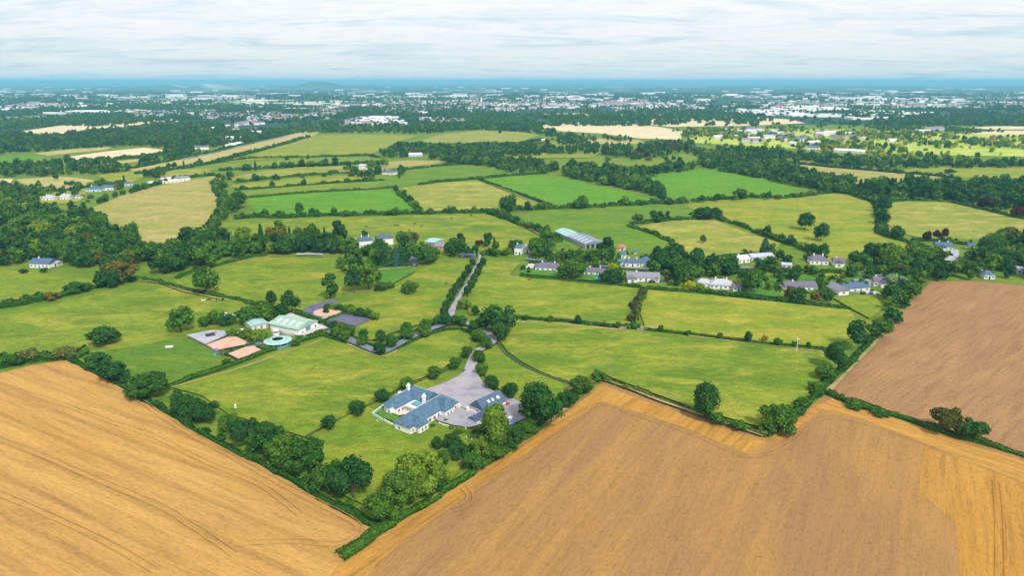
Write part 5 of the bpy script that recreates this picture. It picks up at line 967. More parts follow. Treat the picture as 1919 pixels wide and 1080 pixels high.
wood([(110, 292), (160, 300), (240, 306), (310, 300), (300, 292), (340, 285), (400, 282), (330, 300), (240, 312), (150, 308)], 13, (8, 12), DD, 'in the dark left woods', 'trees of the dark left woods')
wood([(-400, 262), (0, 252), (60, 252), (140, 254), (220, 243), (330, 232), (400, 232), (440, 250), (560, 246), (500, 262), (430, 274), (340, 284), (310, 280), (260, 274), (140, 280), (60, 286), (0, 290), (-400, 292)], 13, (9, 14), {'dark': 5, 'mid': 3, 'rust': .4}, 'in the great left woods', 'trees of the great left woods', dens=0.85)
wood([(-300, 232), (0, 232), (60, 228), (160, 222), (250, 219), (250, 223), (170, 228), (110, 236), (0, 245), (-300, 250)], 18, (9, 13), DM, 'beyond the cream fields', 'trees beyond the cream fields', dens=0.8)
wood([(440, 246), (620, 240), (700, 236), (800, 238), (900, 236), (1010, 250), (900, 244), (780, 252), (700, 250), (560, 250)], 16, (8, 13), DM, 'in the belt before the town', 'trees of the belt before the town', dens=0.8)
wood([(760, 238), (830, 228), (900, 212), (1000, 216), (1000, 230), (1040, 250), (1080, 258), (1060, 262), (1000, 250), (900, 243)], 17, (8, 13), {'dark': 4, 'mid': 3, 'rust': .8}, 'in the wooded valley before the town', 'trees of the wooded valley', dens=0.8)
wood([(1030, 262), (1080, 256), (1180, 262), (1300, 264), (1300, 276), (1180, 274), (1060, 270)], 16, (8, 13), DM, 'behind the pale field', 'trees behind the pale field', dens=0.6)
wood([(1260, 245), (1400, 240), (1700, 238), (2200, 256), (2200, 306), (1760, 306), (1600, 300), (1480, 285), (1300, 282), (1270, 262)], 13, (6, 11), {'light': 4, 'mid': 3, 'yellow': 3.5, 'dark': .8, 'rust': .2, 'orange': .15}, 'in the sunlit parkland on the right', 'trees of the sunlit parkland', dens=0.9, clump=0.012)  # extra yellow and pale leaves paint the sunlight onto these trees
wood([(1700, 222), (2300, 225), (2300, 237), (1800, 237), (1650, 232)], 20, (8, 12), DM, 'beyond the pale strips', 'trees beyond the pale strips', dens=0.7)
# the plain: tree belts and lone trees thinning into the haze
def plain_trees(n, y0, y1, hr):
    import mathutils
    c = 0; k = 0
    while c < n and k < n * 6:
        k += 1
        y = math.sqrt(rnd.uniform(y0 * y0, y1 * y1)); x = rnd.uniform(-0.82, 0.82) * y
        v = mathutils.noise.noise((x * 0.0022, y * 0.0011, 3.3)) + 0.5 * mathutils.noise.noise((x * 0.008, y * 0.004, 1.3))
        if v < 0.02 and rnd.random() > 0.10: continue
        T.append([x, y, rnd.uniform(*hr), 'round' if rnd.random() < .7 else 'multi', rnd.randrange(6), rnd.choices(('dark', 'mid'), (4, 1))[0], None, None, False, 1.2]); c += 1
plain_trees(9000, 1950, 3600, (8, 13))
plain_trees(9000, 3600, 7500, (9, 14))

# pick the ones that show largest
FRAME = lambda x, y: (-30 < to_px(x, y)[0] < 1950) and to_px(x, y)[1] < 1100
cand = [(t, t[2] * t[2] * t[9] / dist(t[0], t[1]) ** 2) for t in T]
keep_n = 330
hand = [t for t in T if t[8]]
zone = sorted([c for c in cand if not c[0][8] and c[0][6] and FRAME(c[0][0], c[0][1])], key=lambda c: -c[1])
sel = hand + [c[0] for c in zone[:max(0, keep_n - len(hand))]]
selid = set(id(t) for t in sel)
bygrp = {}
for t in sel:
    if not t[8]: bygrp.setdefault(t[7], []).append(t)
def thirds(vals, names):
    s = sorted(vals); a_, b_ = s[len(s) // 3], s[(2 * len(s)) // 3]
    return [names[0] if v < a_ else names[1] if v < b_ else names[2] for v in vals]
for g_, ts in bygrp.items():
    if len(ts) < 2: continue
    px_ = thirds([to_px(t[0], t[1])[0] for t in ts], ('left part', 'middle', 'right part')); dp = thirds([t[1] for t in ts], ('front', 'inside', 'back'))
    hs_ = sorted(t[2] for t in ts); hm_ = hs_[len(hs_) // 2]
    seen = {}
    for t, a_, b_ in zip(ts, px_, dp):
        lab = ('tall ' if t[2] >= hm_ else 'lower ') + t[6] + ', ' + a_ + ', ' + {'front': 'front edge', 'inside': 'second rank', 'back': 'far side'}[b_]
        w_ = lab.split()
        if len(w_) > 16: lab = t[6] + ', ' + a_ + ', ' + b_
        if len(lab.split()) > 16: lab = t[6]
        t[6] = lab
def crown_scale(t):
    return (t[2] * t[9], t[2] * t[9], t[2])
for t in sel:
    x, y, h, shp, var, mt, lab, grp, kp, wf = t
    D = dist(x, y)
    det = 'hi' if (D < 330 and h > 6) else 'mid'
    if h < 3.2 and D > 330: det = 'mid'
    nvar = 1 if shp in ('spruce', 'cedar') else len(CROWN_SPEC[shp])
    small = h < 3.6
    o = thing('bush' if (lab and 'bush' in lab.split()) else 'tree', lab, 'bush' if (lab and 'bush' in lab.split()) else 'tree', (x, y, 0), rnd.uniform(0, 6.28), grp)
    c_ = link('crown', crown_mesh(shp, var % nvar, mt, det), o); c_.scale = crown_scale(t)
    r_ = link('trunk', trunk_for(shp), o); r_.scale = (h, h, h)
print('tree objects', len(sel), 'rest', len(T) - len(sel))

# all the other trees: ONE object, a cloud of points carrying whole trees
rest = [t for t in T if id(t) not in selid]
protos = bpy.data.collections.new('tree_shapes')
order = []
for det, mats in (('low', ('dark', 'mid', 'light', 'yellow', 'rust', 'copper', 'needle', 'orange')), ('tiny', ('dark', 'mid'))):
    for mt in mats:
        for shp in (('round', 'multi', 'tall') if det == 'low' and mt != 'needle' else ('spruce',) if mt == 'needle' else ('round', 'multi')):
            order.append((det, mt, shp))
for i, (det, mt, shp) in enumerate(order):
    po = bpy.data.objects.new('%03d_far_tree' % i, crown_mesh(shp, 0, mt, det)); protos.objects.link(po)
oidx = {k: i for i, k in enumerate(order)}
P_, S_, I_, A_ = [], [], [], []
for t in rest:
    x, y, h, shp, var, mt, *_r = t; wf = t[9]
    far = dist(x, y) > 2000
    det = 'tiny' if far else 'low'
    mt2 = mt
    if far: mt2 = 'mid' if mt in ('mid', 'light', 'yellow', 'rust', 'orange') else 'dark'
    if mt2 not in ('dark', 'mid', 'light', 'yellow', 'rust', 'copper', 'needle', 'orange'): mt2 = 'mid'
    s2 = shp if shp in ('round', 'multi', 'tall') else 'round'
    if mt2 == 'needle': s2 = 'spruce'
    elif far and s2 == 'tall': s2 = 'round'
    P_.append((x, y, -0.06 * h)); S_.append((h * wf, h * wf, h)); I_.append(oidx[(det, mt2, s2)]); A_.append(rnd.uniform(0, 6.28))
pm = bpy.data.meshes.new('tree'); pm.from_pydata(P_, [], [])
for nm, ty, dat in (('tscale', 'FLOAT_VECTOR', S_), ('tidx', 'INT', I_), ('trot', 'FLOAT', A_)):
    at = pm.attributes.new(nm, ty, 'POINT')
    if ty == 'FLOAT_VECTOR': at.data.foreach_set('vector', np.array(dat, dtype=np.float32).ravel())
    else: at.data.foreach_set('value', dat)
wo_ = link('distant_woods', pm, kind='stuff', label='mass of distant trees in woods, belts and hedgerows')
gn = bpy.data.node_groups.new('scatter_trees', 'GeometryNodeTree')
gn.interface.new_socket('Geometry', in_out='INPUT', socket_type='NodeSocketGeometry'); gn.interface.new_socket('Geometry', in_out='OUTPUT', socket_type='NodeSocketGeometry')
a = gn.nodes.new('NodeGroupInput'); b = gn.nodes.new('NodeGroupOutput'); ip = gn.nodes.new('GeometryNodeInstanceOnPoints'); ci = gn.nodes.new('GeometryNodeCollectionInfo')
ci.inputs['Collection'].default_value = protos; ci.inputs['Separate Children'].default_value = True; ci.inputs['Reset Children'].default_value = True
def named(nm, ty):
    n = gn.nodes.new('GeometryNodeInputNamedAttribute'); n.data_type = ty; n.inputs[0].default_value = nm; return n.outputs[0]
cx = gn.nodes.new('ShaderNodeCombineXYZ')
gn.links.new(named('trot', 'FLOAT'), cx.inputs[2])
gn.links.new(a.outputs[0], ip.inputs['Points']); gn.links.new(ci.outputs[0], ip.inputs['Instance'])
ip.inputs['Pick Instance'].default_value = True
gn.links.new(named('tidx', 'INT'), ip.inputs['Instance Index'])
gn.links.new(cx.outputs[0], ip.inputs['Rotation'])
gn.links.new(named('tscale', 'FLOAT_VECTOR'), ip.inputs['Scale'])
gn.links.new(ip.outputs[0], b.inputs[0])
md = wo_.modifiers.new('scatter', 'NODES'); md.node_group = gn

# ------------------------------------------------------------------ buildings
WHITE = plain_mat('white_render', (0.80, 0.78, 0.77), 0.08, 0.6, 0.85)
CREAMW = plain_mat('cream_render', (0.74, 0.66, 0.60), 0.10, 0.6, 0.85)
BLUEW = plain_mat('pale_blue_paint', (0.42, 0.60, 0.66), 0.12, 0.8, 0.8)
STONE = plain_mat('pale_stone', (0.66, 0.62, 0.60), 0.18, 1.2, 0.9)
PINKW = plain_mat('pink_brick', (0.55, 0.26, 0.20), 0.2, 1.5, 0.9)
DARKG = plain_mat('dark_glass', (0.035, 0.045, 0.06), 0.1, 1.0, 0.15, 0.5)
FRAME_ = plain_mat('white_frames', (0.82, 0.82, 0.82), 0.05, 1.0, 0.5)
SLATE_B = roof_mat('slate_blue', (0.078, 0.150, 0.230), var=.4)
SLATE_D = roof_mat('slate_dark_blue', (0.075, 0.120, 0.185))
SLATE_P = roof_mat('slate_purple', (0.145, 0.125, 0.185))
SLATE_G = roof_mat('slate_grey', (0.235, 0.225, 0.270))
SLATE_L = roof_mat('roof_light_grey', (0.42, 0.44, 0.50))
ROOF_N = roof_mat('roof_navy', (0.075, 0.125, 0.215))
ROOF_R = roof_mat('roof_red', (0.42, 0.15, 0.10))
ROOF_T = roof_mat('roof_teal_sheet', (0.33, 0.52, 0.50), 1.0, 0.12)
ROOF_GR = roof_mat('roof_green_sheet', (0.30, 0.46, 0.37), 1.0, 0.12)
ROOF_BG = roof_mat('roof_blue_grey_sheet', (0.20, 0.24, 0.34), 1.2, 0.25)
ROOF_W = plain_mat('roof_white_sheet', (0.80, 0.80, 0.80), 0.1, 0.05, 0.7)
SKYL = plain_mat('rooflight', (0.80, 0.84, 0.84), 0.05, 1.0, 0.5)
TIMBER = plain_mat('grey_timber', (0.33, 0.27, 0.24), 0.25, 2.0, 0.9)
DARKW = plain_mat('dark_cladding', (0.06, 0.05, 0.09), 0.2, 1.0, 0.8)
METAL = plain_mat('grey_metal', (0.30, 0.33, 0.36), 0.15, 1.0, 0.5, 0.4)
TEALM = plain_mat('teal_metal', (0.10, 0.28, 0.30), 0.15, 1.0, 0.5, 0.4)
SOLAR = plain_mat('solar_glass', (0.05, 0.05, 0.16), 0.1, 1.0, 0.3, 0.5)

def box_vf(x0, y0, z0, x1, y1, z1):
    return [(x0, y0, z0), (x1, y0, z0), (x1, y1, z0), (x0, y1, z0), (x0, y0, z1), (x1, y0, z1), (x1, y1, z1), (x0, y1, z1)], \
           [(0, 3, 2, 1), (4, 5, 6, 7), (0, 1, 5, 4), (1, 2, 6, 5), (2, 3, 7, 6), (3, 0, 4, 7)]
def box(name, parent, b, mat, **pr):
    v, f = box_vf(*b); return link(name, mesh(name, v, f, [mat]), parent, **pr)
def join_vf(lst):
    V, F = [], []
    for v, f in lst:
        o = len(V); V += [tuple(p) for p in v]; F += [tuple(i + o for i in ff) for ff in f]
    return V, F
def roof_vf(x0, y0, x1, y1, z, rise, axis='x', hip0=0.0, hip1=0.0, oh=0.35, th=0.14):
    """solid roof with overhang; hip0/hip1 = how far the ridge stands in from each end (0: gable)"""
    x0 -= oh; x1 += oh; y0 -= oh; y1 += oh
    if axis == 'x':
        ym = (y0 + y1) / 2; a, b = (x0 + hip0, ym), (x1 - hip1, ym)
    else:
        xm = (x0 + x1) / 2; a, b = (xm, y0 + hip0), (xm, y1 - hip1)
    V = [(x0, y0, z - th), (x1, y0, z - th), (x1, y1, z - th), (x0, y1, z - th), (x0, y0, z), (x1, y0, z), (x1, y1, z), (x0, y1, z), (a[0], a[1], z + rise), (b[0], b[1], z + rise)]
    F = [(0, 3, 2, 1), (0, 1, 5, 4), (1, 2, 6, 5), (2, 3, 7, 6), (3, 0, 4, 7)]
    F += [(4, 5, 9, 8), (6, 7, 8, 9), (7, 4, 8), (5, 6, 9)] if axis == 'x' else [(5, 6, 9, 8), (7, 4, 8, 9), (4, 5, 8), (6, 7, 9)]
    return V, F
def gable_vf(x0, y0, x1, y1, z, rise, axis='x', oh=0.35, d=0.02):
    """wall triangles under the roof, standing with the walls"""
    k = rise / ((y1 - y0) / 2 + oh if axis == 'x' else (x1 - x0) / 2 + oh)
    if axis == 'x':
        ym = (y0 + y1) / 2; h = z + k * (y1 - y0) / 2 - 0.1
        return [(x0, y0, z - .3), (x0, y1, z - .3), (x0, ym, h), (x1, y0, z - .3), (x1, y1, z - .3), (x1, ym, h)], [(0, 2, 1), (3, 4, 5), (0, 1, 4, 3), (0, 3, 5, 2), (1, 2, 5, 4)]
    xm = (x0 + x1) / 2; h = z + k * (x1 - x0) / 2 - 0.1
    return [(x0, y0, z - .3), (x1, y0, z - .3), (xm, y0, h), (x0, y1, z - .3), (x1, y1, z - .3), (xm, y1, h)], [(0, 1, 2), (3, 5, 4), (0, 3, 4, 1), (0, 2, 5, 3), (1, 4, 5, 2)]
def window(parent, x, y, z, w, h, face='y-', frame=FRAME_, big=False, name='window'):
    """frame standing 4 cm proud of the wall with a dark pane inside; face = which way it looks"""
    t_ = 0.09
    def B(a0, a1, z0, z1, d0, d1):
        if face == 'y-': return (x + a0, y - d1, z0, x + a1, y - d0, z1)
        if face == 'y+': return (x + a0, y + d0, z0, x + a1, y + d1, z1)
        if face == 'x-': return (x - d1, y + a0, z0, x - d0, y + a1, z1)
        return (x + d0, y + a0, z0, x + d1, y + a1, z1)
    fr = join_vf([box_vf(*B(-w / 2, w / 2, z, z + t_, -.02, .08)), box_vf(*B(-w / 2, w / 2, z + h - t_, z + h, -.02, .08)),
                  box_vf(*B(-w / 2, -w / 2 + t_, z + t_, z + h - t_, -.02, .08)), box_vf(*B(w / 2 - t_, w / 2, z + t_, z + h - t_, -.02, .08)),
                  box_vf(*B(-.03, .03, z + t_, z + h - t_, -.02, .07))])
    o = link(name, mesh(name, fr[0], fr[1], [frame]), parent)
    pv_ = box_vf(*B(-w / 2 + t_, w / 2 - t_, z + t_, z + h - t_, -.02, .03))
    link('pane', mesh('pane', pv_[0], pv_[1], [DARKG]), o)
    return o
def chimney(parent, x, y, z0, z1, w=0.75, d=0.5, mat=WHITE, pots=2):
    z1 -= .3
    V = [box_vf(x - w / 2, y - d / 2, z0, x + w / 2, y + d / 2, z1), box_vf(x - w / 2 - .1, y - d / 2 - .1, z1, x + w / 2 + .1, y + d / 2 + .1, z1 + .15)]
    o = link('chimney', mesh('chimney', *join_vf(V), [mat]), parent)
    for k in range(pots):
        px_ = x + (k - (pots - 1) / 2) * w * 0.5
        v, f = tube((px_, y, z1 + .15), (px_, y, z1 + .45), .16, .13, 8); link('chimney_pot', mesh('chimney_pot', v, f, [CREAMW if mat is WHITE else mat]), o)
    return o

def house(label, pL, pR, depth, wh=2.7, rise=2.0, wall=WHITE, roof=SLATE_P, hip=False, wins=4, chim=1, cat='house', name='house', wings=(), group=None, plinth=None, detail=True, chmat=WHITE, door=True):
    """a dwelling whose front runs between two points of the photograph; wings: (x0,x1,y0,y1,axis,rise,wall,roof)"""
    a, b = G(*pL), G(*pR); Lx = math.hypot(b[0] - a[0], b[1] - a[1]); rz = math.atan2(b[1] - a[1], b[0] - a[0])
    root = thing(name, label, cat, (a[0], a[1], 0), rz, group)
    W = [box_vf(0, 0, -.2, Lx, depth, wh)]
    if not hip: W.append(gable_vf(0, 0, Lx, depth, wh, rise))
    if plinth: box('plinth', root, (-.06, -.06, -.1, Lx + .06, depth + .06, .55), plinth)
    hp = min(depth / 2, Lx * 0.4) if hip else 0
    link('wall', mesh('wall', *join_vf(W), [wall]), root)
    rf = link('roof', mesh('roof', *roof_vf(0, 0, Lx, depth, wh, rise, 'x', hp, hp), [roof]), root)
    for (x0, x1, y0, y1, ax, r_, wm, rm, hp_) in wings:
        wv = [box_vf(x0, y0, -.2, x1, y1, wh - .03)]
        if not hp_: wv.append(gable_vf(x0, y0, x1, y1, wh - .03, r_, ax))
        link('wing_wall', mesh('wing_wall', *join_vf(wv), [wm]), root)
        link('wing_roof', mesh('wing_roof', *roof_vf(x0, y0, x1, y1, wh - .03, r_, ax, hp_, hp_), [rm]), root)
        if detail:
            if ax == 'y': window(root, (x0 + x1) / 2, y0, 0.8, min(1.8, (x1 - x0) * .5), 1.2, 'y-')
    if detail:
        n = wins; xs = [Lx * (i + .5) / n for i in range(n)]
        for i, x in enumerate(xs):
            if any(w_[0] - .8 < x < w_[1] + .8 and w_[2] < 0.1 for w_ in wings): continue
            if door and i == n // 2: box('door', root, (x - .5, -.06, 0, x + .5, .02, 2.05), DARKG if i % 2 else TEALM)
            else: window(root, x, 0, 0.85, 1.5, 1.2)
        window(root, 0, depth / 2, 0.85, 1.2, 1.2, 'x-')
        window(root, Lx, depth / 2, 0.85, 1.2, 1.2, 'x+')
    for k in range(chim):
        cx_ = Lx * ((k + .5) / chim) if chim > 1 else Lx * 0.3
        chimney(rf, cx_, depth / 2, wh + rise * .5, wh + rise + .9, mat=chmat)
    return root

# ---- the main house: a U of hipped wings round a court
O = G(770, 818.5); hz_ang = R(55.8)
H = thing('house', 'large white house with blue slate hipped roofs beside the gravel forecourt', 'house', (O[0], O[1], 0), hz_ang)
H.scale = (1, 1, 1.16)
# local x runs along the long wing away from the camera, local y to the left
def main_block(x0, y0, x1, y1, wh, rise, axis, h0, h1, wallm=WHITE, roofm=SLATE_B, oh=0.4, nm=''):
    link(nm + 'wall', mesh('wall', *box_vf(x0, y0, -.2, x1, y1, wh), [wallm]), H)
    return link(nm + 'roof', mesh('roof', *roof_vf(x0, y0, x1, y1, wh, rise, axis, h0, h1, oh), [roofm]), H)
rf1 = main_block(0, 0.2, 25.4, 7.6, 3.0, 2.9, 'x', 4.2, 4.2)                       # long wing
rf2 = main_block(17.6, 7.65, 25.2, 21.2, 3.0, 2.85, 'y', 0.0, 4.0)                  # cross wing at the back
rf3 = main_block(8.4, 14.6, 17.55, 21.0, 3.0, 2.6, 'x', 3.3, 0.0)                   # third wing returning towards the camera
main_block(2.3, -2.2, 6.9, 3.7, 2.97, 2.75, 'y', 2.6, 0.0, nm='porch_')              # front projections with small hips
main_block(16.8, -2.0, 21.4, 3.7, 2.96, 2.75, 'y', 2.6, 0.0, nm='porch_')
main_block(22.6, -1.0, 25.2, 0.15, 2.85, 1.3, 'y', 1.3, 0.0, nm='porch_')
# bay at the end of the third wing: half octagon with its own cap
bay = [(8.35, 15.4), (6.9, 16.4), (6.6, 17.8), (6.9, 19.2), (8.35, 20.2)]
bv = [(x, y, -.1) for x, y in bay] + [(x, y, 3.0) for x, y in bay]
link('bay_wall', mesh('bay_wall', bv, [(i, i + 1, i + 6, i + 5) for i in range(4)] + [(0, 5, 9, 4)], [WHITE]), H)
bv = [(x - .35 if i in (1, 2, 3) else x + .4, y, 3.0) for i, (x, y) in enumerate(bay)] + [(11.4, 17.8, 5.3)]
link('bay_roof', mesh('bay_roof', bv, [(i + 1, i, 5) for i in range(4)] + [(0, 4, 5)] + [(0, 1, 2, 3, 4)], [SLATE_B]), H)
# flat roofed sun room in the court with a roof lantern
link('sunroom_wall', mesh('sunroom_wall', *box_vf(12.2, 7.65, -.1, 17.5, 13.4, 2.7), [WHITE]), H)
fr_ = link('flat_roof', mesh('flat_roof', *box_vf(12.0, 7.66, 2.7, 17.52, 13.6, 2.95), [SKYL]), H)
link('lantern', mesh('lantern', *join_vf([box_vf(13.4, 9.0, 2.95, 16.2, 12.0, 3.25), roof_vf(13.4, 9.0, 16.2, 12.0, 3.4, .7, 'x', 1.2, 1.2, .05)]), [TEALM]), fr_)
for k in range(4): window(H, 12.2, 8.6 + k * 1.3, 0.25, 1.15, 2.1, 'x-')
for y in (16.9, 18.7): window(H, 6.68, y, 0.5, 1.0, 1.9, 'x-')
for x in (9.6, 11.6): window(H, x, 14.6, 0.6, 1.3, 1.6, 'y-')
for x, w, z in ((1.4, .9, .9), (8.2, 1.4, .9), (10.6, 1.4, .9), (13.0, 1.4, .9), (15.4, 1.2, .9), (22.0, .8, .9)): window(H, x, .2, z, w, 1.25, 'y-')
for x in (3.7, 5.5, 18.2, 20.0): window(H, x, -2.2 if x < 10 else -2.0, .8, 1.0, 1.35, 'y-')
window(H, 23.9, -1.0, .8, 1.1, 1.3, 'y-'); window(H, 6.9, -1.0, .8, .8, 1.2, 'x+'); window(H, 2.3, -1.0, .8, .8, 1.2, 'x-')
window(H, 0, 5.4, .9, 1.0, 1.2, 'x-'); window(H, 25.4, 2.2, .9, 1.2, 1.3, 'x+'); window(H, 25.2, 12, .9, 1.2, 1.3, 'x+'); window(H, 25.2, 17, .9, 1.2, 1.3, 'x+')
box('front_door', H, (25.38, 4.2, 0, 25.5, 5.4, 2.2), TEALM)
# terrace slab round the near end
link('terrace', mesh('terrace', *join_vf([box_vf(-1.9, -.8, -.1, -.02, 8.6, .12), box_vf(-1.9, -3.4, -.1, 7.9, -2.25, .12), box_vf(-1.9, -2.25, -.1, 2.2, -.8, .12)]), [STONE]), H)
def castle_chimney(parent, x, y, z0, z1):
    o = link('chimney', mesh('chimney', *join_vf([box_vf(x - .65, y - .4, z0, x + .65, y + .4, z1), box_vf(x - .78, y - .52, z1 - .5, x + .78, y + .52, z1 - .2)]), [WHITE]), parent)
    for k in range(3):
        v, f = tube((x - .42 + k * .42, y, z1), (x - .42 + k * .42, y, z1 + .55), .16, .13, 8); link('chimney_pot', mesh('chimney_pot', v, f, [FRAME_]), o)
castle_chimney(rf2, 19.4, 18.6, 4.2, 6.6)
castle_chimney(rf1, 17.0, 8.6, 3.0, 5.9)
def ridge_strip(parent, p, q):
    v, f = tube(p, q, .13, .13, 5); return link('ridge_tiles', mesh('ridge_tiles', v, f, [SLATE_L]), parent)
ridge_strip(rf1, (3.8, 3.9, 5.92), (21.6, 3.9, 5.92)); ridge_strip(rf2, (21.4, 7.4, 5.87), (21.4, 17.6, 5.87)); ridge_strip(rf3, (11.3, 17.8, 5.62), (17.9, 17.8, 5.62))
box('ridge_cap', H, (16.0, 20.2, 3.0, 17.4, 21.1, 4.4), WHITE)

# ---- garden wall of the main house (pale blue-white boards on posts)
def wall_run(name, label, cat, pts, h, t_, mat, cap=None, posts=None, px=True, panel=2.6, kind_panel='wall_panel'):
    P = [G(*p) for p in pts] if px else pts
    root = thing(name, label, cat, (P[0][0], P[0][1], 0))
    for i in range(len(P) - 1):
        ax, ay, bx, by = P[i][0] - P[0][0], P[i][1] - P[0][1], P[i + 1][0] - P[0][0], P[i + 1][1] - P[0][1]
        l = math.hypot(bx - ax, by - ay); ang = math.atan2(by - ay, bx - ax); n = max(1, round(l / panel))
        for k in range(n):
            s0, s1 = l * k / n + .09, l * (k + 1) / n - .09
            v, f = box_vf(s0, -t_ / 2, 0, s1, t_ / 2, h)
            o = link(kind_panel, mesh(kind_panel, v, f, [mat]), root, (ax, ay, 0), ang)
            if cap: link('coping', mesh('coping', *box_vf(s0 - .02, -t_ / 2 - .05, h, s1 + .02, t_ / 2 + .05, h + .08), [cap]), o)
            link('post', mesh('post', *box_vf(l * k / n - .09, -t_ / 2 - .06, 0, l * k / n + .088, t_ / 2 + .06, h + .22), [posts or mat]), root, (ax, ay, 0), ang)
    return root
wall_run('garden_wall', 'pale blue panelled screen wall round the small back lawn of the big house', 'garden wall', [(750, 761), (736, 752.5), (698, 781), (719, 793)], 1.5, 0.14, BLUEW, FRAME_)
wall_run('garden_wall', 'white panelled wall piece between the garden gap and the house end', 'garden wall', [(721, 793), (742, 805)], 1.4, 0.14, WHITE, FRAME_)
wall_run('garden_wall', 'low white curved wall closing the house court', 'garden wall', [(823, 797), (832, 800.5), (841, 802.5)], 0.9, 0.3, WHITE, STONE, panel=3)
wall_run('garden_wall', 'low white wall piece below the garage store', 'garden wall', [(872, 806), (879, 801), (885, 798)], 0.9, 0.3, WHITE, STONE, panel=3)
wall_run('garden_wall', 'low white wall right of the small store', 'garden wall', [(911, 802), (918, 806), (925, 809)], 1.0, 0.3, WHITE, STONE, panel=3)
# gate between two round pillars
def pillar(label, p):
    x, y = G(*p); r_ = thing('gate_pillar', label, 'gate pillar', (x, y, 0), 0, 'round gate pillars')
    v, f = tube((0, 0, -.05), (0, 0, 2.1), .62, .6, 16); link('shaft', mesh('shaft', v, f, [WHITE], smooth=False), r_)
    v, f = tube((0, 0, 2.1), (0, 0, 2.35), .82, .78, 16); link('cap', mesh('cap', v, f, [STONE]), r_)
pillar('round white gate pillar beside the house corner', (860, 768.5)); pillar('round white gate pillar beside the garage wall', (876.5, 774.5))
ga, gb = G(862.5, 769), G(874.5, 774); gl = math.hypot(gb[0] - ga[0], gb[1] - ga[1])
gt = thing('gate', 'blue grey double gate between the two round pillars', 'gate', (ga[0], ga[1], 0), math.atan2(gb[1] - ga[1], gb[0] - ga[0]))
for s in (0, 1):
    x0, x1 = gl * s / 2 + .03, gl * (s + 1) / 2 - .03
    lf = link('gate_leaf', mesh('gate_leaf', *join_vf([box_vf(x0, -.04, .12, x1, .04, .24), box_vf(x0, -.04, 1.5, x1, .04, 1.62), box_vf(x0, -.04, .24, x0 + .1, .04, 1.5), box_vf(x1 - .1, -.04, .24, x1, .04, 1.5)]), [TEALM]), gt)
    for k in range(8):
        bx_ = x0 + .1 + (x1 - x0 - .2) * (k + .5) / 8; link('bar', mesh('bar', *box_vf(bx_ - .07, -.03, .24, bx_ + .07, .03, 1.5), [METAL]), lf)
wall_run('garden_wall', 'short white wall running from the gate pillar to the garage', 'garden wall', [(878, 775), (884, 777), (893, 782)], 1.9, 0.3, WHITE, STONE, panel=3)

# ---- garage / coach house
a, b = G(907, 783), G(948, 763.5); Lg = math.hypot(b[0] - a[0], b[1] - a[1]); ang = math.atan2(b[1] - a[1], b[0] - a[0])
K = thing('garage', 'white coach house garage with dark blue slate roof and rooflights', 'garage', (a[0], a[1], 0), ang)
link('wall', mesh('wall', *join_vf([box_vf(0, 0, -.1, Lg, 7.2, 2.8), gable_vf(0, 0, Lg, 7.2, 2.8, 3.3)]), [WHITE]), K)
kr = link('roof', mesh('roof', *roof_vf(0, 0, Lg, 7.2, 2.8, 3.3, 'x'), [SLATE_D]), K)
sl = 3.3 / 3.95
def roof_light(parent, x, y, w, h, z0, slope, mat=SKYL, nm='rooflight', side=-1):
    c_, s_ = 1 / math.hypot(1, slope), slope / math.hypot(1, slope)
    V = [(x + dx * w / 2, y + dy * h / 2 * c_ , z0 + dy * h / 2 * s_ * (1 if side < 0 else -1) + dz) for dz in (0.0, .1) for dx, dy in ((-1, -1), (1, -1), (1, 1), (-1, 1))]
    return link(nm, mesh(nm, V, [(0, 3, 2, 1), (4, 5, 6, 7), (0, 1, 5, 4), (1, 2, 6, 5), (2, 3, 7, 6), (3, 0, 4, 7)], [mat]), parent)
for x in (Lg * .36, Lg * .54, Lg * .78): roof_light(kr, x, 1.7, .9 if x < Lg * .7 else 1.3, 1.1, 2.8 + (1.7 + .35) * sl, sl)
for x in (Lg * .2, Lg * .45, Lg * .68): box('garage_door', K, (x - 1.2, -.08, 0, x + 1.2, .02, 2.2), TEALM)
window(K, Lg - 2, 0, .9, 1.2, 1.1); window(K, 0, 3.6, .9, 1.1, 1.1, 'x-')
K2 = thing('store', 'low white store with purple solar roof before the garage', 'store', (*G(893, 800), 0), ang)
link('wall', mesh('wall', *join_vf([box_vf(0, 0, -.1, 7.5, 4.2, 2.1), gable_vf(0, 0, 7.5, 4.2, 2.1, 1.3)]), [WHITE]), K2)
k2 = link('roof', mesh('roof', *roof_vf(0, 0, 7.5, 4.2, 2.1, 1.3, 'x', oh=.25), [SLATE_D]), K2)
for i in range(5):
    roof_light(k2, .9 + i * 1.42, .95, 1.3, 2.0, 2.1 + 1.2 * 1.3 / 2.35, 1.3 / 2.35, SOLAR, 'solar_panel')
window(K2, 2, 0, .8, 1.0, 1.0); box('door', K2, (4.4, -.05, 0, 5.4, .02, 1.95), TEALM)

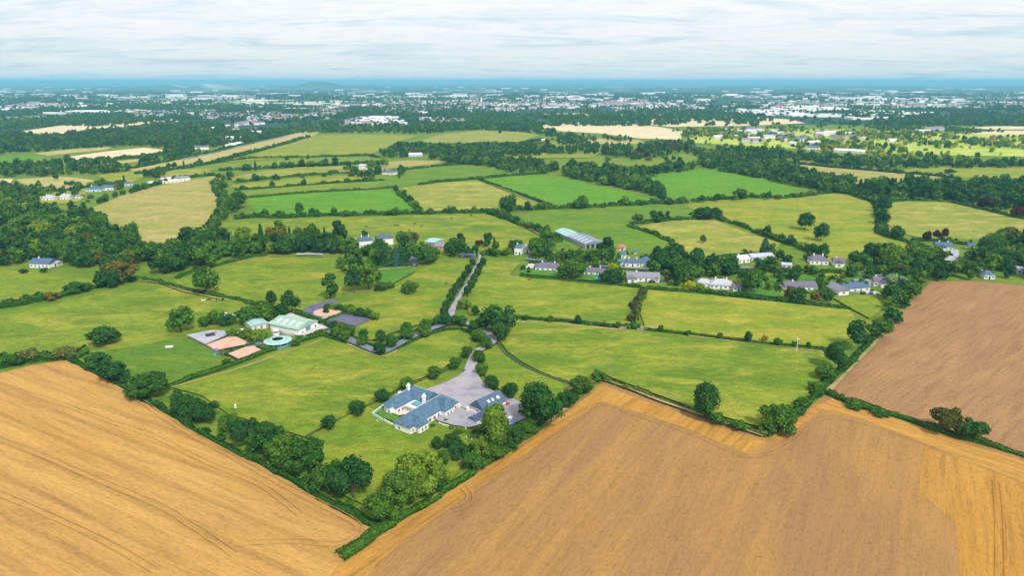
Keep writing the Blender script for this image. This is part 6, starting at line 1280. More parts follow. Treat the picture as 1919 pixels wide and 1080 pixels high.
# ---- green roofed barn
def Z(x, y, ox=330, oy=550, k=4.91): return (ox + x / k, oy + y / k)
a, b = G(*Z(1130, 402)), G(*Z(1306, 322)); Wb = math.hypot(b[0] - a[0], b[1] - a[1]); ang = math.atan2(b[1] - a[1], b[0] - a[0])
c_ = G(*Z(940, 325)); Lb = math.hypot(c_[0] - a[0], c_[1] - a[1])
BN = thing('barn', 'white walled barn with pale green sheet roof and rooflights', 'barn', (a[0], a[1], 0), ang)
link('wall', mesh('wall', *join_vf([box_vf(0, 0, -.1, Wb, Lb, 4.0), gable_vf(0, 0, Wb, Lb, 4.0, 2.3, 'y')]), [WHITE]), BN)
br = link('roof', mesh('roof', *roof_vf(0, 0, Wb, Lb, 4.0, 2.3, 'y', oh=.5), [ROOF_GR]), BN)
slb = 2.3 / (Wb / 2 + .5)
for k in range(4):
    for s in (-1, 1):
        yy = Lb * (k + .6) / 4.3; xx = Wb / 2 + s * Wb * .26; z = 4.0 + 2.3 - slb * Wb * .26 + .02
        V = [(xx + dx, yy + dy, z - s * dx * slb + dz) for dz in (0, .07) for dx, dy in ((-1.9, -.5), (1.9, -.5), (1.9, .5), (-1.9, .5))]
        link('rooflight', mesh('rooflight', V, [(0, 3, 2, 1), (4, 5, 6, 7), (0, 1, 5, 4), (1, 2, 6, 5), (2, 3, 7, 6), (3, 0, 4, 7)], [SKYL]), br)
bd = box('barn_door', BN, (Wb * .36, -.12, 0, Wb * .62, -.01, 3.4), METAL)
for k in range(3): box('door_panel', bd, (Wb * (.365 + k * .085), -.2, .1, Wb * (.365 + k * .085 + .07), -.13, 3.3), TEALM)
window(BN, Wb * .2, 0, .9, 1.4, 1.3); box('door', BN, (Wb * .84, -.06, 0, Wb * .84 + 1.1, .02, 2.3), DARKG)
box('concrete_plinth', BN, (-.1, .2, -.1, -.005, Lb - .1, 1.3), STONE)

# teal shed
a, b = G(*Z(700, 350)), G(*Z(850, 318)); ang = math.atan2(b[1] - a[1], b[0] - a[0]); W_ = math.hypot(b[0] - a[0], b[1] - a[1])
TS = thing('shed', 'low shed with pale teal sheet roof left of the barn', 'shed', (a[0], a[1], 0), ang)
link('wall', mesh('wall', *box_vf(0, 0, -.1, W_, 13, 2.7), [CREAMW]), TS)
link('roof', mesh('roof', *roof_vf(0, 0, W_, 13, 2.7, .9, 'y', oh=.3), [ROOF_T]), TS)
for k in range(3): box('stable_door', TS, (1.2 + k * 3, -.06, 0, 2.4 + k * 3, .02, 2.1), TIMBER)

# ---- horse walker: ring roof on posts, dark middle, and the stubby tower behind
x, y = G(*Z(940, 478))
HW = thing('horse_walker', 'ring shaped horse walker with teal octagonal roof', 'horse walker', (x, y, 0))
def ring_vf(r0, r1, z0, z1, n=12, t_=.12, a0=0.0):
    V, F = [], []
    for i in range(n):
        a_ = a0 + i * 2 * math.pi / n; c, s = math.cos(a_), math.sin(a_)
        V += [(c * r0, s * r0, z0), (c * r1, s * r1, z1), (c * r1, s * r1, z1 - t_), (c * r0, s * r0, z0 - t_)]
    for i in range(n):
        j = (i + 1) % n
        for k in range(4): F.append((4 * i + k, 4 * j + k, 4 * j + (k + 1) % 4, 4 * i + (k + 1) % 4))
    return V, F
rr_ = link('roof', mesh('roof', *ring_vf(2.6, 6.6, 3.3, 2.6, 12), [ROOF_T]), HW)
link('outer_wall', mesh('outer_wall', *ring_vf(6.2, 6.3, 1.6, 1.6, 12, 1.6), [TEALM]), HW)
link('inner_wall', mesh('inner_wall', *ring_vf(2.9, 3.0, 1.7, 1.7, 12, 1.7), [DARKW]), HW)
for i in range(12):
    a_ = i * math.pi / 6; link('post', mesh('post', *box_vf(-.08, -.08, 0, .08, .08, 2.62), [METAL]), HW, (6.3 * math.cos(a_), 6.3 * math.sin(a_), 0), a_)
v, f = tube((0, 0, 0), (0, 0, 2.6), .25, .25, 8); link('hub', mesh('hub', v, f, [METAL]), HW)
x, y = G(*Z(925, 425))
TW = thing('feed_tower', 'stubby white feed tower with dark banded drum behind the horse walker', 'tower', (x, y, 0))
v, f = tube((0, 0, 0), (0, 0, 3.6), 1.5, 1.5, 12); link('base', mesh('base', v, f, [CREAMW]), TW)
v, f = tube((0, 0, 3.6), (0, 0, 4.5), 1.15, 1.15, 12); link('band', mesh('band', v, f, [DARKG]), TW)
v, f = tube((0, 0, 4.5), (0, 0, 5.3), 1.35, .9, 12); link('cap', mesh('cap', v, f, [WHITE]), TW)
# lunge ring
x, y = G(*Z(1398, 195))
LR = thing('lunge_ring', 'round sand lunge ring inside a pale curved wall', 'lunge ring', (x, y, 0))
v = [(7.4 * math.cos(i * math.pi / 12), 7.4 * math.sin(i * math.pi / 12), .95) for i in range(24)]
link('sand', mesh('sand', [(p[0], p[1], 1.0 if False else _z[0] + .05) for p in v], [tuple(range(24))], [SAND]), LR)
link('wall', mesh('wall', *ring_vf(7.5, 7.7, 1.5, 1.5, 24, 1.5), [STONE]), LR)
link('rail', mesh('rail', *ring_vf(7.45, 7.75, 1.62, 1.62, 24, .1), [TEALM]), LR)

# ---- post and rail fences
def rail_fence(label, pts, h=1.2, space=3.0, mat=TIMBER, rails=2, name='fence', group=None):
    P = [G(*p) for p in pts]
    root = thing(name, label, 'fence', (P[0][0], P[0][1], 0), 0, group)
    pm_ = mesh('post', *box_vf(-.08, -.08, 0, .08, .08, h + .1), [mat]); total = 0
    for i in range(len(P) - 1):
        ax, ay, bx, by = P[i][0] - P[0][0], P[i][1] - P[0][1], P[i + 1][0] - P[0][0], P[i + 1][1] - P[0][1]
        l = math.hypot(bx - ax, by - ay); ang = math.atan2(by - ay, bx - ax); n = max(1, round(l / space))
        for k in range(n): link('post', pm_, root, (ax + (bx - ax) * k / n, ay + (by - ay) * k / n, 0), ang)
        for r_ in range(rails):
            z = h * (r_ + 1) / rails - .12
            link('rail', mesh('rail', *box_vf(.1, -.035, z, l - .1, .035, z + .14), [mat]), root, (ax, ay, 0), ang)
    return root
rail_fence('timber rail fence round the grey yard and pink sand pen', [Z(95, 405), Z(275, 493), Z(365, 552), Z(440, 580)])
rail_fence('rail fence between the grey yard and the pink sand pen', [Z(285, 497), Z(480, 412)], mat=TEALM)
rail_fence('rail fence along the far side of the pink sand pen', [Z(370, 550), Z(550, 500), Z(650, 478)])
rail_fence('dark rail fence round the lower sand arena', [Z(480, 582), Z(575, 632), Z(800, 552)], mat=DARKW)
rail_fence('rail fence round the dark riding arena', [Z(1382, 270), Z(1480, 304), Z(1580, 330), Z(1640, 326), Z(1800, 258), Z(1620, 196), Z(1572, 190), Z(1382, 270)])
rail_fence('curved rail fence beside the east lawn hedge', [(934, 648), (950, 667), (977, 687), (1009, 703), (1045, 716), (1071, 725)])
rail_fence('white rail in the garden of the white house', [(1356, 486), (1366, 487.5)], mat=FRAME_)

def field_gate(label, p, q):
    a, b = G(*p), G(*q); l = math.hypot(b[0] - a[0], b[1] - a[1]); r_ = thing('field_gate', label, 'gate', (a[0], a[1], 0), math.atan2(b[1] - a[1], b[0] - a[0]), 'timber gates in the paddock hedge')
    for k in range(7): link('bar', mesh('bar', *box_vf(.1, -.05, .12 + k * .3, l - .1, .05, .12 + k * .3 + .22), [TIMBER]), r_)
    for x_ in (0, l): link('post', mesh('post', *box_vf(x_ - .12, -.12, 0, x_ + .12, .12, 2.3), [TIMBER]), r_)
field_gate('pale timber gate left of the short hedge between paddocks', (1161, 620), (1173, 621)); field_gate('pale timber gate right of the short hedge between paddocks', (1194, 623), (1205, 624))

# ---- village houses
h_ = house
h_('white bungalow with purple grey hipped roof and pink plinth, leftmost of the village row', (1003, 508), (1050, 510), 9, 2.7, 2.4, WHITE, SLATE_P, True, 5, 2, plinth=PINKW, wings=[(14, 17.5, -3.0, .2, 'y', 1.6, WHITE, SLATE_P, 0)])
h_('small white bungalow with grey roof and end chimney, second in the village row', (1094, 516), (1133, 518.5), 7.5, 2.7, 1.9, WHITE, SLATE_P, False, 4, 2)
h_('long white bungalow with grey roof and front gable, right of the yellow tree', (1175, 527.5), (1236, 529), 9, 2.7, 2.5, WHITE, SLATE_G, False, 6, 1, wings=[(0.2, 6, -4, .2, 'y', 2.2, WHITE, SLATE_G, 0), (17, 19.5, -1.2, .2, 'y', 1.1, CREAMW, SLATE_G, 0)])
h_('blue roofed house with side wings behind the village row', (1171, 500), (1200, 501), 8, 2.9, 2.2, WHITE, ROOF_N, True, 3, 2, wings=[(11, 18, 1, 13, 'y', 2.4, WHITE, SLATE_B, 2), (-5, 0, 2, 8, 'x', 1.5, BLUEW, SLATE_B, 2)])
h_('tiny white gabled cottage above the blue roofed house', (1164, 486), (1171, 486.5), 8, 3.2, 1.8, WHITE, SLATE_B, False, 1, 0, door=False)
h_('small pale garden building in the village', (1188, 476.5), (1193, 476.6), 4, 2.4, 1.2, BLUEW, SLATE_B, False, 1, 0, door=False, name='outbuilding', cat='outbuilding')
h_('house with pink red roof at the edge of the green pasture', (1156, 470), (1169, 471), 7, 2.6, 2.0, CREAMW, ROOF_R, True, 2, 0)
h_('two storey white village house half hidden by trees', (964, 477.5), (977, 478), 9, 5.2, 1.8, WHITE, SLATE_B, True, 2, 1)
h_('long low house half hidden behind the two storey village house', (978, 474), (999, 475), 7, 2.8, 1.8, CREAMW, SLATE_G, False, 3, 1)
h_('wide bungalow with pale grey roof and dormers in the middle of the village', (1330, 541), (1372, 543.5), 9.5, 2.7, 2.6, WHITE, SLATE_L, True, 5, 2, wings=[(-7, -.03, 2, 9, 'x', 2, WHITE, SLATE_L, 2)])
h_('small white wing with dark roof right of the pale grey roofed bungalow', (1374, 546), (1388, 546.5), 6, 2.5, 1.6, WHITE, SLATE_P, False, 2, 0)
h_('white house with white gable behind the round village tree', (1383, 494.5), (1405, 492), 8, 2.9, 1.9, WHITE, ROOF_W, False, 3, 1)
h_('long pale blue roofed house behind the fir', (1408, 490), (1450, 488), 8, 2.8, 1.9, BLUEW, SLATE_L, False, 4, 0)
h_('purple roofed villa with several chimneys', (1518, 495.5), (1552, 497), 10, 2.9, 3.0, WHITE, SLATE_P, True, 4, 2)
h_('small white gabled house right of the purple roofed villa', (1562, 499), (1582, 500), 8, 3.0, 2.2, WHITE, SLATE_P, False, 3, 1, wings=[(0.5, 5, -3, .2, 'y', 2, WHITE, SLATE_P, 0)])
h_('white bungalow with dark roof and left chimney', (1471, 546), (1531, 546), 9, 2.7, 2.3, WHITE, SLATE_P, False, 6, 1)
h_('complex white house with two front gables and blue grey roofs', (1585, 550), (1630, 546), 9, 2.7, 2.2, WHITE, ROOF_N, False, 4, 0, wings=[(-7.5, -.5, -3, 9, 'y', 2.8, WHITE, SLATE_G, 0), (0.2, 8, 9.02, 15, 'x', 2.2, WHITE, SLATE_G, 0)])
h_('grey roofed garage block right of the complex house', (1604, 539.5), (1631, 539), 7, 2.6, 1.8, CREAMW, SLATE_G, False, 3, 0, name='outbuilding', cat='outbuilding')
h_('small white cottage with red brown roof and chimney', (1637, 536.5), (1654, 537.5), 8, 2.9, 2.3, WHITE, SLATE_P, False, 2, 1, wings=[(3.5, 8, -2.6, .2, 'y', 2.0, WHITE, SLATE_P, 0)])
h_('grey shed among the village trees', (1465, 503), (1483, 504), 7, 2.4, 1.0, CREAMW, SLATE_L, False, 2, 0, name='shed', cat='shed')
h_('white house with blue roofs behind purple trees', (1753, 468), (1785, 470), 9, 2.9, 2.3, WHITE, ROOF_N, False, 4, 2, wings=[(0.3, 6, -4, .2, 'y', 2.3, WHITE, ROOF_N, 0), (22.5, 34, 4, 12, 'x', 2.2, WHITE, ROOF_N, 0)])
h_('white house with blue flat topped roof behind the tan field', (1844, 523), (1864, 524), 9, 3.0, 1.7, WHITE, ROOF_N, True, 3, 0, wings=[(-7, 3, 9.02, 14, 'x', 1.4, BLUEW, SLATE_L, 2)])
h_('pale blue house at the right edge', (1906, 514), (1930, 515), 8, 2.8, 1.6, BLUEW, SLATE_L, False, 3, 0)
h_('dark roofed house with white dormers in the left wood', (56, 502), (92, 503), 9, 3.0, 2.8, WHITE, ROOF_N, False, 5, 1)
h_('pale stone ruin like outbuilding right of the dark roofed wood house', (95, 500), (108, 500), 6, 2.6, .8, STONE, SLATE_L, False, 2, 0, name='outbuilding', cat='outbuilding')
h_('left white cottage of the pair in the left meadow', (79, 376.5), (100, 376), 9, 3.2, 2.4, WHITE, SLATE_L, True, 3, 1)
h_('right white cottage of the pair in the left meadow', (113, 375), (131, 374.5), 9, 3.2, 2.2, WHITE, SLATE_L, False, 3, 1)
h_('little white store beside the meadow cottages', (141, 373), (150, 373), 6, 3.0, 1.4, WHITE, SLATE_G, False, 1, 0, door=False)
h_('long house with pale blue roof left of the hay field', (161, 360), (190, 359), 12, 3.2, 2.6, BLUEW, ROOF_N, True, 3, 1)
h_('second blue roofed house left of the hay field', (193, 357), (213, 356), 11, 3.0, 2.4, WHITE, ROOF_N, False, 3, 0)
h_('small blue roofed house by the hay field corner', (233, 349), (249, 348), 9, 3.0, 2.0, BLUEW, ROOF_N, True, 2, 0)
h_('long low white farm building with flat pale roof above the hay field', (281, 347), (335, 342), 10, 2.6, 1.2, CREAMW, ROOF_W, False, 7, 0, name='farm_building', cat='farm building')
h_('white farm shed behind the long low building', (305, 341), (340, 338), 10, 3.0, 1.6, WHITE, ROOF_W, False, 4, 0, name='farm_building', cat='farm building')
h_('grey roofed farm barn at the end of the white buildings', (336, 341), (357, 338), 12, 4.0, 2.0, WHITE, SLATE_G, False, 3, 0, name='farm_building', cat='farm building')
h_('row of pinkish houses beside the left road', (366, 281), (391, 280), 12, 4.5, 2.6, WHITE, SLATE_P, False, 4, 0)
h_('white sheds where the left road crests', (437, 276), (458, 272), 16, 5, 2, WHITE, ROOF_W, False, 4, 0, name='farm_building', cat='farm building')
h_('cream farmhouse of the farm cluster', (673, 318), (685, 318), 10, 5, 2.5, CREAMW, SLATE_L, False, 2, 1)
h_('pale long farm building of the farm cluster', (686, 322), (712, 323), 12, 3, 2, CREAMW, SLATE_L, False, 4, 0, name='farm_building', cat='farm building')
h_('white bungalow with purple roof in the farm cluster', (716, 327), (738, 328), 11, 3.2, 2.6, WHITE, SLATE_P, True, 3, 1)
h_('pale greenhouse shed in the belt under the domed field', (766, 294), (792, 293), 18, 4, 1.5, BLUEW, ROOF_W, False, 4, 0, name='shed', cat='shed')
h_('low yellow walled barn by the farm belt', (1015, 265), (1021, 265), 10, 3, 2, CREAMW, ROOF_W, False, 1, 0, name='barn', cat='barn')
h_('white farmhouse in the belt on the upper right', (1511, 281), (1533, 282), 18, 5, 3, WHITE, ROOF_N, False, 4, 1)
h_('long low pinkish shed in the upper right belt', (1562, 285), (1618, 288), 22, 4, 2.0, CREAMW, ROOF_W, False, 6, 0, name='shed', cat='shed')
h_('white houses of the sunlit parkland, left one', (1396, 252), (1418, 252), 20, 6, 3, WHITE, SLATE_L, False, 4, 0)
h_('white house of the sunlit parkland, right one', (1432, 260), (1450, 260), 18, 5, 3, WHITE, SLATE_L, False, 3, 0)
# manor and sheds north of the estate
h_('white manor with dark roof half hidden by garden trees', (674, 465), (700, 463), 12, 5.2, 2.4, WHITE, SLATE_D, True, 4, 2, wings=[(14, 26, 3, 13, 'x', 2.2, WHITE, SLATE_D, 2)])
h_('dark roofed coach house beside the manor', (704, 458), (722, 457), 9, 3.5, 2.0, WHITE, SLATE_D, False, 3, 1)
h_('teal roofed shed right of the manor', (797, 461), (815, 463), 14, 3.4, 1.2, METAL, ROOF_T, False, 3, 0, name='shed', cat='shed')
h_('grey roofed stable with red brick wall right of the manor', (814, 468), (846, 470), 9, 2.8, 1.4, PINKW, SLATE_G, False, 4, 0, name='stable', cat='stable')
h_('tall dark clad shed in the manor garden', (770, 500), (782, 500), 8, 5.5, .8, DARKW, SLATE_D, False, 1, 0, name='shed', cat='shed', door=False)
h_('low dark shed behind the estate hedge by the avenue gate', (862, 483), (890, 484), 5, 2.2, .7, DARKW, SLATE_D, False, 3, 0, name='shed', cat='shed')
# the long blue grey shed
a, b = G(1096, 467), G(1117, 460); ang = math.atan2(b[1] - a[1], b[0] - a[0]); W_ = math.hypot(b[0] - a[0], b[1] - a[1]); c_ = G(1040, 440); Lq = math.hypot(c_[0] - a[0], c_[1] - a[1])
dv = math.atan2(c_[1] - a[1], c_[0] - a[0])
LS = thing('shed', 'very long farm shed with blue grey sheet roof above the village', 'shed', (a[0], a[1], 0), dv - R(90))
W_ = 17
link('wall', mesh('wall', *join_vf([box_vf(0, 0, -.1, W_, Lq * .55, 3.6), box_vf(0, Lq * .55 + .02, -.1, W_ * .8, Lq, 3.3)]), [METAL]), LS)
r1 = link('roof', mesh('roof', *roof_vf(0, 0, W_, Lq * .55, 3.6, 2.2, 'y', oh=.4), [ROOF_BG]), LS)
r2 = link('roof', mesh('roof', *roof_vf(0, Lq * .55 + .1, W_ * .8, Lq, 3.3, 2.0, 'y', oh=.4), [ROOF_T]), LS)
for k in range(5):
    s_ = 2.2 / (W_ / 2 + .4); yy = Lq * .55 * (k + .5) / 5; xx = W_ * .25; z = 3.6 + s_ * (xx + .4) + .03
    V = [(xx + dx, yy + dy, z + dx * s_ + dz) for dz in (0, .06) for dx, dy in ((-3, -.5), (3, -.5), (3, .5), (-3, .5))]
    link('rooflight', mesh('rooflight', V, [(0, 3, 2, 1), (4, 5, 6, 7), (0, 1, 5, 4), (1, 2, 6, 5), (2, 3, 7, 6), (3, 0, 4, 7)], [ROOF_W]), r1)
for k in range(4): box('opening', LS, (W_ * (.08 + k * .23), -.05, 0, W_ * (.08 + k * .23) + 2.6, -.005, 3.0), DARKG)

# ------------------------------------------------------------------ small things
def animal(label, p, L_=2.2, h=1.5, col=None, rz=0.0, cat='horse', group=None):
    """one continuous body: trunk, neck, head, legs"""
    x, y = G(*p); bm = bmesh.new()
    k = h / 1.5
    body = [(-.95, 1.22, .20), (-.75, 1.25, .33), (-.2, 1.15, .36), (.35, 1.15, .35), (.7, 1.2, .30)]
    neck = [(.7, 1.2, .30), (1.0, 1.5, .20), (1.2, 1.75, .15), (1.42, 1.7, .13), (1.62, 1.48, .08)] if cat == 'horse' else [(.7, 1.2, .30), (1.0, 1.28, .22), (1.25, 1.2, .18), (1.5, 1.05, .11)]
    pts = body + neck[1:]
    rings = []
    for (px_, pz, r_) in pts:
        rings.append([bm.verts.new((px_ * k, math.sin(a_) * r_ * .8 * k, (pz + math.cos(a_) * r_) * k)) for a_ in [i * math.pi / 4 for i in range(8)]])
    for r0, r1_ in zip(rings, rings[1:]):
        for i in range(8): bm.faces.new((r0[i], r0[(i + 1) % 8], r1_[(i + 1) % 8], r1_[i]))
    bm.faces.new(rings[0]); bm.faces.new(rings[-1][::-1])
    for lx, ly in ((-.75, .17), (-.75, -.17), (.55, .17), (.55, -.17)):
        j = .08 if lx < 0 else -.03; rs = []
        for (dx, z, r_) in ((0, 1.05, .15), (j * -1, .6, .085), (j, .35, .06), (0, .06, .06), (.02, 0, .08)):
            rs.append([bm.verts.new(((lx + dx + math.cos(a_) * r_) * k, (ly + math.sin(a_) * r_) * k, z * k)) for a_ in [i * math.pi / 2.5 for i in range(5)]])
        for r0, r1_ in zip(rs, rs[1:]):
            for i in range(5): bm.faces.new((r0[i], r0[(i + 1) % 5], r1_[(i + 1) % 5], r1_[i]))
        bm.faces.new(rs[-1])
    t_ = [bm.verts.new((v_[0] * k, v_[1] * k, v_[2] * k)) for v_ in ((-.95, .05, 1.35), (-.95, -.05, 1.35), (-1.15, -.04, .7), (-1.15, .04, .7), (-1.05, 0, 1.2))]
    bm.faces.new((t_[0], t_[1], t_[2], t_[3])); bm.faces.new((t_[0], t_[3], t_[4])); bm.faces.new((t_[1], t_[4], t_[2]))
    bmesh.ops.recalc_face_normals(bm, faces=bm.faces)
    me = bpy.data.meshes.new(cat); bm.to_mesh(me); bm.free(); me.materials.append(col)
    return link(cat, me, None, (x, y, .25), rz, label=label, category=cat, group=group)
CB = plain_mat('coat_black', (0.025, 0.02, 0.02), .2, 2); CBR = plain_mat('coat_brown', (0.13, 0.055, 0.03), .2, 2); CW = plain_mat('coat_white', (0.75, 0.72, 0.68), .1, 2); CT = plain_mat('coat_tan', (0.33, 0.15, 0.07), .2, 2)
animal('left dark horse of the three standing in the left pasture', (393, 565), col=CB, rz=.3, group='dark horses in the left pasture')
animal('middle dark horse of the three standing in the left pasture', (406, 565), col=CB, rz=2.0, group='dark horses in the left pasture')
animal('right dark horse of the three standing in the left pasture', (418, 565), col=CB, rz=1.2, group='dark horses in the left pasture')
animal('white horse left of the three dark horses', (381, 567), col=CW, rz=.1)
animal('dark brown horse grazing left of the avenue', (836, 535), col=CBR, rz=2.8); animal('tan horse grazing next to the avenue trees', (847, 539), col=CT, rz=2.6)
animal('brown horse near the top of the paddock beside the avenue', (992, 528), col=CBR, rz=.2)
for p, l, r_ in (((741, 425), 'left of the close pair of', .2), ((746, 425), 'right of the close pair of', 2.9), ((777, 422), 'in the middle of the cattle pasture among the', .5), ((790, 426), 'right of the middle among the', .1), ((687, 427), 'leftmost of the', 3.0), ((883, 406), 'by the top hedge, farthest right of the', .2), ((846, 412), 'near the top hedge among the', .4)):
    animal('dark cow %s scattered cattle' % l, p, h=1.5, col=CB, rz=r_, cat='cow', group='cattle in the long pasture')
animal('brown and white cow at the left by the village garden hedge', (1392, 472), col=CBR, rz=.3, cat='cow'); animal('tan cow at the right by the village garden hedge', (1406, 473), col=CT, rz=2.8, cat='cow')

TYRE = plain_mat('tyre', (0.02, 0.02, 0.02), .1, 2)
def car(label, p, rz, paint, group=None, van=False):
    x, y = G(*p); c0 = thing('parked_car' if not van else 'horse_trailer', label, 'car' if not van else 'trailer', (x, y, 0), rz, group)
    prof = [(-2.1, .35), (-2.15, .8), (-1.95, .95), (-1.45, 1.42), (.35, 1.42), (1.0, .98), (2.0, .85), (2.15, .55), (2.1, .35)] if not van else [(-2.2, .5), (-2.2, 2.3), (-2.0, 2.5), (1.5, 2.5), (2.0, 2.0), (2.2, 1.2), (2.2, .5)]
    V = [(a_, -.85, b_) for a_, b_ in prof] + [(a_, .85, b_) for a_, b_ in prof]; n = len(prof)
    V = [(v_[0], v_[1] * (.82 if v_[2] > 1.3 and not van else 1), v_[2]) for v_ in V]
    F = [tuple(range(n))[::-1], tuple(range(n, 2 * n))] + [(i, (i + 1) % n, n + (i + 1) % n, n + i) for i in range(n)]
    link('body', mesh('body', V, F, [paint]), c0)
    if not van:
        gl_ = link('windscreen', mesh('windscreen', [(.42, -.64, 1.40), (.42, .64, 1.40), (.98, .76, 1.02), (.98, -.76, 1.02), (.45, -.64, 1.43), (.45, .64, 1.43), (1.02, .76, 1.04), (1.02, -.76, 1.04)], [(0, 1, 2, 3), (4, 7, 6, 5), (0, 3, 7, 4), (1, 5, 6, 2)], [DARKG]), c0)
        for s in (-1, 1): link('side_window', mesh('side_window', *box_vf(-1.3, min(s * .74, s * .84), .98, .45, max(s * .74, s * .84), 1.33), [DARKG]), c0)
        box('rear_window', c0, (-1.82, -.6, 1.0, -1.66, .6, 1.3), DARKG)
    for sx in (-1.3, 1.3):
        for sy in (-.86, .86):
            v, f = tube((sx, sy - .11, .33), (sx, sy + .11, .33), .33, .33, 12); link('wheel', mesh('wheel', v, f, [TYRE]), c0)
PW = plain_mat('paint_white', (.8, .8, .82), .03, 1, .3, .5); PS = plain_mat('paint_silver', (.5, .55, .6), .03, 1, .3, .5); PD = plain_mat('paint_dark', (.03, .035, .05), .03, 1, .3, .5); PR = plain_mat('paint_red', (.45, .03, .04), .03, 1, .3, .5); PB = plain_mat('paint_blue', (.05, .12, .35), .03, 1, .3, .5)
car('white car parked above the boundary left of the stables, upper one', (425, 592), .2, PW); car('silver car parked above the boundary left of the stables, left one', (431, 594), .3, PS); car('white car parked above the boundary left of the stables, right one', (441, 596), .1, PW)
car('red car in the grey yard', Z(365, 380), .5, PR); car('dark trailer in the grey yard', Z(320, 412), .6, PD, van=True); car('blue car near the corner of the pink sand pen', Z(375, 535), .9, PB)
car('blue car half hidden behind the garage tree', (962, 795), 1.0, PB); car('white car parked on the round gravel beside the garage', (958, 787), 1.2, PW)
car('small red car at the gable of the garage', (951, 762), 1.1, PR)
for i, (x, l, pt) in enumerate(((1619, 'leftmost dark car in the village forecourt', PD), (1627, 'silver car in the village forecourt', PS), (1634, 'dark blue car in the village forecourt', PB), (1641, 'rightmost white car in the village forecourt', PW))): car(l, (x, 551.5), .1, pt, 'cars in the village forecourt')
car('dark car beside the long white bungalow', (1222, 530), .1, PD); car('blue car at the right end of the long white bungalow', (1240, 528), .4, PB); car('dark car on the driveway of the first bungalow', (996, 493), .1, PD)
# hopper, jump and troughs in the fields
x, y = G(318, 653); tb = thing('field_shelter', 'small white arched shelter in the west paddock', 'shelter', (x, y, 0), .2)
v, f = tube((-1.6, 0, .2), (1.6, 0, .2), 1.0, 1.0, 12); link('shell', mesh('shell', [(a_, b_, max(c__, 0)) for a_, b_, c__ in v], f, [PW]), tb); box('opening', tb, (1.6, -.6, 0, 1.66, .6, .9), DARKG)
x, y = G(442, 768); st_ = thing('standing_stone', 'pale standing stone in the main paddock', 'stone', (x, y, 0), .3)
v = [(-.5, -.35, -.1), (.5, -.3, -.1), (.45, .35, -.1), (-.45, .3, -.1), (-.42, -.25, 2.2), (.3, -.22, 2.5), (.32, .22, 2.45), (-.35, .25, 2.1)]
link('slab', mesh('slab', v, [(0, 3, 2, 1), (4, 5, 6, 7), (0, 1, 5, 4), (1, 2, 6, 5), (2, 3, 7, 6), (3, 0, 4, 7)], [STONE]), st_)
def pole(label, p, h, mat=TIMBER, nm='utility_pole', cat='pole', arm=True):
    x, y = G(*p); r_ = thing(nm, label, cat, (x, y, 0), .4)
    v, f = tube((0, 0, 0), (0, 0, h), .16, .1, 8); link('shaft', mesh('shaft', v, f, [mat]), r_)
    if arm: link('crossarm', mesh('crossarm', *box_vf(-.9, -.07, h - .7, .9, .07, h - .5), [mat]), r_)
pole('grey timber pole at the tip of the east lawn', (1141, 702), 5.5); pole('pale pole on the hedge of the big east paddock', (1492, 662), 7.5, CREAMW); pole('thin pole beside the left gate of the avenue', (889, 486), 6); pole('tall pale pole in the great left woods', (238, 250), 16, CREAMW)
# planter round the lone tree
x, y = G(768, 551); pl = thing('planter', 'round dark hedge collar on a gravel disc under the lone tree', 'planter', (x, y, 0))
v, f = ring_vf(2.6, 3.0, .9, .9, 16, .9); link('rim', mesh('rim', v, f, [plain_mat('dark_hedge_collar', (0.02, 0.06, 0.02), .4, 2)]), pl)
v, f = tube((0, 0, .0), (0, 0, .72), 2.7, 2.6, 16); link('soil', mesh('soil', v, f, [plain_mat('dark_soil', (0.03, 0.05, 0.02), .3, 2)]), pl)
# patio furniture
for i, (px_, l) in enumerate((((746, 772), 'dark garden sofa on the patio, left'), ((751, 775), 'dark garden sofa on the patio, right'))):
    x, y = G(*px_); s = thing('garden_sofa', l, 'sofa', (x, y, 0), hz_ang); box('seat', s, (-.9, -.4, .05, .9, .4, .45), DARKW); box('backrest', s, (-.9, .4, .05, .9, .58, .9), DARKW)
    for q in (-1, 1): box('armrest', s, (q * .98 - .08, -.4, .05, q * .98 + .08, .58, .65), DARKW)
x, y = G(763, 779); hd = [G(752, 783), G(766, 777)]
hedge('clipped dark hedge strip edging the patio', [(748, 784.5), (757, 781), (767, 776)], .9, .8, 'dark', .08)
x, y = G(707, 794); bx_ = thing('statue', 'small pale garden statue outside the panelled wall', 'statue', (x, y, 0))
v, f = tube((0, 0, 0), (0, 0, .5), .35, .3, 8); link('base', mesh('base', v, f, [STONE]), bx_)
v, f = tube((0, 0, .5), (0, 0, 1.2), .16, .24, 8); v2, f2 = tube((0, 0, 1.2), (0, 0, 1.5), .14, .1, 8); link('figure', mesh('figure', *join_vf([(v, f), (v2, f2)]), [STONE]), bx_)
# trampolines, tanks, parasol
def disc(label, p, r_, h, top, nm='trampoline', cat='trampoline'):
    x, y = G(*p); o = thing(nm, label, cat, (x, y, 0)); v, f = tube((0, 0, h - .12), (0, 0, h), r_, r_, 14); link('mat', mesh('mat', v, f, [top]), o)
    for k in range(6): a_ = k * math.pi / 3; link('leg', mesh('leg', *box_vf(-.05, -.05, 0, .05, .05, h - .1), [METAL]), o, (r_ * .9 * math.cos(a_), r_ * .9 * math.sin(a_), 0))
disc('teal trampoline on the lawn of the second bungalow', (1119, 524), 2.0, .9, plain_mat('teal_mat', (.03, .32, .36), .1, 1)); disc('teal round trough at the corner of the sand pen', Z(378, 575), 1.6, .8, plain_mat('teal_mat', (.03, .32, .36), .1, 1), 'round_trough', 'trough')
x, y = G(*Z(615, 385)); pa = thing('marquee', 'white garden marquee below the teal shed', 'marquee', (x, y, 0), .5)
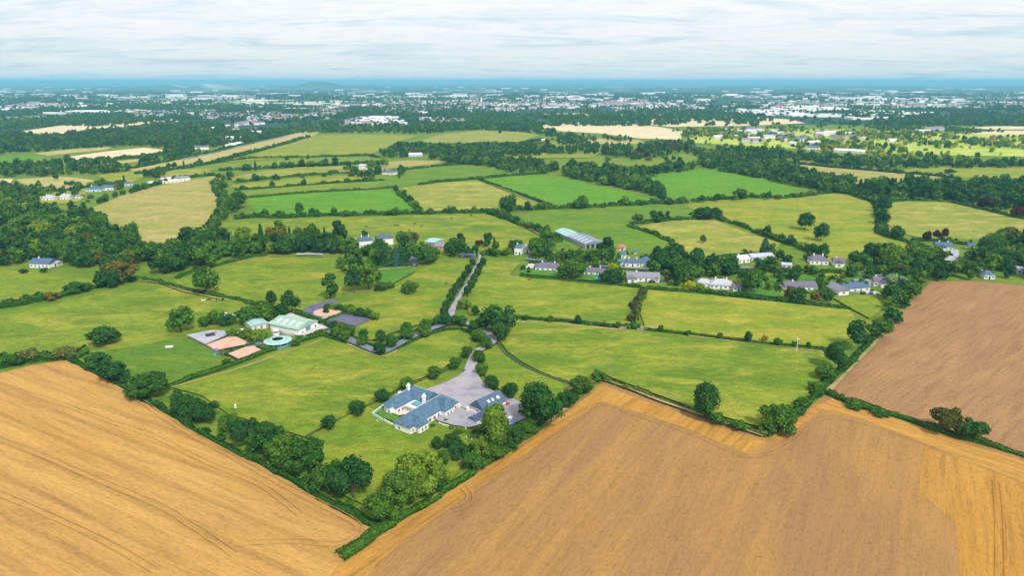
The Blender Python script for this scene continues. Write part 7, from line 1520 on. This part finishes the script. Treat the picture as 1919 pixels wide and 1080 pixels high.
link('canopy', mesh('canopy', [(-3, -2, 2.2), (3, -2, 2.2), (3, 2, 2.2), (-3, 2, 2.2), (0, 0, 3.4)], [(0, 1, 4), (1, 2, 4), (2, 3, 4), (3, 0, 4), (0, 3, 2, 1)], [PW]), pa)
for sx in (-2.9, 2.9):
    for sy in (-1.9, 1.9): link('leg', mesh('leg', *box_vf(sx - .06, sy - .06, 0, sx + .06, sy + .06, 2.2), [METAL]), pa)
# rubble and toys in the garden corner
gx, gy = G(876, 828)
for i in range(9):
    r1_ = random.Random(i); m_ = [STONE, PW, TEALM, STONE, PR, DARKG, STONE, PW, STONE][i]
    w_, d_, h2 = r1_.uniform(.5, 1.3), r1_.uniform(.4, .9), r1_.uniform(.3, .8)
    v = [(sx * w_ / 2 * r1_.uniform(.75, 1), sy * d_ / 2 * r1_.uniform(.75, 1), z_) for z_ in (-.02, h2) for sx, sy in ((-1, -1), (1, -1), (1, 1), (-1, 1))]
    nm, lab = [('rock', 'large pale rock'), ('planter', 'white garden planter'), ('bench', 'teal garden bench'), ('rock', 'middle sized pale rock'), ('toy_box', 'red toy box'), ('barrel', 'dark garden barrel'), ('rock', 'small grey rock'), ('table', 'white garden table'), ('rock', 'flat pale rock')][i]
    link(nm, mesh(nm, v, [(0, 3, 2, 1), (4, 5, 6, 7), (0, 1, 5, 4), (1, 2, 6, 5), (2, 3, 7, 6), (3, 0, 4, 7)], [m_]), None, (gx + r1_.uniform(-3.2, 3.2), gy + r1_.uniform(-2.6, 2.6), 0), r1_.uniform(0, 3), label=lab + ' in the rockery below the house court', category=nm.replace('_', ' '), group='rockery pieces')

# ------------------------------------------------------------------ the far town
TW_W = [plain_mat('town_white', (0.80, 0.79, 0.78), .05, .02), plain_mat('town_cream', (0.68, 0.58, 0.50), .05, .02), plain_mat('town_grey', (0.45, 0.46, 0.50), .05, .02)]
TW_R = [plain_mat('town_slate', (0.20, 0.20, 0.26), .05, .02), plain_mat('town_red', (0.27, 0.20, 0.20), .05, .02), plain_mat('town_pale', (0.62, 0.62, 0.66), .05, .02)]
def town_mesh(L_, W_, h, r_, wm, rm):
    v1, f1 = join_vf([box_vf(0, 0, 0, L_, W_, h), gable_vf(0, 0, L_, W_, h, r_, oh=.3)])
    v2, f2 = roof_vf(0, 0, L_, W_, h, r_, 'x', oh=.3)
    n1_, n2_ = len(f1), len(f2)
    V, F = join_vf([(v1, f1), (v2, f2)])
    return mesh('town_house', V, F, [wm, rm], [0] * n1_ + [1] * n2_)
TMS = [town_mesh(*a_, TW_W[i % 3 if i % 4 else 0], TW_R[(i * 2) % 3]) for i, a_ in enumerate([(14, 9, 5.5, 3), (24, 9, 5.5, 3), (11, 9, 5.5, 3), (34, 9, 6, 3), (16, 12, 3.5, 3), (46, 10, 6, 3)])]
SHEDM = [town_mesh(90, 45, 9, 3, TW_W[0], TW_R[2]), town_mesh(150, 60, 11, 2, TW_W[0], TW_W[0]), town_mesh(60, 30, 8, 3, TW_W[2], TW_R[2]), town_mesh(120, 35, 8, 3, TW_W[0], TW_W[0])]
TOWN = []     # x,y,mesh,rz,label,group,size
def town(pts, n, meshes, lab, grp, rzs=(.1, 1.65), sc_=(0.8, 1.2), cat='house'):
    P = [G(*p) for p in pts]; xs = [p[0] for p in P]; ys = [p[1] for p in P]; k = 0; tries = 0
    import mathutils
    while k < n and tries < n * 60:
        tries += 1; x, y = rnd.uniform(min(xs), max(xs)), rnd.uniform(min(ys), max(ys))
        if not inpoly(x, y, P): continue
        if mathutils.noise.noise((x * .006, y * .004, 7.7)) < 0.0: continue
        me = rnd.choice(meshes); s = rnd.uniform(*sc_); TOWN.append((x, y, me, rnd.choice(rzs) + rnd.gauss(0, .15), lab, grp, s, cat)); k += 1
town([(440, 236), (470, 222), (600, 216), (700, 222), (740, 230), (640, 238), (520, 240)], 330, TMS, 'pale gabled house in the near housing estate before the wooded valley', 'houses of the near housing estate')
town([(640, 236), (650, 226), (760, 222), (850, 226), (840, 234), (760, 238)], 120, TMS + SHEDM[2:3], 'pale terrace or hall on the near edge of the town', 'buildings on the near town edge', (0.05,))
town([(200, 214), (330, 208), (470, 212), (620, 208), (640, 216), (460, 224), (330, 226), (250, 220)], 330, TMS, 'pale house in the left part of the town', 'houses of the left part of the town')
town([(560, 212), (640, 196), (760, 190), (900, 192), (1000, 196), (960, 212), (800, 218), (640, 218)], 520, TMS, 'pale house in the middle of the town', 'houses of the middle of the town')
town([(960, 196), (1100, 192), (1280, 190), (1330, 204), (1280, 212), (1100, 210), (980, 206)], 330, TMS, 'pale house in the right part of the town', 'houses of the right part of the town')
town([(1330, 212), (1330, 204), (1500, 200), (1700, 206), (1720, 216), (1640, 226), (1500, 228), (1400, 220)], 150, SHEDM, 'large white roofed shed of the industrial estate', 'sheds of the industrial estate', (.05, .1, 1.6), (.35, .8), cat='warehouse')
town([(1280, 204), (1500, 192), (1640, 200), (1500, 206)], 130, TMS, 'pale house behind the industrial estate', 'houses behind the industrial estate')
town([(-100, 214), (0, 207), (160, 206), (260, 209), (268, 213), (150, 215)], 42, SHEDM, 'long white shed on the left of the town', 'white sheds on the left', (.05, .1), (.4, .8), cat='warehouse')
town([(640, 232), (700, 226), (850, 226), (840, 231), (700, 235)], 34, SHEDM[2:], 'long white hall before the town', 'white halls before the town', (.1, 1.5), (.35, .6), cat='warehouse')
town([(1280, 270), (1300, 245), (1500, 240), (1740, 245), (1760, 262), (1500, 275)], 40, TMS, 'pale house scattered in the sunlit parkland', 'houses in the sunlit parkland')
town([(300, 258), (340, 238), (450, 234), (500, 250), (400, 270)], 18, TMS, 'pale house among the great left woods', 'houses among the great left woods')
town([(-200, 320), (0, 318), (90, 320), (90, 326), (0, 328)], 8, TMS[:3], 'pale cottage in the dark left wood', 'cottages in the dark left wood')
# ribbon of scattered settlement out on the plain
far_spec = [((-600, 204), (-200, 172), (2100, 172), (2500, 204), 600, TMS), ((-900, 190), (-600, 160), (2500, 160), (2800, 190), 170, SHEDM[2:3] + SHEDM[:1])]
vis = [t for t in TOWN if -20 < to_px(t[0], t[1])[0] < 1940]
def tsz(t): return (len(t[2].vertices) and max(v.co.x for v in t[2].vertices)) * t[6] / dist(t[0], t[1])
hs = sorted([t for t in vis if t[7] == 'house'], key=lambda t: -tsz(t))[:210]; ws_ = sorted([t for t in vis if t[7] == 'warehouse'], key=lambda t: -tsz(t))[:70]
big_ids = set(map(id, hs + ws_))
tg = {}
for t in hs + ws_: tg.setdefault(t[5], []).append(t)
newlab = {}
for g_, ts in tg.items():
    if len(ts) < 2: continue
    px_ = thirds([to_px(t[0], t[1])[0] for t in ts], ('left', 'middle', 'right')); dp = thirds([t[1] for t in ts], ('nearest', 'second', 'farthest'))
    for t, a_, b_ in zip(ts, px_, dp):
        lab = t[4] + ', ' + a_ + ' third, ' + b_ + ' row'; newlab[id(t)] = lab if len(lab.split()) <= 16 else t[4]
for t in hs + ws_:
    nm = 'town_house' if t[7] == 'house' else 'warehouse'
    o = link(nm, t[2], None, (t[0], t[1], 0), t[3], label=newlab.get(id(t), t[4]), category=t[7], group=t[5]); o.scale = (t[6], t[6], t[6])
rest_t = [(t[0], t[1], t[2], t[3], t[6]) for t in TOWN if id(t) not in big_ids]
import mathutils
for (a0, a1, a2, a3, n, ms) in far_spec:
    P = [G(*a0), G(*a1), G(*a2), G(*a3)]; y0, y1 = P[0][1], P[1][1]; k = 0
    while k < n:
        y = 1 / rnd.uniform(1 / y1, 1 / y0); x = rnd.uniform(-.82, .82) * y
        if mathutils.noise.noise((x * .0011, y * .0006, 5.1)) < 0.06 and rnd.random() > .12: continue
        rest_t.append((x, y, rnd.choice(ms), rnd.gauss(.1, .2), rnd.uniform(.9, 1.6))); k += 1
V, F, MI = [], [], []
cache = {}
for (x, y, me, rz, s) in rest_t:
    if me.name not in cache: cache[me.name] = (np.array([v.co[:] for v in me.vertices]), [tuple(p.vertices) for p in me.polygons], [0 if 'white' in me.materials[p.material_index].name else 1 if 'cream' in me.materials[p.material_index].name else 2 if 'grey' in me.materials[p.material_index].name else 3 if 'slate' in me.materials[p.material_index].name else 4 if 'red' in me.materials[p.material_index].name else 5 for p in me.polygons])
    v, f, mi = cache[me.name]; c, sn = math.cos(rz), math.sin(rz)
    w = np.stack([x + (v[:, 0] * c - v[:, 1] * sn) * s, y + (v[:, 0] * sn + v[:, 1] * c) * s, v[:, 2] * s], 1)
    o = len(V); V += w.tolist(); F += [tuple(i + o for i in ff) for ff in f]; MI += mi
link('distant_town', mesh('distant_town', V, F, TW_W + TW_R, MI), kind='stuff', label='mass of pale distant town roofs and sheds thinning into the haze')
# church and chimney stack of the town
x, y = G(904, 200); ch = thing('church', 'church with a tall pale spire in the middle of the town', 'church', (x, y, 0))
link('nave', mesh('nave', *join_vf([box_vf(0, -8, 0, 40, 8, 12), gable_vf(0, -8, 40, 8, 12, 9)]), [TW_W[2]]), ch); link('roof', mesh('roof', *roof_vf(0, -8, 40, 8, 12, 9), [TW_R[0]]), ch)
link('tower', mesh('tower', *box_vf(-9, -4.5, 0, -.1, 4.5, 26), [TW_W[2]]), ch); link('spire', mesh('spire', [(-9, -4.5, 26), (-.1, -4.5, 26), (-.1, 4.5, 26), (-9, 4.5, 26), (-4.5, 0, 52)], [(0, 1, 4), (1, 2, 4), (2, 3, 4), (3, 0, 4), (0, 3, 2, 1)], [TW_W[0]]), ch)
x, y = G(1637, 205); cs = thing('mast', 'thin white mast in the industrial estate', 'mast', (x, y, 0)); v, f = tube((0, 0, 0), (0, 0, 42), 3.5, 1.5, 8); link('shaft', mesh('shaft', v, f, [TW_W[0]]), cs)
v, f = tube((0, 0, 42), (0, 0, 45), 2.6, 2.6, 8); link('head', mesh('head', v, f, [TW_W[2]]), cs)

# pale cut fields, quarries and glasshouses far out on the plain: strips of bright ground
PALE = plain_mat('pale_far_fields', (0.80, 0.76, 0.66), .15, .002, .95, alt=(0.62, 0.66, 0.44), amt=.7)
V, F = [], []
def pale_strip(x, y, w, d, rz):
    c, s = math.cos(rz), math.sin(rz); o = len(V)
    sk = rnd.uniform(-.5, .5) * d
    for a_, b_ in ((-w / 2, -d / 2), (w / 2, -d / 2), (w / 2 + sk, d / 2), (-w / 2 + sk, d / 2)): V.append((x + a_ * c - b_ * s, y + a_ * s + b_ * c, 0.5 + len(V) * 1e-4))
    F.append((o, o + 1, o + 2, o + 3))
k = 0
while k < 460:
    y = 1 / rnd.uniform(1 / 38000, 1 / 3300); x = rnd.uniform(-.85, .85) * y
    nz_ = mathutils.noise.noise((x * .0006, y * .0003, 9.1)) + .5 * mathutils.noise.noise((x * .0016, y * .0008, 2.1))
    if nz_ < .08 and rnd.random() > .22: continue
    q = min(3.0, .55 + y / 9000)
    pale_strip(x, y, rnd.uniform(60, 300) * q, rnd.uniform(40, 150) * q, rnd.gauss(0, .12)); k += 1
link('distant_fields', mesh('distant_fields', V, F, [PALE]), kind='stuff', label='pale cut fields scattered over the far plain')
